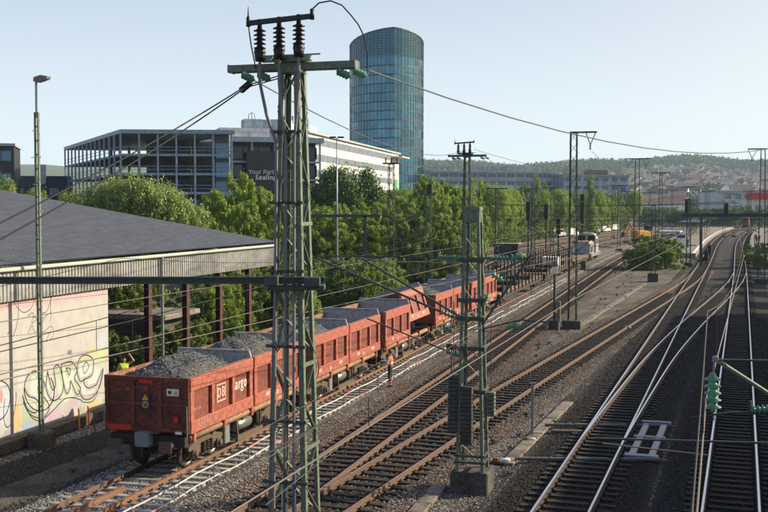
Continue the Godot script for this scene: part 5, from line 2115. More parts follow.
func make_bogie(parent: Node3D) -> Node3D:
	var b := Node3D.new()
	b.name = "bogie"
	parent.add_child(b, true)
	for z in [-0.9, 0.9]:
		for sx in [-1.0, 1.0]:
			var st := mb()
			var xf := Transform3D(Basis(Vector3.BACK, -PI / 2), Vector3(sx * 0.75, 0.46, z))
			if sx < 0:
				xf = Transform3D(Basis(Vector3.BACK, PI / 2), Vector3(sx * 0.75, 0.46, z))
			lathe(st, [Vector2(0, -0.05), Vector2(0.46, -0.05), Vector2(0.475, -0.035), Vector2(0.445, 0.0), Vector2(0.44, 0.075), Vector2(0.37, 0.08), Vector2(0.35, 0.045), Vector2(0.16, 0.03), Vector2(0.13, 0.1), Vector2(0, 0.1)], xf, 22)
			part("wheel", st, M.tyre, b)
			st = mb()
			box(st, Vector3(sx * 1.03, 0.46, z), Vector3(0.24, 0.3, 0.34), 0.04)
			lathe(st, [Vector2(0, 0), Vector2(0.13, 0), Vector2(0.12, 0.05), Vector2(0, 0.06)], Transform3D(Basis(Vector3.BACK, -PI / 2 * sx), Vector3(sx * 1.14, 0.46, z)), 12)
			part("axle_box", st, M.bogie, b)
		var ax := mb()
		tube(ax, [Vector3(-0.75, 0.46, z), Vector3(0.75, 0.46, z)], 0.08, 8)
		part("axle", ax, M.underframe, b)
	for sx in [-1.0, 1.0]:
		var st := mb()
		# fish-bellied side frame, deepest in the middle
		prism(st, [Vector2(-1.25, 0.72), Vector2(-0.7, 0.86), Vector2(0.7, 0.86), Vector2(1.25, 0.72), Vector2(1.25, 0.60), Vector2(0.62, 0.52), Vector2(0.3, 0.30), Vector2(-0.3, 0.30), Vector2(-0.62, 0.52), Vector2(-1.25, 0.60)], -0.06, 0.06, Transform3D(Basis(Vector3(0, 0, -1), Vector3.UP, Vector3(1, 0, 0)), Vector3(sx * 1.0, 0, 0)))
		part("side_frame", st, M.bogie, b)
		for z in [-0.28, 0.0, 0.28]:
			st = mb()
			for k in 5:
				lathe(st, [Vector2(0.06, 0.36 + 0.075 * k), Vector2(0.105, 0.39 + 0.075 * k), Vector2(0.06, 0.42 + 0.075 * k)], Transform3D(Basis.IDENTITY, Vector3(sx * 1.10, 0, z)), 10)
			part("spring", st, M.underframe, b)
		st = mb()
		bar(st, Vector3(sx * 0.9, 0.28, -1.5), Vector3(sx * 0.9, 0.24, 1.5), 0.05, 0.07)
		for z in [-1.42, -0.38, 0.38, 1.42]:
			box(st, Vector3(sx * 0.78, 0.46, z), Vector3(0.14, 0.42, 0.09), 0.02)
			bar(st, Vector3(sx * 0.85, 0.5, z), Vector3(sx * 0.85, 0.95, z * 0.93), 0.05, 0.06)
		part("brake_rigging", st, M.underframe, b)
	var st2 := mb()
	box(st2, Vector3(0, 0.72, 0), Vector3(2.0, 0.22, 0.55), 0.03)
	part("bolster", st2, M.bogie, b)
	return b

func side_text(parent: Node3D, words: String, h: float, at: Vector3, m: Material, bold := false) -> void:
	part("lettering", text_mesh(words, h, 0.012, bold), m, parent, Transform3D(Basis(Vector3(0, 0, -1), Vector3.UP, Vector3(1, 0, 0)), at))

func dump_body(wagon: Node3D, zc: float, fill: float, tilt: float, first: bool, last: bool, salt: int) -> Node3D:
	var L := 4.86
	var b := Node3D.new()
	b.name = "dump_body" if wagon.get_node_or_null("dump_body") == null else "dump_body_001"
	wagon.add_child(b, true)
	b.position = Vector3(0, 0, zc)
	if tilt != 0.0:
		b.transform = Transform3D(Basis.IDENTITY, Vector3(0, 0, zc)) * Transform3D(Basis(Vector3.BACK, tilt), Vector3(-0.9, 1.3, 0)) * Transform3D(Basis.IDENTITY, Vector3(0.9, -1.3, 0))
	var h := L / 2
	var st := mb()
	box(st, Vector3(0, 1.40, 0), Vector3(2.78, 0.12, L - 0.06))
	part("floor", st, M.wagon_inside, b)
	for sx in [-1.0, 1.0]:
		st = mb()
		box(st, Vector3(sx * 1.37, 2.18, 0), Vector3(0.04, 1.6, L - 0.1))
		part("side_plate", st, M.wagon_red, b)
		st = mb()
		box(st, Vector3(sx * 1.342, 2.26, 0), Vector3(0.014, 1.61, L - 0.2))
		part("lining", st, M.wagon_tan, b)
		st = mb()
		box(st, Vector3(sx * 1.44, 2.85, 0), Vector3(0.16, 0.42, L - 0.02), 0.02)
		part("top_chord", st, M.wagon_rib, b)
		st = mb()
		box(st, Vector3(sx * 1.455, 1.52, 0), Vector3(0.13, 0.40, L - 0.02), 0.02)
		part("bottom_chord", st, M.wagon_rib, b)
		for k in 4:
			st = mb()
			var z: float = [-h + 0.15, -h / 3 + 0.02, h / 3 - 0.02, h - 0.15][k]
			box(st, Vector3(sx * 1.44, 2.18, z), Vector3(0.12, 0.93, 0.26 if k in [0, 3] else 0.2), 0.015)
			part("side_post", st, M.wagon_rib, b)
	# end walls; the far one stands higher and shows its grey inside
	var near := h - 0.05
	st = mb()
	box(st, Vector3(0, 2.2, near), Vector3(2.92, 1.72, 0.06))
	part("near_end_wall", st, M.wagon_end if first else M.wagon_red, b)
	st = mb()
	prism(st, [Vector2(-1.44, 1.35), Vector2(1.44, 1.35), Vector2(1.44, 3.06), Vector2(1.36, 3.24), Vector2(-1.36, 3.24), Vector2(-1.44, 3.06)], -0.04, 0.04, Transform3D(Basis(Vector3.RIGHT, deg_to_rad(-5)), Vector3(0, 0.08, -near + 0.24)))
	part("far_end_wall", st, M.wagon_inside, b)
	st = mb()
	box(st, Vector3(0, 3.30, -near + 0.01), Vector3(2.78, 0.07, 0.10), 0.01)
	part("far_end_cap", st, M.wagon_inside, b)
	if first:
		var rib := mb()
		for x in [-1.40, -0.47, 0.47, 1.40]:
			box(rib, Vector3(x, 2.2, near + 0.06), Vector3(0.13, 1.74, 0.09), 0.015)
		for y in [1.42, 2.22, 3.0]:
			box(rib, Vector3(0, y, near + 0.055), Vector3(2.94, 0.13, 0.08), 0.015)
		for i in 3:
			for k in 2:
				var x0 := -1.34 + 0.93 * i
				var y0 := 1.5 + 0.79 * k
				bar(rib, Vector3(x0, y0, near + 0.035), Vector3(x0 + 0.81, y0 + 0.66, near + 0.035), 0.05, 0.06, 0.0, Vector3.BACK)
				bar(rib, Vector3(x0, y0 + 0.66, near + 0.04), Vector3(x0 + 0.81, y0, near + 0.04), 0.05, 0.06, 0.0, Vector3.BACK)
		part("end_rib", rib, M.wagon_end, b)
		var mk := [["hazard_plate", Vector3(0.93, 2.62, 0), Vector3(0.42, 0.22, 0.02), M.white_paint], ["safety_plate", Vector3(-0.02, 2.3, 0), Vector3(0.34, 0.50, 0.02), M.blue_paint], ["red_patch", Vector3(-0.92, 1.45, 0.02), Vector3(0.84, 0.17, 0.02), M.red_paint], ["red_patch", Vector3(-0.62, 2.66, 0), Vector3(0.12, 0.1, 0.02), M.red_paint], ["red_patch", Vector3(0.0, 2.70, 0), Vector3(0.14, 0.1, 0.02), M.red_paint], ["red_patch", Vector3(1.02, 1.78, 0), Vector3(0.16, 0.18, 0.02), M.red_paint], ["red_patch", Vector3(0.0, 2.92, 0.02), Vector3(0.5, 0.10, 0.02), M.red_paint], ["data_plate", Vector3(1.12, 1.36, 0.02), Vector3(0.22, 0.09, 0.02), M.white_paint]]
		for q in mk:
			st = mb()
			box(st, q[1] + Vector3(0, 0, near + 0.105), q[2])
			part(q[0], st, q[3], b)
		# marks on the plates
		st = mb()
		tri(st, Vector3(-0.14, 2.34, near + 0.12), Vector3(0.10, 2.34, near + 0.12), Vector3(-0.02, 2.53, near + 0.12), Vector3.BACK)
		part("warning_triangle", st, M.yellow_paint, b)
		st = mb()
		for i in 18:
			var a0 := TAU * i / 18.0
			var a1 := TAU * (i + 1) / 18.0
			quad(st, Vector3(-0.02 + cos(a0) * 0.11, 2.2 + sin(a0) * 0.11, near + 0.12), Vector3(-0.02 + cos(a1) * 0.11, 2.2 + sin(a1) * 0.11, near + 0.12), Vector3(-0.02 + cos(a1) * 0.07, 2.2 + sin(a1) * 0.07, near + 0.12), Vector3(-0.02 + cos(a0) * 0.07, 2.2 + sin(a0) * 0.07, near + 0.12), Vector3.BACK)
		box(st, Vector3(-0.02, 2.22, near + 0.12), Vector3(0.03, 0.09, 0.004))
		part("ring_mark", st, M.yellow_paint, b)
		st = mb()
		tri(st, Vector3(0.96, 2.55, near + 0.12), Vector3(1.12, 2.55, near + 0.12), Vector3(1.04, 2.69, near + 0.12), Vector3.BACK)
		part("warning_triangle", st, M.yellow_paint, b)
		st = mb()
		box(st, Vector3(0.83, 2.62, near + 0.12), Vector3(0.11, 0.10, 0.004))
		part("black_mark", st, M.black, b)
		st = mb()
		box(st, Vector3(0.12, 1.36, near + 0.25), Vector3(0.8, 0.04, 0.24), 0.01)
		part("step", st, M.bogie, b)
		st = mb()
		tube(st, [Vector3(1.42, 1.0, near + 0.14), Vector3(1.42, 2.2, near + 0.14)], 0.018, 6)
		tube(st, [Vector3(-1.42, 1.5, near + 0.14), Vector3(-1.42, 1.7, near + 0.2), Vector3(-1.42, 2.1, near + 0.14)], 0.018, 6)
		part("handrail", st, M.galvanised, b)
	if fill > 0.0:
		st = mb()
		var spots := heap(st, 2.66, L - 0.35, fill - 0.34, fill + 0.44, salt, Transform3D(Basis.IDENTITY, Vector3(0, 0, 0.04)))
		var g := part("gravel_load", st, M.gravel, b)
		var pl := []
		var cl := []
		for p in spots:
			var s := rng.randf_range(0.05, 0.10)
			pl.append(Transform3D(Basis(Vector3(rng.randf() - 0.5, 1, rng.randf() - 0.5).normalized(), rng.randf() * TAU).scaled(Vector3(s, s * 0.8, s * 0.85)), p))
			var k := rng.randf_range(0.5, 1.45)
			cl.append(Color(0.19 * k, 0.20 * k, 0.205 * k))
		many("gravel_stones", pebble, M.stone, pl, g, cl)
	return b

func wagon(label: String, d: float, loads: Array, tilts: Array, lettered: bool, salt: int) -> void:
	var s := track_slope(T.freight, d + 5.0)
	var root := thing("ballast_wagon", label, "freight wagon", P(track_x(T.freight, d), 0.18, d), yaw_of(s), "red ballast wagons of the train")
	var L := 9.9
	# underframe
	var st := mb()
	box(st, Vector3(0, 1.02, -L / 2), Vector3(0.6, 0.34, L - 0.1), 0.02)
	box(st, Vector3(0, 1.05, -0.12), Vector3(2.6, 0.34, 0.2), 0.02)
	box(st, Vector3(0, 1.05, -L + 0.12), Vector3(2.6, 0.34, 0.2), 0.02)
	for k in 7:
		box(st, Vector3(0, 1.14, -1.0 - 1.3 * k), Vector3(2.5, 0.16, 0.12))
	part("underframe", st, M.underframe, root)
	for sx in [-1.0, 1.0]:
		st = mb()
		lathe(st, [Vector2(0, 0), Vector2(0.115, 0), Vector2(0.115, L - 0.5), Vector2(0, L - 0.5)], Transform3D(Basis(Vector3.RIGHT, -PI / 2), Vector3(sx * 1.30, 1.14, -0.25)), 12)
		part("tipping_shaft", st, M.wagon_tan, root)
		for k in 5:
			st = mb()
			box(st, Vector3(sx * 1.33, 1.16, -0.4 - 2.25 * k), Vector3(0.28, 0.32, 0.16), 0.02)
			part("shaft_bracket", st, M.wagon_rib, root)
	for z in [-2.0, -L + 2.0]:
		if bogie_proto == null:
			bogie_proto = make_bogie(root)
			bogie_proto.position = Vector3(0, 0, z)
		else:
			var b: Node3D = bogie_proto.duplicate()
			b.name = "bogie" if root.get_node_or_null("bogie") == null else "bogie_001"
			root.add_child(b, true)
			b.position = Vector3(0, 0, z)
	# air tank, brake cylinders and boxes between the bogies
	st = mb()
	lathe(st, [Vector2(0, 0), Vector2(0.16, 0.0), Vector2(0.23, 0.05), Vector2(0.23, 1.15), Vector2(0.16, 1.2), Vector2(0, 1.2)], Transform3D(Basis(Vector3.RIGHT, -PI / 2), Vector3(0.98, 0.72, -4.3)), 16)
	part("air_tank", st, M.tank_metal, root)
	st = mb()
	bar(st, Vector3(1.30, 0.38, -3.9), Vector3(1.30, 0.34, -6.1), 0.09, 0.18)
	bar(st, Vector3(1.28, 1.05, -3.9), Vector3(1.30, 0.4, -4.0), 0.06, 0.06)
	bar(st, Vector3(1.28, 1.05, -6.0), Vector3(1.30, 0.4, -5.9), 0.06, 0.06)
	part("step_board", st, M.bogie, root)
	st = mb()
	box(st, Vector3(0.95, 0.68, -3.55), Vector3(0.34, 0.8, 0.4), 0.03)
	part("valve_box", st, M.galvanised, root)
	st = mb()
	box(st, Vector3(0.8, 0.6, -6.6), Vector3(0.5, 0.4, 0.6), 0.05)
	tube(st, [Vector3(0.3, 0.7, -3.0), Vector3(0.2, 0.55, -7.0)], 0.05, 8)
	tube(st, [Vector3(0.7, 0.62, -3.2), Vector3(0.75, 0.55, -6.9)], 0.035, 8)
	part("brake_gear", st, M.underframe, root)
	# ends: buffers, coupling, hoses
	for e in [[0.0, 1.0], [-L, -1.0]]:
		for sx in [-1.0, 1.0]:
			st = mb()
			var xf := Transform3D(Basis(Vector3.RIGHT, PI / 2 * e[1]), Vector3(sx * 0.875, 0.98, e[0]))
			lathe(st, [Vector2(0, 0), Vector2(0.12, 0), Vector2(0.12, 0.30), Vector2(0.08, 0.30), Vector2(0.08, 0.44), Vector2(0, 0.44)], xf, 12)
			box(st, Vector3(sx * 0.875, 0.98, e[0] + 0.46 * e[1]), Vector3(0.45, 0.36, 0.05), 0.03)
			part("buffer", st, M.bogie, root)
		st = mb()
		tube(st, [Vector3(0, 0.98, e[0]), Vector3(0, 0.94, e[0] + 0.28 * e[1]), Vector3(0, 0.6, e[0] + 0.33 * e[1])], 0.045, 8)
		tube(st, [Vector3(0.4, 0.95, e[0]), Vector3(0.42, 0.6, e[0] + 0.22 * e[1]), Vector3(0.36, 0.45, e[0] + 0.15 * e[1])], 0.025, 6)
		tube(st, [Vector3(-0.4, 0.95, e[0]), Vector3(-0.42, 0.6, e[0] + 0.22 * e[1]), Vector3(-0.36, 0.45, e[0] + 0.15 * e[1])], 0.025, 6)
		part("coupling", st, M.underframe, root)
	st = mb()
	box(st, Vector3(0.02, 1.16, 0.24), Vector3(0.48, 0.46, 0.34), 0.03)
	part("end_box", st, plain_mat(Color(0.42, 0.46, 0.50), 0.5), root)
	for k in 2:
		var zc := -0.02 - 4.86 / 2 - 4.97 * k
		var b := dump_body(root, zc, loads[k], tilts[k], lettered and k == 0, k == 1, salt + k)
		if lettered and k == 0:
			st = mb()
			var z0 := -0.42
			for q in [[Vector3(0, 0.27, 0), Vector3(0.012, 0.05, 0.70)], [Vector3(0, -0.27, 0), Vector3(0.012, 0.05, 0.70)], [Vector3(0, 0, 0.325), Vector3(0.012, 0.5, 0.05)], [Vector3(0, 0, -0.325), Vector3(0.012, 0.5, 0.05)]]:
				box(st, Vector3(1.402, 2.24, 0.0) + q[0], q[1])
			part("logo_frame", st, M.faded_white, b)
			side_text(b, "DB", 0.46, Vector3(1.40, 2.24, 0.0), M.faded_white, true)
			side_text(b, "Cargo", 0.47, Vector3(1.40, 2.28, -1.44), plain_mat(Color(0.80, 0.72, 0.69), 0.6), true)
			side_text(b, "80 D-DB", 0.13, Vector3(1.40, 2.02, 1.75), M.faded_white)
			side_text(b, "33 80 672 4 117-3", 0.17, Vector3(1.527, 1.62, 1.35), M.faded_white)
			side_text(b, "Fas 126   25 000 kg   10.8 m", 0.10, Vector3(1.527, 1.46, 1.2), M.faded_white)
			side_text(b, "REV 04.08", 0.12, Vector3(1.527, 1.55, -0.8), M.faded_white)
		else:
			for q in [[1.3, 0.34, 1.58], [0.3, 0.2, 1.5], [-1.2, 0.5, 1.56]]:
				st = mb()
				box(st, Vector3(1.525, q[2], q[0] + rng.randf_range(-0.2, 0.2)), Vector3(0.01, 0.14, q[1]))
				part("stencil_mark", st, M.faded_white, b)
	# small hand wheel on the side between the bodies of the second wagon
	if salt == 20:
		st = mb()
		var c := Vector3(1.62, 1.75, -0.2)
		var ring := []
		for i in 21:
			var a := TAU * i / 20.0
			ring.append(c + Vector3(0, sin(a) * 0.38, cos(a) * 0.38))
		tube(st, ring, 0.025, 6, false)
		for i in 4:
			var a := TAU * i / 4.0 + 0.4
			tube(st, [c, c + Vector3(0, sin(a) * 0.38, cos(a) * 0.38)], 0.016, 5)
		tube(st, [c, c - Vector3(0.25, 0, 0)], 0.03, 6)
		part("hand_wheel", st, M.bogie, root)

func train() -> void:
	var v := [Vector3(0.5, 0.02, 0.1), Vector3(-0.45, 0.05, 0.15), Vector3(0.05, 0.42, -0.05), Vector3(0.0, -0.3, 0.0), Vector3(0.1, 0.1, 0.5), Vector3(-0.1, 0.0, -0.48)]
	var sp := mb()
	for f in [[0, 2, 4], [4, 2, 1], [1, 2, 5], [5, 2, 0], [0, 3, 4], [4, 3, 1], [1, 3, 5], [5, 3, 0]]:
		tri(sp, v[f[0]], v[f[1]], v[f[2]], v[f[0]] + v[f[1]] + v[f[2]])
	pebble = done(sp)
	wagon("nearest red ballast wagon heaped with grey gravel, white lettering on its side", 33.25, [3.0, 3.02], [0.0, 0.0], true, 10)
	wagon("second red ballast wagon from the front, its rear body nearly empty", 43.6, [2.95, 2.1], [0.0, 0.0], false, 20)
	wagon("third red ballast wagon whose rear body is tipped up", 53.95, [1.9, 0.0], [0.0, deg_to_rad(17)], false, 30)
	wagon("fourth red ballast wagon, behind the tipped one", 64.3, [2.9, 2.6], [0.0, 0.0], false, 40)
	wagon("last red ballast wagon, coupled to the flat wagons", 74.65, [2.6, 2.7], [0.0, 0.0], false, 50)
	# flat wagons with stakes
	var looks := ["flat wagon with tall stakes just behind the last red ballast wagon", "flat wagon with stakes and a white crate on its deck", "empty brown flat wagon coupled to the locomotive"]
	for k in 3:
		var d := 86.5 + 26.0 * k
		var s := track_slope(T.freight, d + 10.0)
		var root := thing("flat_wagon", looks[k], "flat wagon", P(track_x(T.freight, d), 0.18, d), yaw_of(s), "flat wagons of the train")
		var L := 25.0 if k < 2 else 17.0
		var st := mb()
		box(st, Vector3(0, 1.0, -L / 2), Vector3(2.7, 0.42, L), 0.02)
		part("frame", st, M.underframe, root)
		for i in int(L):
			st = mb()
			box(st, Vector3(0, 1.25, -0.5 - i), Vector3(2.6, 0.08, 0.96), 0.01)
			part("deck_plank", st, plain_mat(Color(0.50, 0.38, 0.29).lightened(rng.randf() * 0.12), 0.9), root)
		if k < 2:
			for i in 12:
				for sx in [-1.0, 1.0]:
					st = mb()
					box(st, Vector3(sx * 1.36, 2.1, -1.0 - 2.08 * i), Vector3(0.12, 2.2, 0.14))
					part("stake", st, M.black, root)
		for e in [-2.8, -L + 2.8]:
			var b: Node3D = bogie_proto.duplicate()
			b.name = "bogie" if root.get_node_or_null("bogie") == null else "bogie_001"
			root.add_child(b, true)
			b.position = Vector3(0, 0, e)
		st = mb()
		for e in [0.0, -L]:
			for sx in [-1.0, 1.0]:
				box(st, Vector3(sx * 0.875, 1.0, e), Vector3(0.4, 0.34, 0.8), 0.05)
		part("buffers", st, M.bogie, root)
		# loads are things of their own
		var base := root.transform
		if k < 2:
			for i in 3:
				var ld := mb()
				for j in 5:
					for row in 2:
						box(ld, Vector3(-1.0 + 0.5 * j, 0.1 + 0.2 * row, 0), Vector3(0.26, 0.18, 2.5), 0.01)
				solo("sleeper_stack", "stack of dark old sleepers on the flat wagons", "sleepers", ld, M.wood_sleeper, base * Transform3D(Basis.IDENTITY, Vector3(0, 1.3, -3.5 - 7.5 * i)), "stacks of sleepers on the flat wagons")
		if k == 1:
			var cr := mb()
			box(cr, Vector3(0, 0.5, 0), Vector3(1.8, 1.0, 2.4), 0.06)
			box(cr, Vector3(0, 1.05, 0), Vector3(1.9, 0.08, 2.5), 0.02)
			solo("crate", "white crate standing on the second flat wagon", "crate", cr, M.white_paint, base * Transform3D(Basis.IDENTITY, Vector3(0, 1.3, -14.8)))
	locomotive()

func locomotive() -> void:
	var d := 157.5
	var root := thing("locomotive", "white and red diesel locomotive at the head of the train", "locomotive", P(track_x(T.freight, d), 0.18, d), yaw_of(track_slope(T.freight, d)))
	var white := plain_mat(Color(0.62, 0.63, 0.63), 0.4)
	var red := plain_mat(Color(0.64, 0.48, 0.42), 0.45)
	var st := mb()
	box(st, Vector3(0, 1.1, -7), Vector3(2.9, 0.5, 14), 0.04)
	part("frame", st, plain_mat(Color(0.45, 0.45, 0.45), 0.5), root)
	st = mb()
	prism(st, [Vector2(-1.15, 1.35), Vector2(1.15, 1.35), Vector2(1.15, 2.75), Vector2(0.85, 3.15), Vector2(-0.85, 3.15), Vector2(-1.15, 2.75)], -6.4, -0.7)
	part("long_hood", st, white, root)
	st = mb()
	prism(st, [Vector2(-1.16, 2.2), Vector2(1.16, 2.2), Vector2(1.16, 2.76), Vector2(0.86, 3.16), Vector2(-0.86, 3.16), Vector2(-1.16, 2.76)], -5.6, -1.9)
	part("hood_stripe", st, red, root)
	st = mb()
	prism(st, [Vector2(-1.15, 1.35), Vector2(1.15, 1.35), Vector2(1.1, 2.6), Vector2(0.8, 2.95), Vector2(-0.8, 2.95), Vector2(-1.1, 2.6)], -13.4, -9.4)
	part("short_hood", st, white, root)
	st = mb()
	prism(st, [Vector2(-1.45, 1.35), Vector2(1.45, 1.35), Vector2(1.45, 3.4), Vector2(1.15, 4.1), Vector2(0.6, 4.25), Vector2(-0.6, 4.25), Vector2(-1.15, 4.1), Vector2(-1.45, 3.4)], -9.4, -6.4)
	part("cab", st, white, root)
	for x in [-0.72, 0.72]:
		st = mb()
		box(st, Vector3(x, 3.5, -6.38), Vector3(1.05, 0.75, 0.06), 0.02)
		part("windscreen", st, M.glass_dark, root)
	for sx in [-1.0, 1.0]:
		st = mb()
		box(st, Vector3(sx * 1.45, 3.0, -7.9), Vector3(0.06, 0.8, 2.0), 0.02)
		part("side_window", st, M.glass_dark, root)
		for z in [-2.0, -3.2, -4.4]:
			st = mb()
			box(st, Vector3(sx * 1.16, 1.9, z), Vector3(0.04, 0.8, 0.8))
			part("grille", st, M.sign_dark, root)
	for sx in [-0.75, 0.75]:
		st = mb()
		lathe(st, [Vector2(0, 0), Vector2(0.14, 0), Vector2(0.14, 0.08), Vector2(0, 0.1)], Transform3D(Basis(Vector3.RIGHT, PI / 2), Vector3(sx, 2.1, -0.7)), 10)
		part("headlight", st, plain_mat(Color(0.8, 0.8, 0.75), 0.2), root)
	st = mb()
	for sx in [-1.0, 1.0]:
		tube(st, [Vector3(sx * 1.4, 1.4, -0.2), Vector3(sx * 1.4, 2.4, -0.2), Vector3(sx * 1.4, 2.4, -6.2)], 0.025, 5)
		box(st, Vector3(sx * 0.875, 1.05, 0.3), Vector3(0.42, 0.36, 0.6), 0.05)
	part("handrail", st, M.sign_dark, root)
	for z in [-2.8, -11.2]:
		var b: Node3D = bogie_proto.duplicate()
		b.name = "bogie" if root.get_node_or_null("bogie") == null else "bogie_001"
		root.add_child(b, true)
		b.position = Vector3(0, 0, z)

# ---------------------------------------------------------------- beside the tracks

func fence_and_troughs() -> void:
	var root := thing("barrier_fence", "low red and white work barrier on thin posts along the freight track", "barrier", Vector3.ZERO)
	var white = plain_mat(Color(0.72, 0.71, 0.70), 0.7)
	var pink := plain_mat(Color(0.84, 0.50, 0.50), 0.6)
	var d := 26.0
	var i := 0
	var at := func(dd: float, y: float) -> Vector3:
		return P(track_x(T.freight, dd) + 2.12 + 0.06 * sin(dd * 1.3) + 0.008 * maxf(dd - 60.0, 0.0), y, dd)
	while d < 118.0:
		var n := d + 2.42
		var st := mb()
		var p: Vector3 = at.call(d, 0.0)
		box(st, p + Vector3(0, 0.2, 0), Vector3(0.04, 0.62, 0.04))
		part("post", st, M.galvanised, root)
		if i % 3 == 0 or d < 42:
			st = mb()
			bar(st, p + Vector3(0, 0.40, 0), p + Vector3(0.62, -0.06, 0.25), 0.03, 0.03)
			part("brace", st, M.galvanised, root)
		for rail in 2:
			var y := [0.47, 0.08][rail] as float
			for k in 2:
				var a: Vector3 = at.call(lerpf(d, n, k * 0.5), y + 0.02 * sin(d * 3.1 + k))
				var b: Vector3 = at.call(lerpf(d, n, k * 0.5 + 0.5), y + 0.02 * sin(d * 3.1 + k + 1))
				st = mb()
				bar(st, a, b, 0.02, 0.045)
				var m: Material = white
				if (i * 3 + rail) % 4 == 0 and k == 0:
					m = pink
				part("barrier_board", st, m, root)
		d = n
		i += 1
	# concrete cable trough between the third and the main track, lid by lid
	var tr := thing("cable_trough", "line of concrete cable trough lids from the stout mast into the yard", "cable trough", Vector3.ZERO)
	d = 22.0
	while d < 119.0:
		if d > 32.0 and d < 35.4:
			d = 35.4
		if d > 46.2 and d < 75.0:
			d = 75.0
		var path := [Vector2(20, -1.93), Vector2(33, 1.84)] if d < 33.0 else ([Vector2(35, 3.95), Vector2(47, 8.19)] if d < 47.0 else [Vector2(75, 13.4), Vector2(120, 29.4)])
		var s := track_slope(path, d)
		var len := 1.0 / sqrt(1 + s * s)
		var st := mb()
		box(st, Vector3(0, 0.0, -0.5), Vector3(0.46, 0.14, 0.975), 0.015)
		part("lid", st, M.trough, tr, Transform3D(Basis(Vector3.UP, yaw_of(s) + rng.randf_range(-0.02, 0.02)), P(track_x(path, d), -0.07 + rng.randf_range(-0.012, 0.012), d)))
		d += len

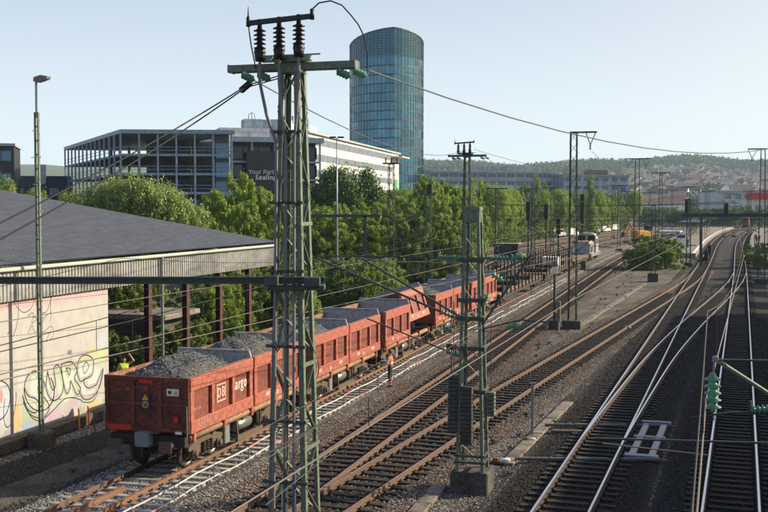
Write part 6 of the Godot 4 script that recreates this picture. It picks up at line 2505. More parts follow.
func lineside() -> void:
	# rods and covers of the switch on the main track
	var x4 := func(d: float) -> float: return track_x(T.fourth, d)
	for q in [[35.7, "nearer"], [41.3, "farther"]]:
		var d: float = q[0]
		var root := thing("switch_rod", "pale grey switch rod casing across the main track, the %s one" % q[1], "switch rod", P(x4.call(d), 0.03, d), -0.03)
		var st := mb()
		for seg in [[-2.6, -1.5], [-1.45, -0.85], [-0.55, 0.55], [0.95, 2.3]]:
			st = mb()
			box(st, Vector3((seg[0] + seg[1]) / 2, 0.03, 0), Vector3(seg[1] - seg[0], 0.10, 0.13), 0.02)
			part("casing", st, M.rod_casing, root)
		st = mb()
		tube(st, [Vector3(-2.6, 0.0, 0), Vector3(2.5, 0.0, 0)], 0.03, 6)
		part("rod", st, M.rail_top_worn, root)
	var fr := thing("switch_casing", "pale grey ladder shaped casing lying right of the main track", "casing", P(8.75, 0.0, 36.1), yaw_of(0.345))
	var st := mb()
	for sx in [-0.33, 0.33]:
		st = mb()
		box(st, Vector3(sx, 0.02, -2.9), Vector3(0.24, 0.16, 5.4), 0.03)
		part("side_casing", st, M.galvanised, fr)
	for z in [0.0, -3.1, -6.0]:
		st = mb()
		box(st, Vector3(0, 0.035, z), Vector3(1.15, 0.17, 0.34 if z > -1.0 else 0.24), 0.03)
		part("cross_casing", st, M.galvanised, fr)
	# point machines with white and yellow caps
	for q in [["white capped point motor with an orange end beside the main track", 35.6, -3.05, M.white_paint, M.yellow_paint], ["small white and yellow box beside the cable trough", 39.0, -2.75, M.white_paint, M.yellow_paint]]:
		var d: float = q[1]
		var root := thing("point_motor", q[0], "point motor", P(x4.call(d) + q[2], -0.08, d), -0.05)
		root.scale = Vector3.ONE * (0.62 if d < 37.0 else 0.45)
		var st2 := mb()
		lathe(st2, [Vector2(0, 0), Vector2(0.11, 0), Vector2(0.13, 0.03), Vector2(0.13, 0.55), Vector2(0, 0.6)], Transform3D(Basis(Vector3.BACK, -PI / 2), Vector3(-0.1, 0.2, 0)), 12)
		part("cap", st2, q[3], root)
		st2 = mb()
		box(st2, Vector3(-0.32, 0.2, 0), Vector3(0.32, 0.3, 0.34), 0.04)
		part("motor", st2, plain_mat(Color(0.46, 0.30, 0.12), 0.7), root)
		st2 = mb()
		tube(st2, [Vector3(-0.7, 0.08, 0.25), Vector3(-0.85, 0.12, 0.1), Vector3(-0.6, 0.14, -0.05), Vector3(-0.3, 0.12, 0.0)], 0.035, 6)
		part("cable", st2, q[4], root)
		st2 = mb()
		box(st2, Vector3(0.1, 0.03, 0), Vector3(1.5, 0.08, 0.5), 0.02)
		part("base_plate", st2, M.fastening, root)
	st = mb()
	box(st, Vector3(0, 0.06, 0), Vector3(1.15, 0.16, 0.3), 0.02)
	box(st, Vector3(-0.6, 0.0, 0.0), Vector3(0.2, 0.08, 0.4), 0.01)
	solo("flat_box", "dark flat box beside the cable trough and the main track", "box", st, M.bogie, Transform3D(Basis(Vector3.UP, -0.1), P(6.95, -0.06, 40.3)))
	var ps := thing("marker_post", "thin grey post standing alone on the gravel right of the third track", "post", P(5.58, -0.1, 39.95), 0.0)
	st = mb()
	box(st, Vector3(0, 1.0, 0), Vector3(0.10, 2.1, 0.10), 0.01)
	part("post", st, M.galvanised, ps)
	st = mb()
	box(st, Vector3(0, 2.02, 0.03), Vector3(0.24, 0.06, 0.08), 0.01)
	part("head", st, M.galvanised, ps)
	st = mb()
	box(st, Vector3(0, 0.12, 0), Vector3(0.42, 0.24, 0.3), 0.05)
	box(st, Vector3(-0.05, 0.26, 0), Vector3(0.25, 0.08, 0.2), 0.03)
	solo("track_box", "small pale box beside the right rail of the third track", "box", st, M.galvanised, Transform3D(Basis.IDENTITY, P(17.0, -0.06, 74.4)))
	# small post with a black and yellow plate hanging near the stout mast
	var sg := thing("plate_sign", "small orange and black striped plate on a short post left of the stout mast", "sign", P(3.3, 0, 52.0), TRACK_YAW)
	st = mb()
	box(st, Vector3(0, 0.9, 0), Vector3(0.06, 1.8, 0.06))
	part("post", st, M.mast_dark, sg)
	st = mb()
	box(st, Vector3(0, 1.6, 0.04), Vector3(0.5, 0.5, 0.03), 0.005)
	var pl := part("plate", st, M.black, sg)
	for k in 2:
		st = mb()
		bar(st, Vector3(-0.2 + 0.2 * k, 1.42, 0.06), Vector3(0.0 + 0.2 * k, 1.78, 0.06), 0.02, 0.07, 0.0, Vector3.BACK)
		part("stripe", st, M.yellow_paint, pl)
	# slender marker stakes before the ledge, yellow, orange and brown
	for q in [["yellow", -11.75, 41.0, M.yellow_paint], ["orange", -11.5, 41.4, M.orange_vest], ["brown", -10.95, 40.2, M.rail_rust]]:
		st = mb()
		box(st, Vector3(0, 0.42, 0), Vector3(0.045, 0.95, 0.045))
		solo("marker_stake", "thin %s stake standing in the ballast beside the shed ledge" % q[0], "stake", st, q[3], Transform3D(Basis(Vector3.BACK, 0.05), P(q[1], -0.1, q[2])))
	# equipment cabinets and dark relay hut beside the yard
	for q in [["dark relay hut at the edge of the thicket beyond the flat wagons", 20.5, 178.0, Vector3(4.0, 2.3, 2.4), M.black], ["small dark cabinet beside the flat wagons", 26.7, 143.0, Vector3(0.7, 1.2, 0.5), M.mast_dark]]:
		var root := thing("cabinet", q[0], "cabinet", P(q[1], 0, q[2]), TRACK_YAW)
		st = mb()
		box(st, Vector3(0, q[3].y / 2, 0), q[3], 0.05)
		part("body", st, q[4], root)
		st = mb()
		box(st, Vector3(0, q[3].y + 0.05, 0), q[3] * Vector3(1.08, 0, 1.08) + Vector3(0, 0.1, 0), 0.02)
		part("lid", st, M.trim_grey, root)
		st = mb()
		box(st, Vector3(0.1, q[3].y * 0.5, q[3].z / 2 + 0.01), Vector3(q[3].x * 0.4, q[3].y * 0.8, 0.04), 0.01)
		part("door", st, M.mast_dark, root)
	excavator()
	# white vans and dark cars parked along the far edge of the yard
	var proto := van("white van parked along the far edge of the yard, before the thicket", P(48.0, 0, 296.0), 0.6, M.white_paint)
	for q in [[53.5, 305.0, 0.9], [66.0, 338.0, 0.7], [72.5, 352.0, 0.8], [80.0, 372.0, 0.8]]:
		copy_of(proto, P(q[0], 0, q[1]), q[2])

func van(label: String, at: Vector3, turn: float, m: Material) -> Node3D:
	var root := thing("parked_van", label, "van", at, turn, "vans at the far edge of the yard")
	var st := mb()
	prism(st, [Vector2(-2.4, 0.4), Vector2(2.4, 0.4), Vector2(2.4, 1.1), Vector2(1.7, 1.35), Vector2(1.2, 2.2), Vector2(-2.3, 2.25), Vector2(-2.4, 1.2)], -0.95, 0.95)
	part("body", st, m, root)
	st = mb()
	prism(st, [Vector2(0.2, 1.4), Vector2(1.55, 1.4), Vector2(1.1, 2.05), Vector2(0.2, 2.05)], -0.97, 0.97)
	part("window", st, M.glass_dark, root)
	for x in [-1.5, 1.5]:
		for z in [-0.85, 0.85]:
			st = mb()
			lathe(st, [Vector2(0, -0.1), Vector2(0.34, -0.1), Vector2(0.34, 0.1), Vector2(0, 0.1)], Transform3D(Basis(Vector3.RIGHT, PI / 2), Vector3(x, 0.34, z)), 12)
			part("wheel", st, M.black, root)
	return root

func excavator() -> void:
	var root := thing("excavator", "yellow road-rail excavator standing far away by the wide-headed mast", "excavator", P(59.0, 0, 245.0), 0.5)
	var st := mb()
	box(st, Vector3(0, 2.2, 0), Vector3(4.6, 1.6, 2.5), 0.2)
	part("body", st, plain_mat(Color(0.74, 0.52, 0.13), 0.6), root)
	st = mb()
	box(st, Vector3(1.5, 3.2, 0.5), Vector3(1.5, 1.9, 1.3), 0.15)
	part("cab", st, M.glass_dark, root)
	st = mb()
	box(st, Vector3(0, 0.9, 0), Vector3(4.4, 0.6, 2.3), 0.1)
	part("chassis", st, M.underframe, root)
	for x in [-1.5, 1.5]:
		for z in [-1.1, 1.1]:
			st = mb()
			lathe(st, [Vector2(0, -0.2), Vector2(0.5, -0.2), Vector2(0.5, 0.2), Vector2(0, 0.2)], Transform3D(Basis(Vector3.RIGHT, PI / 2), Vector3(x, 0.55, z)), 14)
			part("wheel", st, M.black, root)
	st = mb()
	bar(st, Vector3(-1.6, 2.8, -0.3), Vector3(-3.4, 4.6, -0.3), 0.4, 0.45)
	bar(st, Vector3(-3.4, 4.6, -0.3), Vector3(-5.2, 2.6, -0.3), 0.35, 0.35)
	part("arm", st, plain_mat(Color(0.62, 0.36, 0.12), 0.6), root)
	st = mb()
	prism(st, [Vector2(-5.6, 1.6), Vector2(-4.9, 1.6), Vector2(-4.9, 2.6), Vector2(-5.3, 2.6)], -0.8, 0.3)
	part("bucket", st, M.bogie, root)

# ---------------------------------------------------------------- people

# bones: [from, to, radius, radius, colour]; joined by a smooth minimum and meshed by surface nets
func body_mesh(bones: Array, cell: float) -> ArrayMesh:
	var lo := Vector3(1e9, 1e9, 1e9)
	var hi := -lo
	for b in bones:
		var r := maxf(b[2], b[3]) + 0.06
		for p in [b[0], b[1]]:
			lo = lo.min(p - Vector3(r, r, r))
			hi = hi.max(p + Vector3(r, r, r))
	var nx := int((hi.x - lo.x) / cell) + 2
	var ny := int((hi.y - lo.y) / cell) + 2
	var nz := int((hi.z - lo.z) / cell) + 2
	var f := PackedFloat32Array()
	f.resize(nx * ny * nz)
	f.fill(1.0)
	var who := PackedInt32Array()
	who.resize(nx * ny * nz)
	var best := PackedFloat32Array()
	best.resize(nx * ny * nz)
	best.fill(1.0)
	var k := 0.03
	for bi in bones.size():
		var b: Array = bones[bi]
		var a: Vector3 = b[0]
		var ab: Vector3 = b[1] - a
		var l2 := maxf(ab.length_squared(), 1e-9)
		var m := maxf(b[2], b[3]) + 0.055
		var l: Vector3 = ((a.min(b[1]) - Vector3(m, m, m) - lo) / cell).floor().max(Vector3.ZERO)
		var h: Vector3 = ((a.max(b[1]) + Vector3(m, m, m) - lo) / cell).ceil().min(Vector3(nx - 1, ny - 1, nz - 1))
		for x in range(int(l.x), int(h.x) + 1):
			for y in range(int(l.y), int(h.y) + 1):
				for z in range(int(l.z), int(h.z) + 1):
					var p := lo + Vector3(x, y, z) * cell
					var t := clampf((p - a).dot(ab) / l2, 0, 1)
					var d := p.distance_to(a + ab * t) - lerpf(b[2], b[3], t)
					var i := (x * ny + y) * nz + z
					var o := f[i]
					var hh := maxf(k - absf(o - d), 0.0) / k
					f[i] = minf(o, d) - hh * hh * k * 0.25
					if d < best[i]:
						best[i] = d
						who[i] = bi
	var verts := {}
	var pos := PackedVector3Array()
	var col := PackedColorArray()
	var offs := [0, nz, ny * nz, ny * nz + nz, 1, nz + 1, ny * nz + 1, ny * nz + nz + 1]
	var cv := [Vector3(0, 0, 0), Vector3(0, 1, 0), Vector3(1, 0, 0), Vector3(1, 1, 0), Vector3(0, 0, 1), Vector3(0, 1, 1), Vector3(1, 0, 1), Vector3(1, 1, 1)]
	var edges := [[0, 1], [2, 3], [4, 5], [6, 7], [0, 2], [1, 3], [4, 6], [5, 7], [0, 4], [1, 5], [2, 6], [3, 7]]
	for x in nx - 1:
		for y in ny - 1:
			for z in nz - 1:
				var i := (x * ny + y) * nz + z
				var inside := 0
				for c in 8:
					if f[i + offs[c]] < 0.0:
						inside += 1
				if inside == 0 or inside == 8:
					continue
				var s := Vector3.ZERO
				var n := 0
				for e in edges:
					var fa := f[i + offs[e[0]]]
					var fb := f[i + offs[e[1]]]
					if (fa < 0.0) != (fb < 0.0):
						s += cv[e[0]].lerp(cv[e[1]], fa / (fa - fb))
						n += 1
				verts[i] = pos.size()
				pos.append(lo + (Vector3(x, y, z) + s / n) * cell)
				col.append(bones[who[i]][4])
	var st := SurfaceTool.new()
	st.begin(Mesh.PRIMITIVE_TRIANGLES)
	for i in pos.size():
		st.set_color(col[i])
		st.set_smooth_group(0)
		st.add_vertex(pos[i])
	var strides := [ny * nz, nz, 1]
	for i in verts:
		for ax in 3:
			var u: int = strides[(ax + 1) % 3]
			var v: int = strides[(ax + 2) % 3]
			var a: int = i
			var fa := f[a]
			var fb := f[a + strides[ax]]
			if (fa < 0.0) == (fb < 0.0):
				continue
			if not (verts.has(a - u) and verts.has(a - v) and verts.has(a - u - v)):
				continue
			var q := [verts[a], verts[a - u], verts[a - u - v], verts[a - v]]
			if fa < 0.0:
				q.reverse()
			for t in [0, 1, 2, 0, 2, 3]:
				st.add_index(q[t])
	st.generate_normals()
	return st.commit()

func figure(parent: Node3D, pose: Dictionary, cloth: Dictionary, cell: float) -> void:
	var bones := []
	for s in [-1.0, 1.0]:
		var hip := Vector3(0.095 * s, 0.93, 0)
		var knee: Vector3 = pose["knee_l" if s < 0 else "knee_r"]
		var ankle: Vector3 = pose["ankle_l" if s < 0 else "ankle_r"]
		bones.append([hip, knee, 0.092, 0.066, cloth.legs])
		bones.append([knee, knee.lerp(ankle, 0.55), 0.066, 0.058, cloth.legs])
		bones.append([knee.lerp(ankle, 0.55), knee.lerp(ankle, 0.95), 0.060, 0.054, cloth.cuffs])
		bones.append([ankle + Vector3(0, -0.02, -0.04), ankle + Vector3(0.02 * s, -0.045, 0.16), 0.045, 0.036, cloth.shoes])
		var sh := Vector3(0.185 * s, 1.415, 0)
		var el: Vector3 = pose["elbow_l" if s < 0 else "elbow_r"]
		var wr: Vector3 = pose["wrist_l" if s < 0 else "wrist_r"]
		bones.append([sh, el, 0.060, 0.047, cloth.sleeves])
		bones.append([el, wr, 0.046, 0.034, cloth.sleeves])
		var fw := (wr - el).normalized()
		bones.append([wr, wr + fw * 0.085, 0.030, 0.034, cloth.skin])
	bones.append([Vector3(-0.07, 0.96, 0), Vector3(0.07, 0.96, 0), 0.105, 0.105, cloth.legs])
	bones.append([Vector3(-0.055, 1.10, 0), Vector3(0.055, 1.10, 0), 0.110, 0.110, cloth.vest])
	bones.append([Vector3(-0.07, 1.16, 0), Vector3(0.07, 1.16, 0), 0.112, 0.112, cloth.stripe])
	bones.append([Vector3(-0.085, 1.27, 0.005), Vector3(0.085, 1.27, 0.005), 0.118, 0.118, cloth.vest])
	bones.append([Vector3(-0.13, 1.39, -0.005), Vector3(0.13, 1.39, -0.005), 0.085, 0.085, cloth.vest])
	bones.append([Vector3(0, 1.42, 0), Vector3(0, 1.54, 0.012), 0.060, 0.052, cloth.skin])
	var hd: Vector3 = pose.get("head", Vector3(0, 1.64, 0.025))
	bones.append([hd + Vector3(0, -0.045, 0.012), hd + Vector3(0, 0.02, 0.0), 0.076, 0.088, cloth.skin])
	bones.append([hd + Vector3(0, 0.035, -0.022), hd + Vector3(0, 0.05, 0.005), 0.092, 0.086, cloth.hair])
	bones.append([hd + Vector3(0, -0.015, 0.088), hd + Vector3(0, -0.03, 0.1), 0.012, 0.016, cloth.skin])
	for s in [-1.0, 1.0]:
		bones.append([hd + Vector3(0.086 * s, -0.015, 0.0), hd + Vector3(0.088 * s, 0.01, -0.005), 0.017, 0.02, cloth.skin])
	var m := plain_mat(Color.WHITE, 0.8)
	m.vertex_color_use_as_albedo = true
	var body := part("body", body_mesh(bones, cell), m, parent)
	# fingers and thumbs, eyes and mouth
	var st := mb()
	for s in [-1.0, 1.0]:
		var el: Vector3 = pose["elbow_l" if s < 0 else "elbow_r"]
		var wr: Vector3 = pose["wrist_l" if s < 0 else "wrist_r"]
		var fw := (wr - el).normalized()
		var side := fw.cross(Vector3(0.2, 0.3, 1)).normalized()
		var palm := side.cross(fw)
		var base := wr + fw * 0.10
		for k in 4:
			var o := base + side * (0.021 * (k - 1.5))
			var l: float = [0.066, 0.076, 0.070, 0.054][k]
			tube(st, [o, o + fw * l * 0.55, o + fw * l * 0.9 + palm * l * 0.35], 0.0085, 6)
		tube(st, [wr + fw * 0.03 - side * 0.025, wr + fw * 0.065 - side * 0.05, wr + fw * 0.10 - side * 0.052 + palm * 0.015], 0.010, 6)
	part("fingers", st, plain_mat(Color(0.78, 0.56, 0.45), 0.7), body)
	st = mb()
	for s in [-1.0, 1.0]:
		lathe(st, [Vector2(0, -0.009), Vector2(0.008, 0), Vector2(0, 0.009)], Transform3D(Basis.IDENTITY, hd + Vector3(0.03 * s, 0.005, 0.083)), 8)
	box(st, hd + Vector3(0, -0.058, 0.088), Vector3(0.045, 0.007, 0.006))
	part("face", st, M.black, body)

func people() -> void:
	var skin := Color(0.50, 0.27, 0.18)
	var navy := Color(0.020, 0.024, 0.040)
	var worker := {"legs": navy, "cuffs": Color(0.75, 0.10, 0.035), "shoes": Color(0.02, 0.02, 0.02), "vest": Color(0.80, 0.115, 0.035), "stripe": Color(0.62, 0.62, 0.58), "sleeves": Color(0.42, 0.48, 0.60), "skin": skin, "hair": Color(0.035, 0.022, 0.015)}
	var a := thing("person", "worker in an orange vest and dark trousers standing behind the barrier, reaching towards the wagons", "person", P(0.30, 0.0, 50.4), -1.9)
	figure(a, {"knee_l": Vector3(-0.12, 0.49, 0.04), "knee_r": Vector3(0.11, 0.49, 0.02), "ankle_l": Vector3(-0.14, 0.085, 0.02), "ankle_r": Vector3(0.12, 0.085, -0.05), "elbow_l": Vector3(-0.25, 1.18, 0.12), "wrist_l": Vector3(-0.20, 1.20, 0.36), "elbow_r": Vector3(0.29, 1.16, 0.06), "wrist_r": Vector3(0.24, 1.10, 0.30)}, worker, 0.020)
	var yellow := worker.duplicate()
	yellow.vest = Color(0.52, 0.70, 0.02)
	yellow.sleeves = skin
	yellow.cuffs = navy
	var b := thing("person", "worker in a bright yellow vest with a raised arm, half hidden behind the nearest wagon", "person", P(-11.25, 0.33, 46.0), 0.5)
	figure(b, {"knee_l": Vector3(-0.12, 0.49, 0.03), "knee_r": Vector3(0.11, 0.49, 0.02), "ankle_l": Vector3(-0.13, 0.085, 0.0), "ankle_r": Vector3(0.12, 0.085, 0.0), "elbow_l": Vector3(-0.28, 1.17, 0.03), "wrist_l": Vector3(-0.25, 0.94, 0.14), "elbow_r": Vector3(0.40, 1.56, 0.08), "wrist_r": Vector3(0.27, 1.77, 0.12)}, yellow, 0.022)
	var dark := {"legs": navy, "cuffs": navy, "shoes": Color(0.02, 0.02, 0.02), "vest": Color(0.03, 0.035, 0.05), "stripe": Color(0.03, 0.035, 0.05), "sleeves": Color(0.03, 0.035, 0.05), "skin": skin, "hair": Color(0.03, 0.02, 0.015)}
	var c := thing("person", "person in dark clothes waiting on the platform right of the tracks", "person", P(track_x(T.fifth, 222.0) + 3.6, 0.72, 222.0), 0.3, "people waiting on the right platform")
	figure(c, {"knee_l": Vector3(-0.10, 0.49, 0.02), "knee_r": Vector3(0.10, 0.49, 0.03), "ankle_l": Vector3(-0.11, 0.085, 0.0), "ankle_r": Vector3(0.11, 0.085, 0.02), "elbow_l": Vector3(-0.27, 1.16, 0.0), "wrist_l": Vector3(-0.24, 0.92, 0.10), "elbow_r": Vector3(0.27, 1.16, 0.0), "wrist_r": Vector3(0.23, 0.94, 0.12)}, dark, 0.03)
	for q in [[3.1, 226.0, 1.2], [4.2, 230.0, -0.8], [3.5, 238.0, 2.0]]:
		copy_of(c, P(track_x(T.fifth, q[1]) + q[0], 0.72, q[1]), q[2])
	var e := copy_of(c, P(track_x(T.fourth, 206.0) - 4.5, 0.72, 206.0), 0.4, "person in dark clothes standing on the left platform before its shelter")
	e.set_meta("group", "people on the left platform")

# ---------------------------------------------------------------- plants

# leaf-sized faces spread through the volume of some lobes [centre, radii]
func leaf_cloud(n: int, scale3: Vector3, leaf: float, salt: int, lobes: Array) -> ArrayMesh:
	var r := RandomNumberGenerator.new()
	r.seed = salt
	var st := SurfaceTool.new()
	st.begin(Mesh.PRIMITIVE_TRIANGLES)
	st.set_smooth_group(-1)
	var total := 0.0
	for l in lobes:
		total += pow(l[1].x * l[1].y * l[1].z, 0.72)
	var tint := []
	for l in lobes:
		tint.append(r.randf_range(0.8, 1.22))
	for i in n:
		var pick := r.randf() * total
		var k := 0
		while k < lobes.size() - 1:
			pick -= pow(lobes[k][1].x * lobes[k][1].y * lobes[k][1].z, 0.72)
			if pick < 0.0:
				break
			k += 1
		var dir := Vector3(r.randfn(), r.randfn(), r.randfn()).normalized()
		var rad := pow(r.randf(), 0.40) * r.randf_range(0.84, 1.08) * (1.0 if r.randf() < 0.82 else r.randf_range(1.02, 1.5 if lobes[k][1].x < 0.13 else 1.1))
		var c: Vector3 = (lobes[k][0] + dir * lobes[k][1] * rad) * scale3
		var nrm := (dir * 0.7 + Vector3(r.randfn(), r.randfn(), r.randfn()) * 0.55 + Vector3(0, 0.35, 0)).normalized()
		var u := nrm.cross(Vector3(r.randfn(), r.randfn(), r.randfn())).normalized()
		var v := nrm.cross(u)
		var s := leaf * r.randf_range(0.55, 1.3)
		var g: float = tint[k] * r.randf_range(0.72, 1.3)
		st.set_color(Color(g * r.randf_range(0.9, 1.15), g, g * r.randf_range(0.8, 1.1)))
		var tip := c + u * s
		var tail := c - u * s
		var l1 := c + v * s * 0.55 + nrm * s * 0.18
		var l2 := c - v * s * 0.55 + nrm * s * 0.18
		tri(st, tail, l1, tip, nrm)
		tri(st, tail, tip, l2, nrm)
	return done(st)

func leaf_mat(c: Color, back: float) -> StandardMaterial3D:
	var m := plain_mat(c, 0.55)
	m.vertex_color_use_as_albedo = true
	m.backlight_enabled = true
	m.backlight = Color(c.r, c.g, c.b) .lightened(0.1) * back
	return m

func trunk_mesh(h: float, r: float, limbs: int, salt: int) -> ArrayMesh:
	var q := RandomNumberGenerator.new()
	q.seed = salt
	var st := mb()
	lathe(st, [Vector2(r * 1.5, -0.02), Vector2(r, h * 0.12), Vector2(r * 0.75, h * 0.5), Vector2(r * 0.25, h)], Transform3D.IDENTITY, 8)
	for i in limbs:
		var y := h * q.randf_range(0.3, 0.85)
		var a := q.randf() * TAU
		var out := Vector3(cos(a), 0.9, sin(a)).normalized()
		tube(st, [Vector3(0, y, 0), Vector3(0, y, 0) + out * h * 0.22, Vector3(0, y, 0) + out * h * 0.40 + Vector3(0, h * 0.06, 0)], r * 0.32, 5)
	return done(st)

func lobe_set(kind: String, salt: int) -> Array:
	var q := RandomNumberGenerator.new()
	q.seed = salt
	var out := []
	if kind == "round":
		out.append([Vector3(0, 0.58, 0), Vector3(0.39, 0.39, 0.39)])
		for i in 60:
			var a := TAU * i / 13.0 + q.randf()
			var e := q.randf_range(-0.5, 1.0)
			out.append([Vector3(cos(a) * 0.36 * cos(e), 0.56 + 0.35 * sin(e), sin(a) * 0.36 * cos(e)), Vector3.ONE * q.randf_range(0.05, 0.11)])
	elif kind == "shrub":
		for i in 85:
			var a := q.randf() * TAU
			var rr := sqrt(q.randf()) * 0.44
			var y := q.randf_range(0.05, 0.93) * sqrt(1.0 - rr * rr * 3.6)
			out.append([Vector3(cos(a) * rr, y, sin(a) * rr), Vector3(q.randf_range(0.04, 0.085), q.randf_range(0.04, 0.085), q.randf_range(0.04, 0.085))])
	elif kind == "wispy":
		for i in 95:
			var y := q.randf_range(0.12, 0.93)
			var w := 0.44 * sqrt(maxf(1.0 - pow(absf(y - 0.45) / 0.55, 2.0), 0.0)) + 0.05
			var a := q.randf() * TAU
			var rr := sqrt(q.randf()) * w
			out.append([Vector3(cos(a) * rr, y, sin(a) * rr), Vector3(q.randf_range(0.035, 0.075), q.randf_range(0.03, 0.065), q.randf_range(0.035, 0.075))])
	else:
		for i in 12:
			var y := 0.1 + 0.85 * i / 11.0
			var w := 0.30 * sqrt(maxf(1.0 - y * 0.92, 0.03))
			out.append([Vector3(q.randf_range(-0.08, 0.08), y, q.randf_range(-0.08, 0.08)), Vector3(w, 0.10, w)])
	return out

var kinds := {}

func plant(kind: String, look: String, x: float, d: float, w: float, h: float, label: String, group: String, called := "tree", y := -0.1) -> void:
	var key := kind + look + str(rng.randi() % 2)
	var turn := rng.randf() * TAU
	if kinds.has(key):
		var o := copy_of(kinds[key], P(x, y, d), turn, label, Vector3(w, h, w))
		o.name = numbered(called)
		o.set_meta("group", group)
		o.set_meta("category", "shrub" if called == "shrub" else "tree")
		return
	var salt := 100 + kinds.size() * 7
	var root := thing(called, label, "shrub" if called == "shrub" else "tree", P(x, y, d), turn, group)
	root.scale = Vector3(w, h, w)
	part("trunk", trunk_mesh(0.7 if kind != "shrub" else 0.5, 0.022, 7, salt), M.bark, root)
	var n: int = {"round": 26000, "shrub": 23000, "wispy": 22000, "poplar": 15000}[kind]
	var cr := part("crown", leaf_cloud(n, Vector3.ONE, 0.0138 if kind != "round" else 0.013, salt, lobe_set(kind, salt)), M[look], root)
	cr.set_meta("kind", "stuff")
	kinds[key] = root

func vegetation() -> void:
	var thick := "trees of the thicket left of the freight train"
	# big round tree and the trees round the garage
	plant("round", "leaf_dark", -4.4, 135, 11.5, 14.6, "big round dark green tree before the white office building", "large trees")
	plant("round", "leaf_dark", -9.2, 139, 8.5, 12.3, "smaller dark green tree at the left of the big round tree", "large trees")
	for q in [[-23.6, 84, 6.0, 10.7], [-21.6, 85, 6.6, 11.5], [-19.6, 84, 7.0, 11.8], [-17.4, 84, 6.4, 10.9], [-15.6, 85, 5.6, 9.6], [-22.6, 88, 6.0, 11.2], [-18.4, 87, 6.2, 11.4]]:
		plant("round", "leaf_grey", q[0], q[1], q[2], q[3], "greyish green bushy tree rising behind the shed roof before the garage", "trees behind the shed roof")
	for q in [[-39.5, 110, 5.5, 12.4], [-37.0, 114, 4.0, 11.2], [-42.0, 112, 5.0, 12.8]]:
		plant("round", "leaf_mid", q[0], q[1], q[2], q[3], "green tree at the left edge of the view behind the shed roof", "trees at the left edge")
	for q in [[-12.0, 90, 5.6, 11.8], [-14.2, 92, 5.0, 10.4], [-10.3, 91, 5.2, 10.6], [-11.6, 86, 4.8, 9.4], [-9.0, 88, 4.6, 9.4], [-13.0, 88, 4.4, 8.8]]:
		plant("wispy", "leaf_light", q[0], q[1], q[2], q[3], "light green upright tree between the shed roof and the nearest mast", "trees left of the nearest mast")
	# under the shed and left of the wagons
	for i in 16:
		var d := rng.randf_range(63.0, 76.0)
		var x := -21.5 + 1.25 * i + (d - 68.0) * 0.25
		plant("shrub", ["leaf_mid", "leaf_light", "leaf_dark"][i % 3], x, d, rng.randf_range(3.4, 4.6), rng.randf_range(4.2, 6.0), "bush seen between the columns of the shed, behind the wagons", "bushes behind the open shed", "shrub")
	for i in 12:
		var d := rng.randf_range(50.0, 62.0)
		plant("shrub", ["leaf_mid", "leaf_dark"][i % 2], -17.5 + 0.75 * i + (d - 55.0) * 0.2, d, rng.randf_range(2.0, 3.0), rng.randf_range(1.8, 3.6), "low bush in the shade under the shed roof", "low bushes under the shed", "shrub")
	for i in 22:
		var d := 70.0 + 1.6 * i + rng.randf_range(-3, 3)
		var x := minf(track_x(T.freight, d) - 9.5 - rng.randf_range(0.0, 7.5), 0.02 * d)
		plant("shrub", ["leaf_light", "leaf_mid", "leaf_light", "leaf_grey"][i % 4], x, d, rng.randf_range(3.0, 4.2), rng.randf_range(2.8, 4.8), "bright green bush along the left side of the freight train", "bushes beside the freight train", "shrub")
	# the thicket
	for i in 34:
		var d := rng.randf_range(113.0, 133.0)
		var x := lerpf(-16.0, 9.5, (i + rng.randf()) / 34.0)
		plant(["wispy", "shrub", "wispy"][i % 3], ["leaf_light", "leaf_mid", "leaf_light", "leaf_grey"][i % 4], x, d, rng.randf_range(5.0, 6.8), rng.randf_range(7.6, 10.4), "light green tree in the thicket left of the freight train", thick)
	for q in [[5.6, 128, 6.0, 12.8], [8.8, 132, 6.0, 11.8], [10.4, 139, 5.4, 11.0], [8.2, 126, 5.5, 10.2], [2.6, 130, 5.0, 10.0], [11.6, 143, 5.4, 10.6]]:
		plant("wispy", "leaf_light", q[0], q[1], q[2], q[3], "taller light green tree of the thicket right of the glass tower", thick)
	# the tree line that follows the far yard tracks
	for i in 46:
		var d := 135.0 + 6.4 * i + rng.randf_range(-2, 2)
		var x := track_x(T.yard3, d) - 7.5 - rng.randf_range(0.0, 8.0)
		plant(["shrub", "wispy", "round"][i % 3], ["leaf_light", "leaf_mid", "leaf_light"][i % 3], x, d, rng.randf_range(7.0, 10.0), rng.randf_range(9.5, 13.0) + 4.0 * smoothstep(160.0, 260.0, d) * rng.randf_range(0.4, 1.0), "green tree of the belt along the far yard tracks", "tree belt along the far yard")
	for i in 16:
		var d := 150.0 + 16.0 * i
		plant("shrub", "leaf_light", track_x(T.yard3, d) - 5.0, d, 5.0, 4.2, "low bright bush at the foot of the tree belt", "bushes along the far yard", "shrub")
	for q in [[42.5, 300, 6.5, 17.2, "tall green poplar before the pale blue office building, the left one"], [46.0, 305, 5.0, 15.5, "narrow green poplar just right of the left tall poplar"], [58.0, 300, 6.5, 17.2, "tall green poplar between the two pale blue office buildings"]]:
		plant("poplar", "leaf_mid", q[0], q[1], q[2], q[3], q[4], "poplars")
	# round bush beside the narrow mast
	plant("shrub", "leaf_mid", 36.6, 146.5, 7.6, 5.6, "round green bush standing alone between the tracks, left half", "round bush between the tracks", "shrub")
	plant("shrub", "leaf_mid", 38.9, 148.0, 6.2, 5.0, "round green bush standing alone between the tracks, right half", "round bush between the tracks", "shrub")
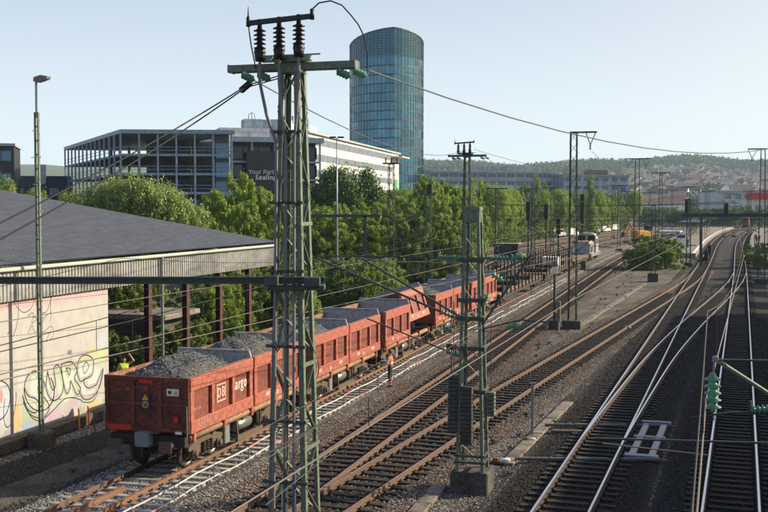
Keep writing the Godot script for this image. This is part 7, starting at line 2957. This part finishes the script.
	plant("shrub", "leaf_mid", 34.2, 145.5, 4.2, 3.4, "low bush at the left foot of the round bush", "round bush between the tracks", "shrub")
	for q in [[53.5, 150.0, 4.0, 4.2], [55.5, 160.0, 4.0, 3.6]]:
		plant("shrub", "leaf_mid", q[0], q[1], q[2], q[3], "green bush at the right edge beside the rightmost track", "bushes at the right edge", "shrub")
	# trees round the station and the foot of the hill
	for i in 44:
		var d := rng.randf_range(430.0, 530.0)
		var x := d * lerpf(0.235, 0.38, (i + rng.randf()) / 44.0)
		plant(["round", "wispy"][i % 2], ["leaf_dark", "leaf_mid"][i % 2], x, d, rng.randf_range(8.0, 12.0), rng.randf_range(6.0, 9.5), "dark green tree at the foot of the hillside town", "trees at the foot of the hill", "tree", hill_height(x, d) - 0.3)
	# shade trees right of the yard, outside the picture
	for i in 9:
		var d := 86.0 + 11.0 * i
		plant("round", "leaf_dark", track_x(T.fifth, d) + 17.0 + rng.randf_range(0, 4), d, 10.0, rng.randf_range(8.5, 11.0), "tree right of the main tracks, outside the picture", "trees right of the main tracks")
	# weeds in the ballast
	var weed := leaf_cloud(26, Vector3(0.5, 0.4, 0.5), 0.10, 77, [[Vector3(0, 0.3, 0), Vector3(0.5, 0.4, 0.5)]])
	var places := []
	var colors := []
	for i in 240:
		var d := rng.randf_range(34.0, 150.0)
		var side := rng.randi() % 3
		var x: float = [track_x(T.third, minf(d, 120.0)) + 3.2, track_x(T.freight, d) - 3.4, (track_x(T.second, d) + track_x(T.third, minf(d, 120.0))) * 0.5][side] + rng.randfn() * 0.9
		if nearest_track(x, d)[1] < 1.5:
			continue
		var s := rng.randf_range(0.25, 0.8)
		places.append(Transform3D(Basis(Vector3.UP, rng.randf() * TAU).scaled(Vector3(s, s, s)), P(x, -0.1, d)))
		var k := rng.randf_range(0.6, 1.2)
		colors.append(Color(0.07 * k, 0.11 * k, 0.025 * k))
	var mm := many("weeds", weed, M.leaf_far, places, self, colors)
	mm.set_meta("label", "small green weeds scattered in the ballast")
	mm.set_meta("category", "weeds")
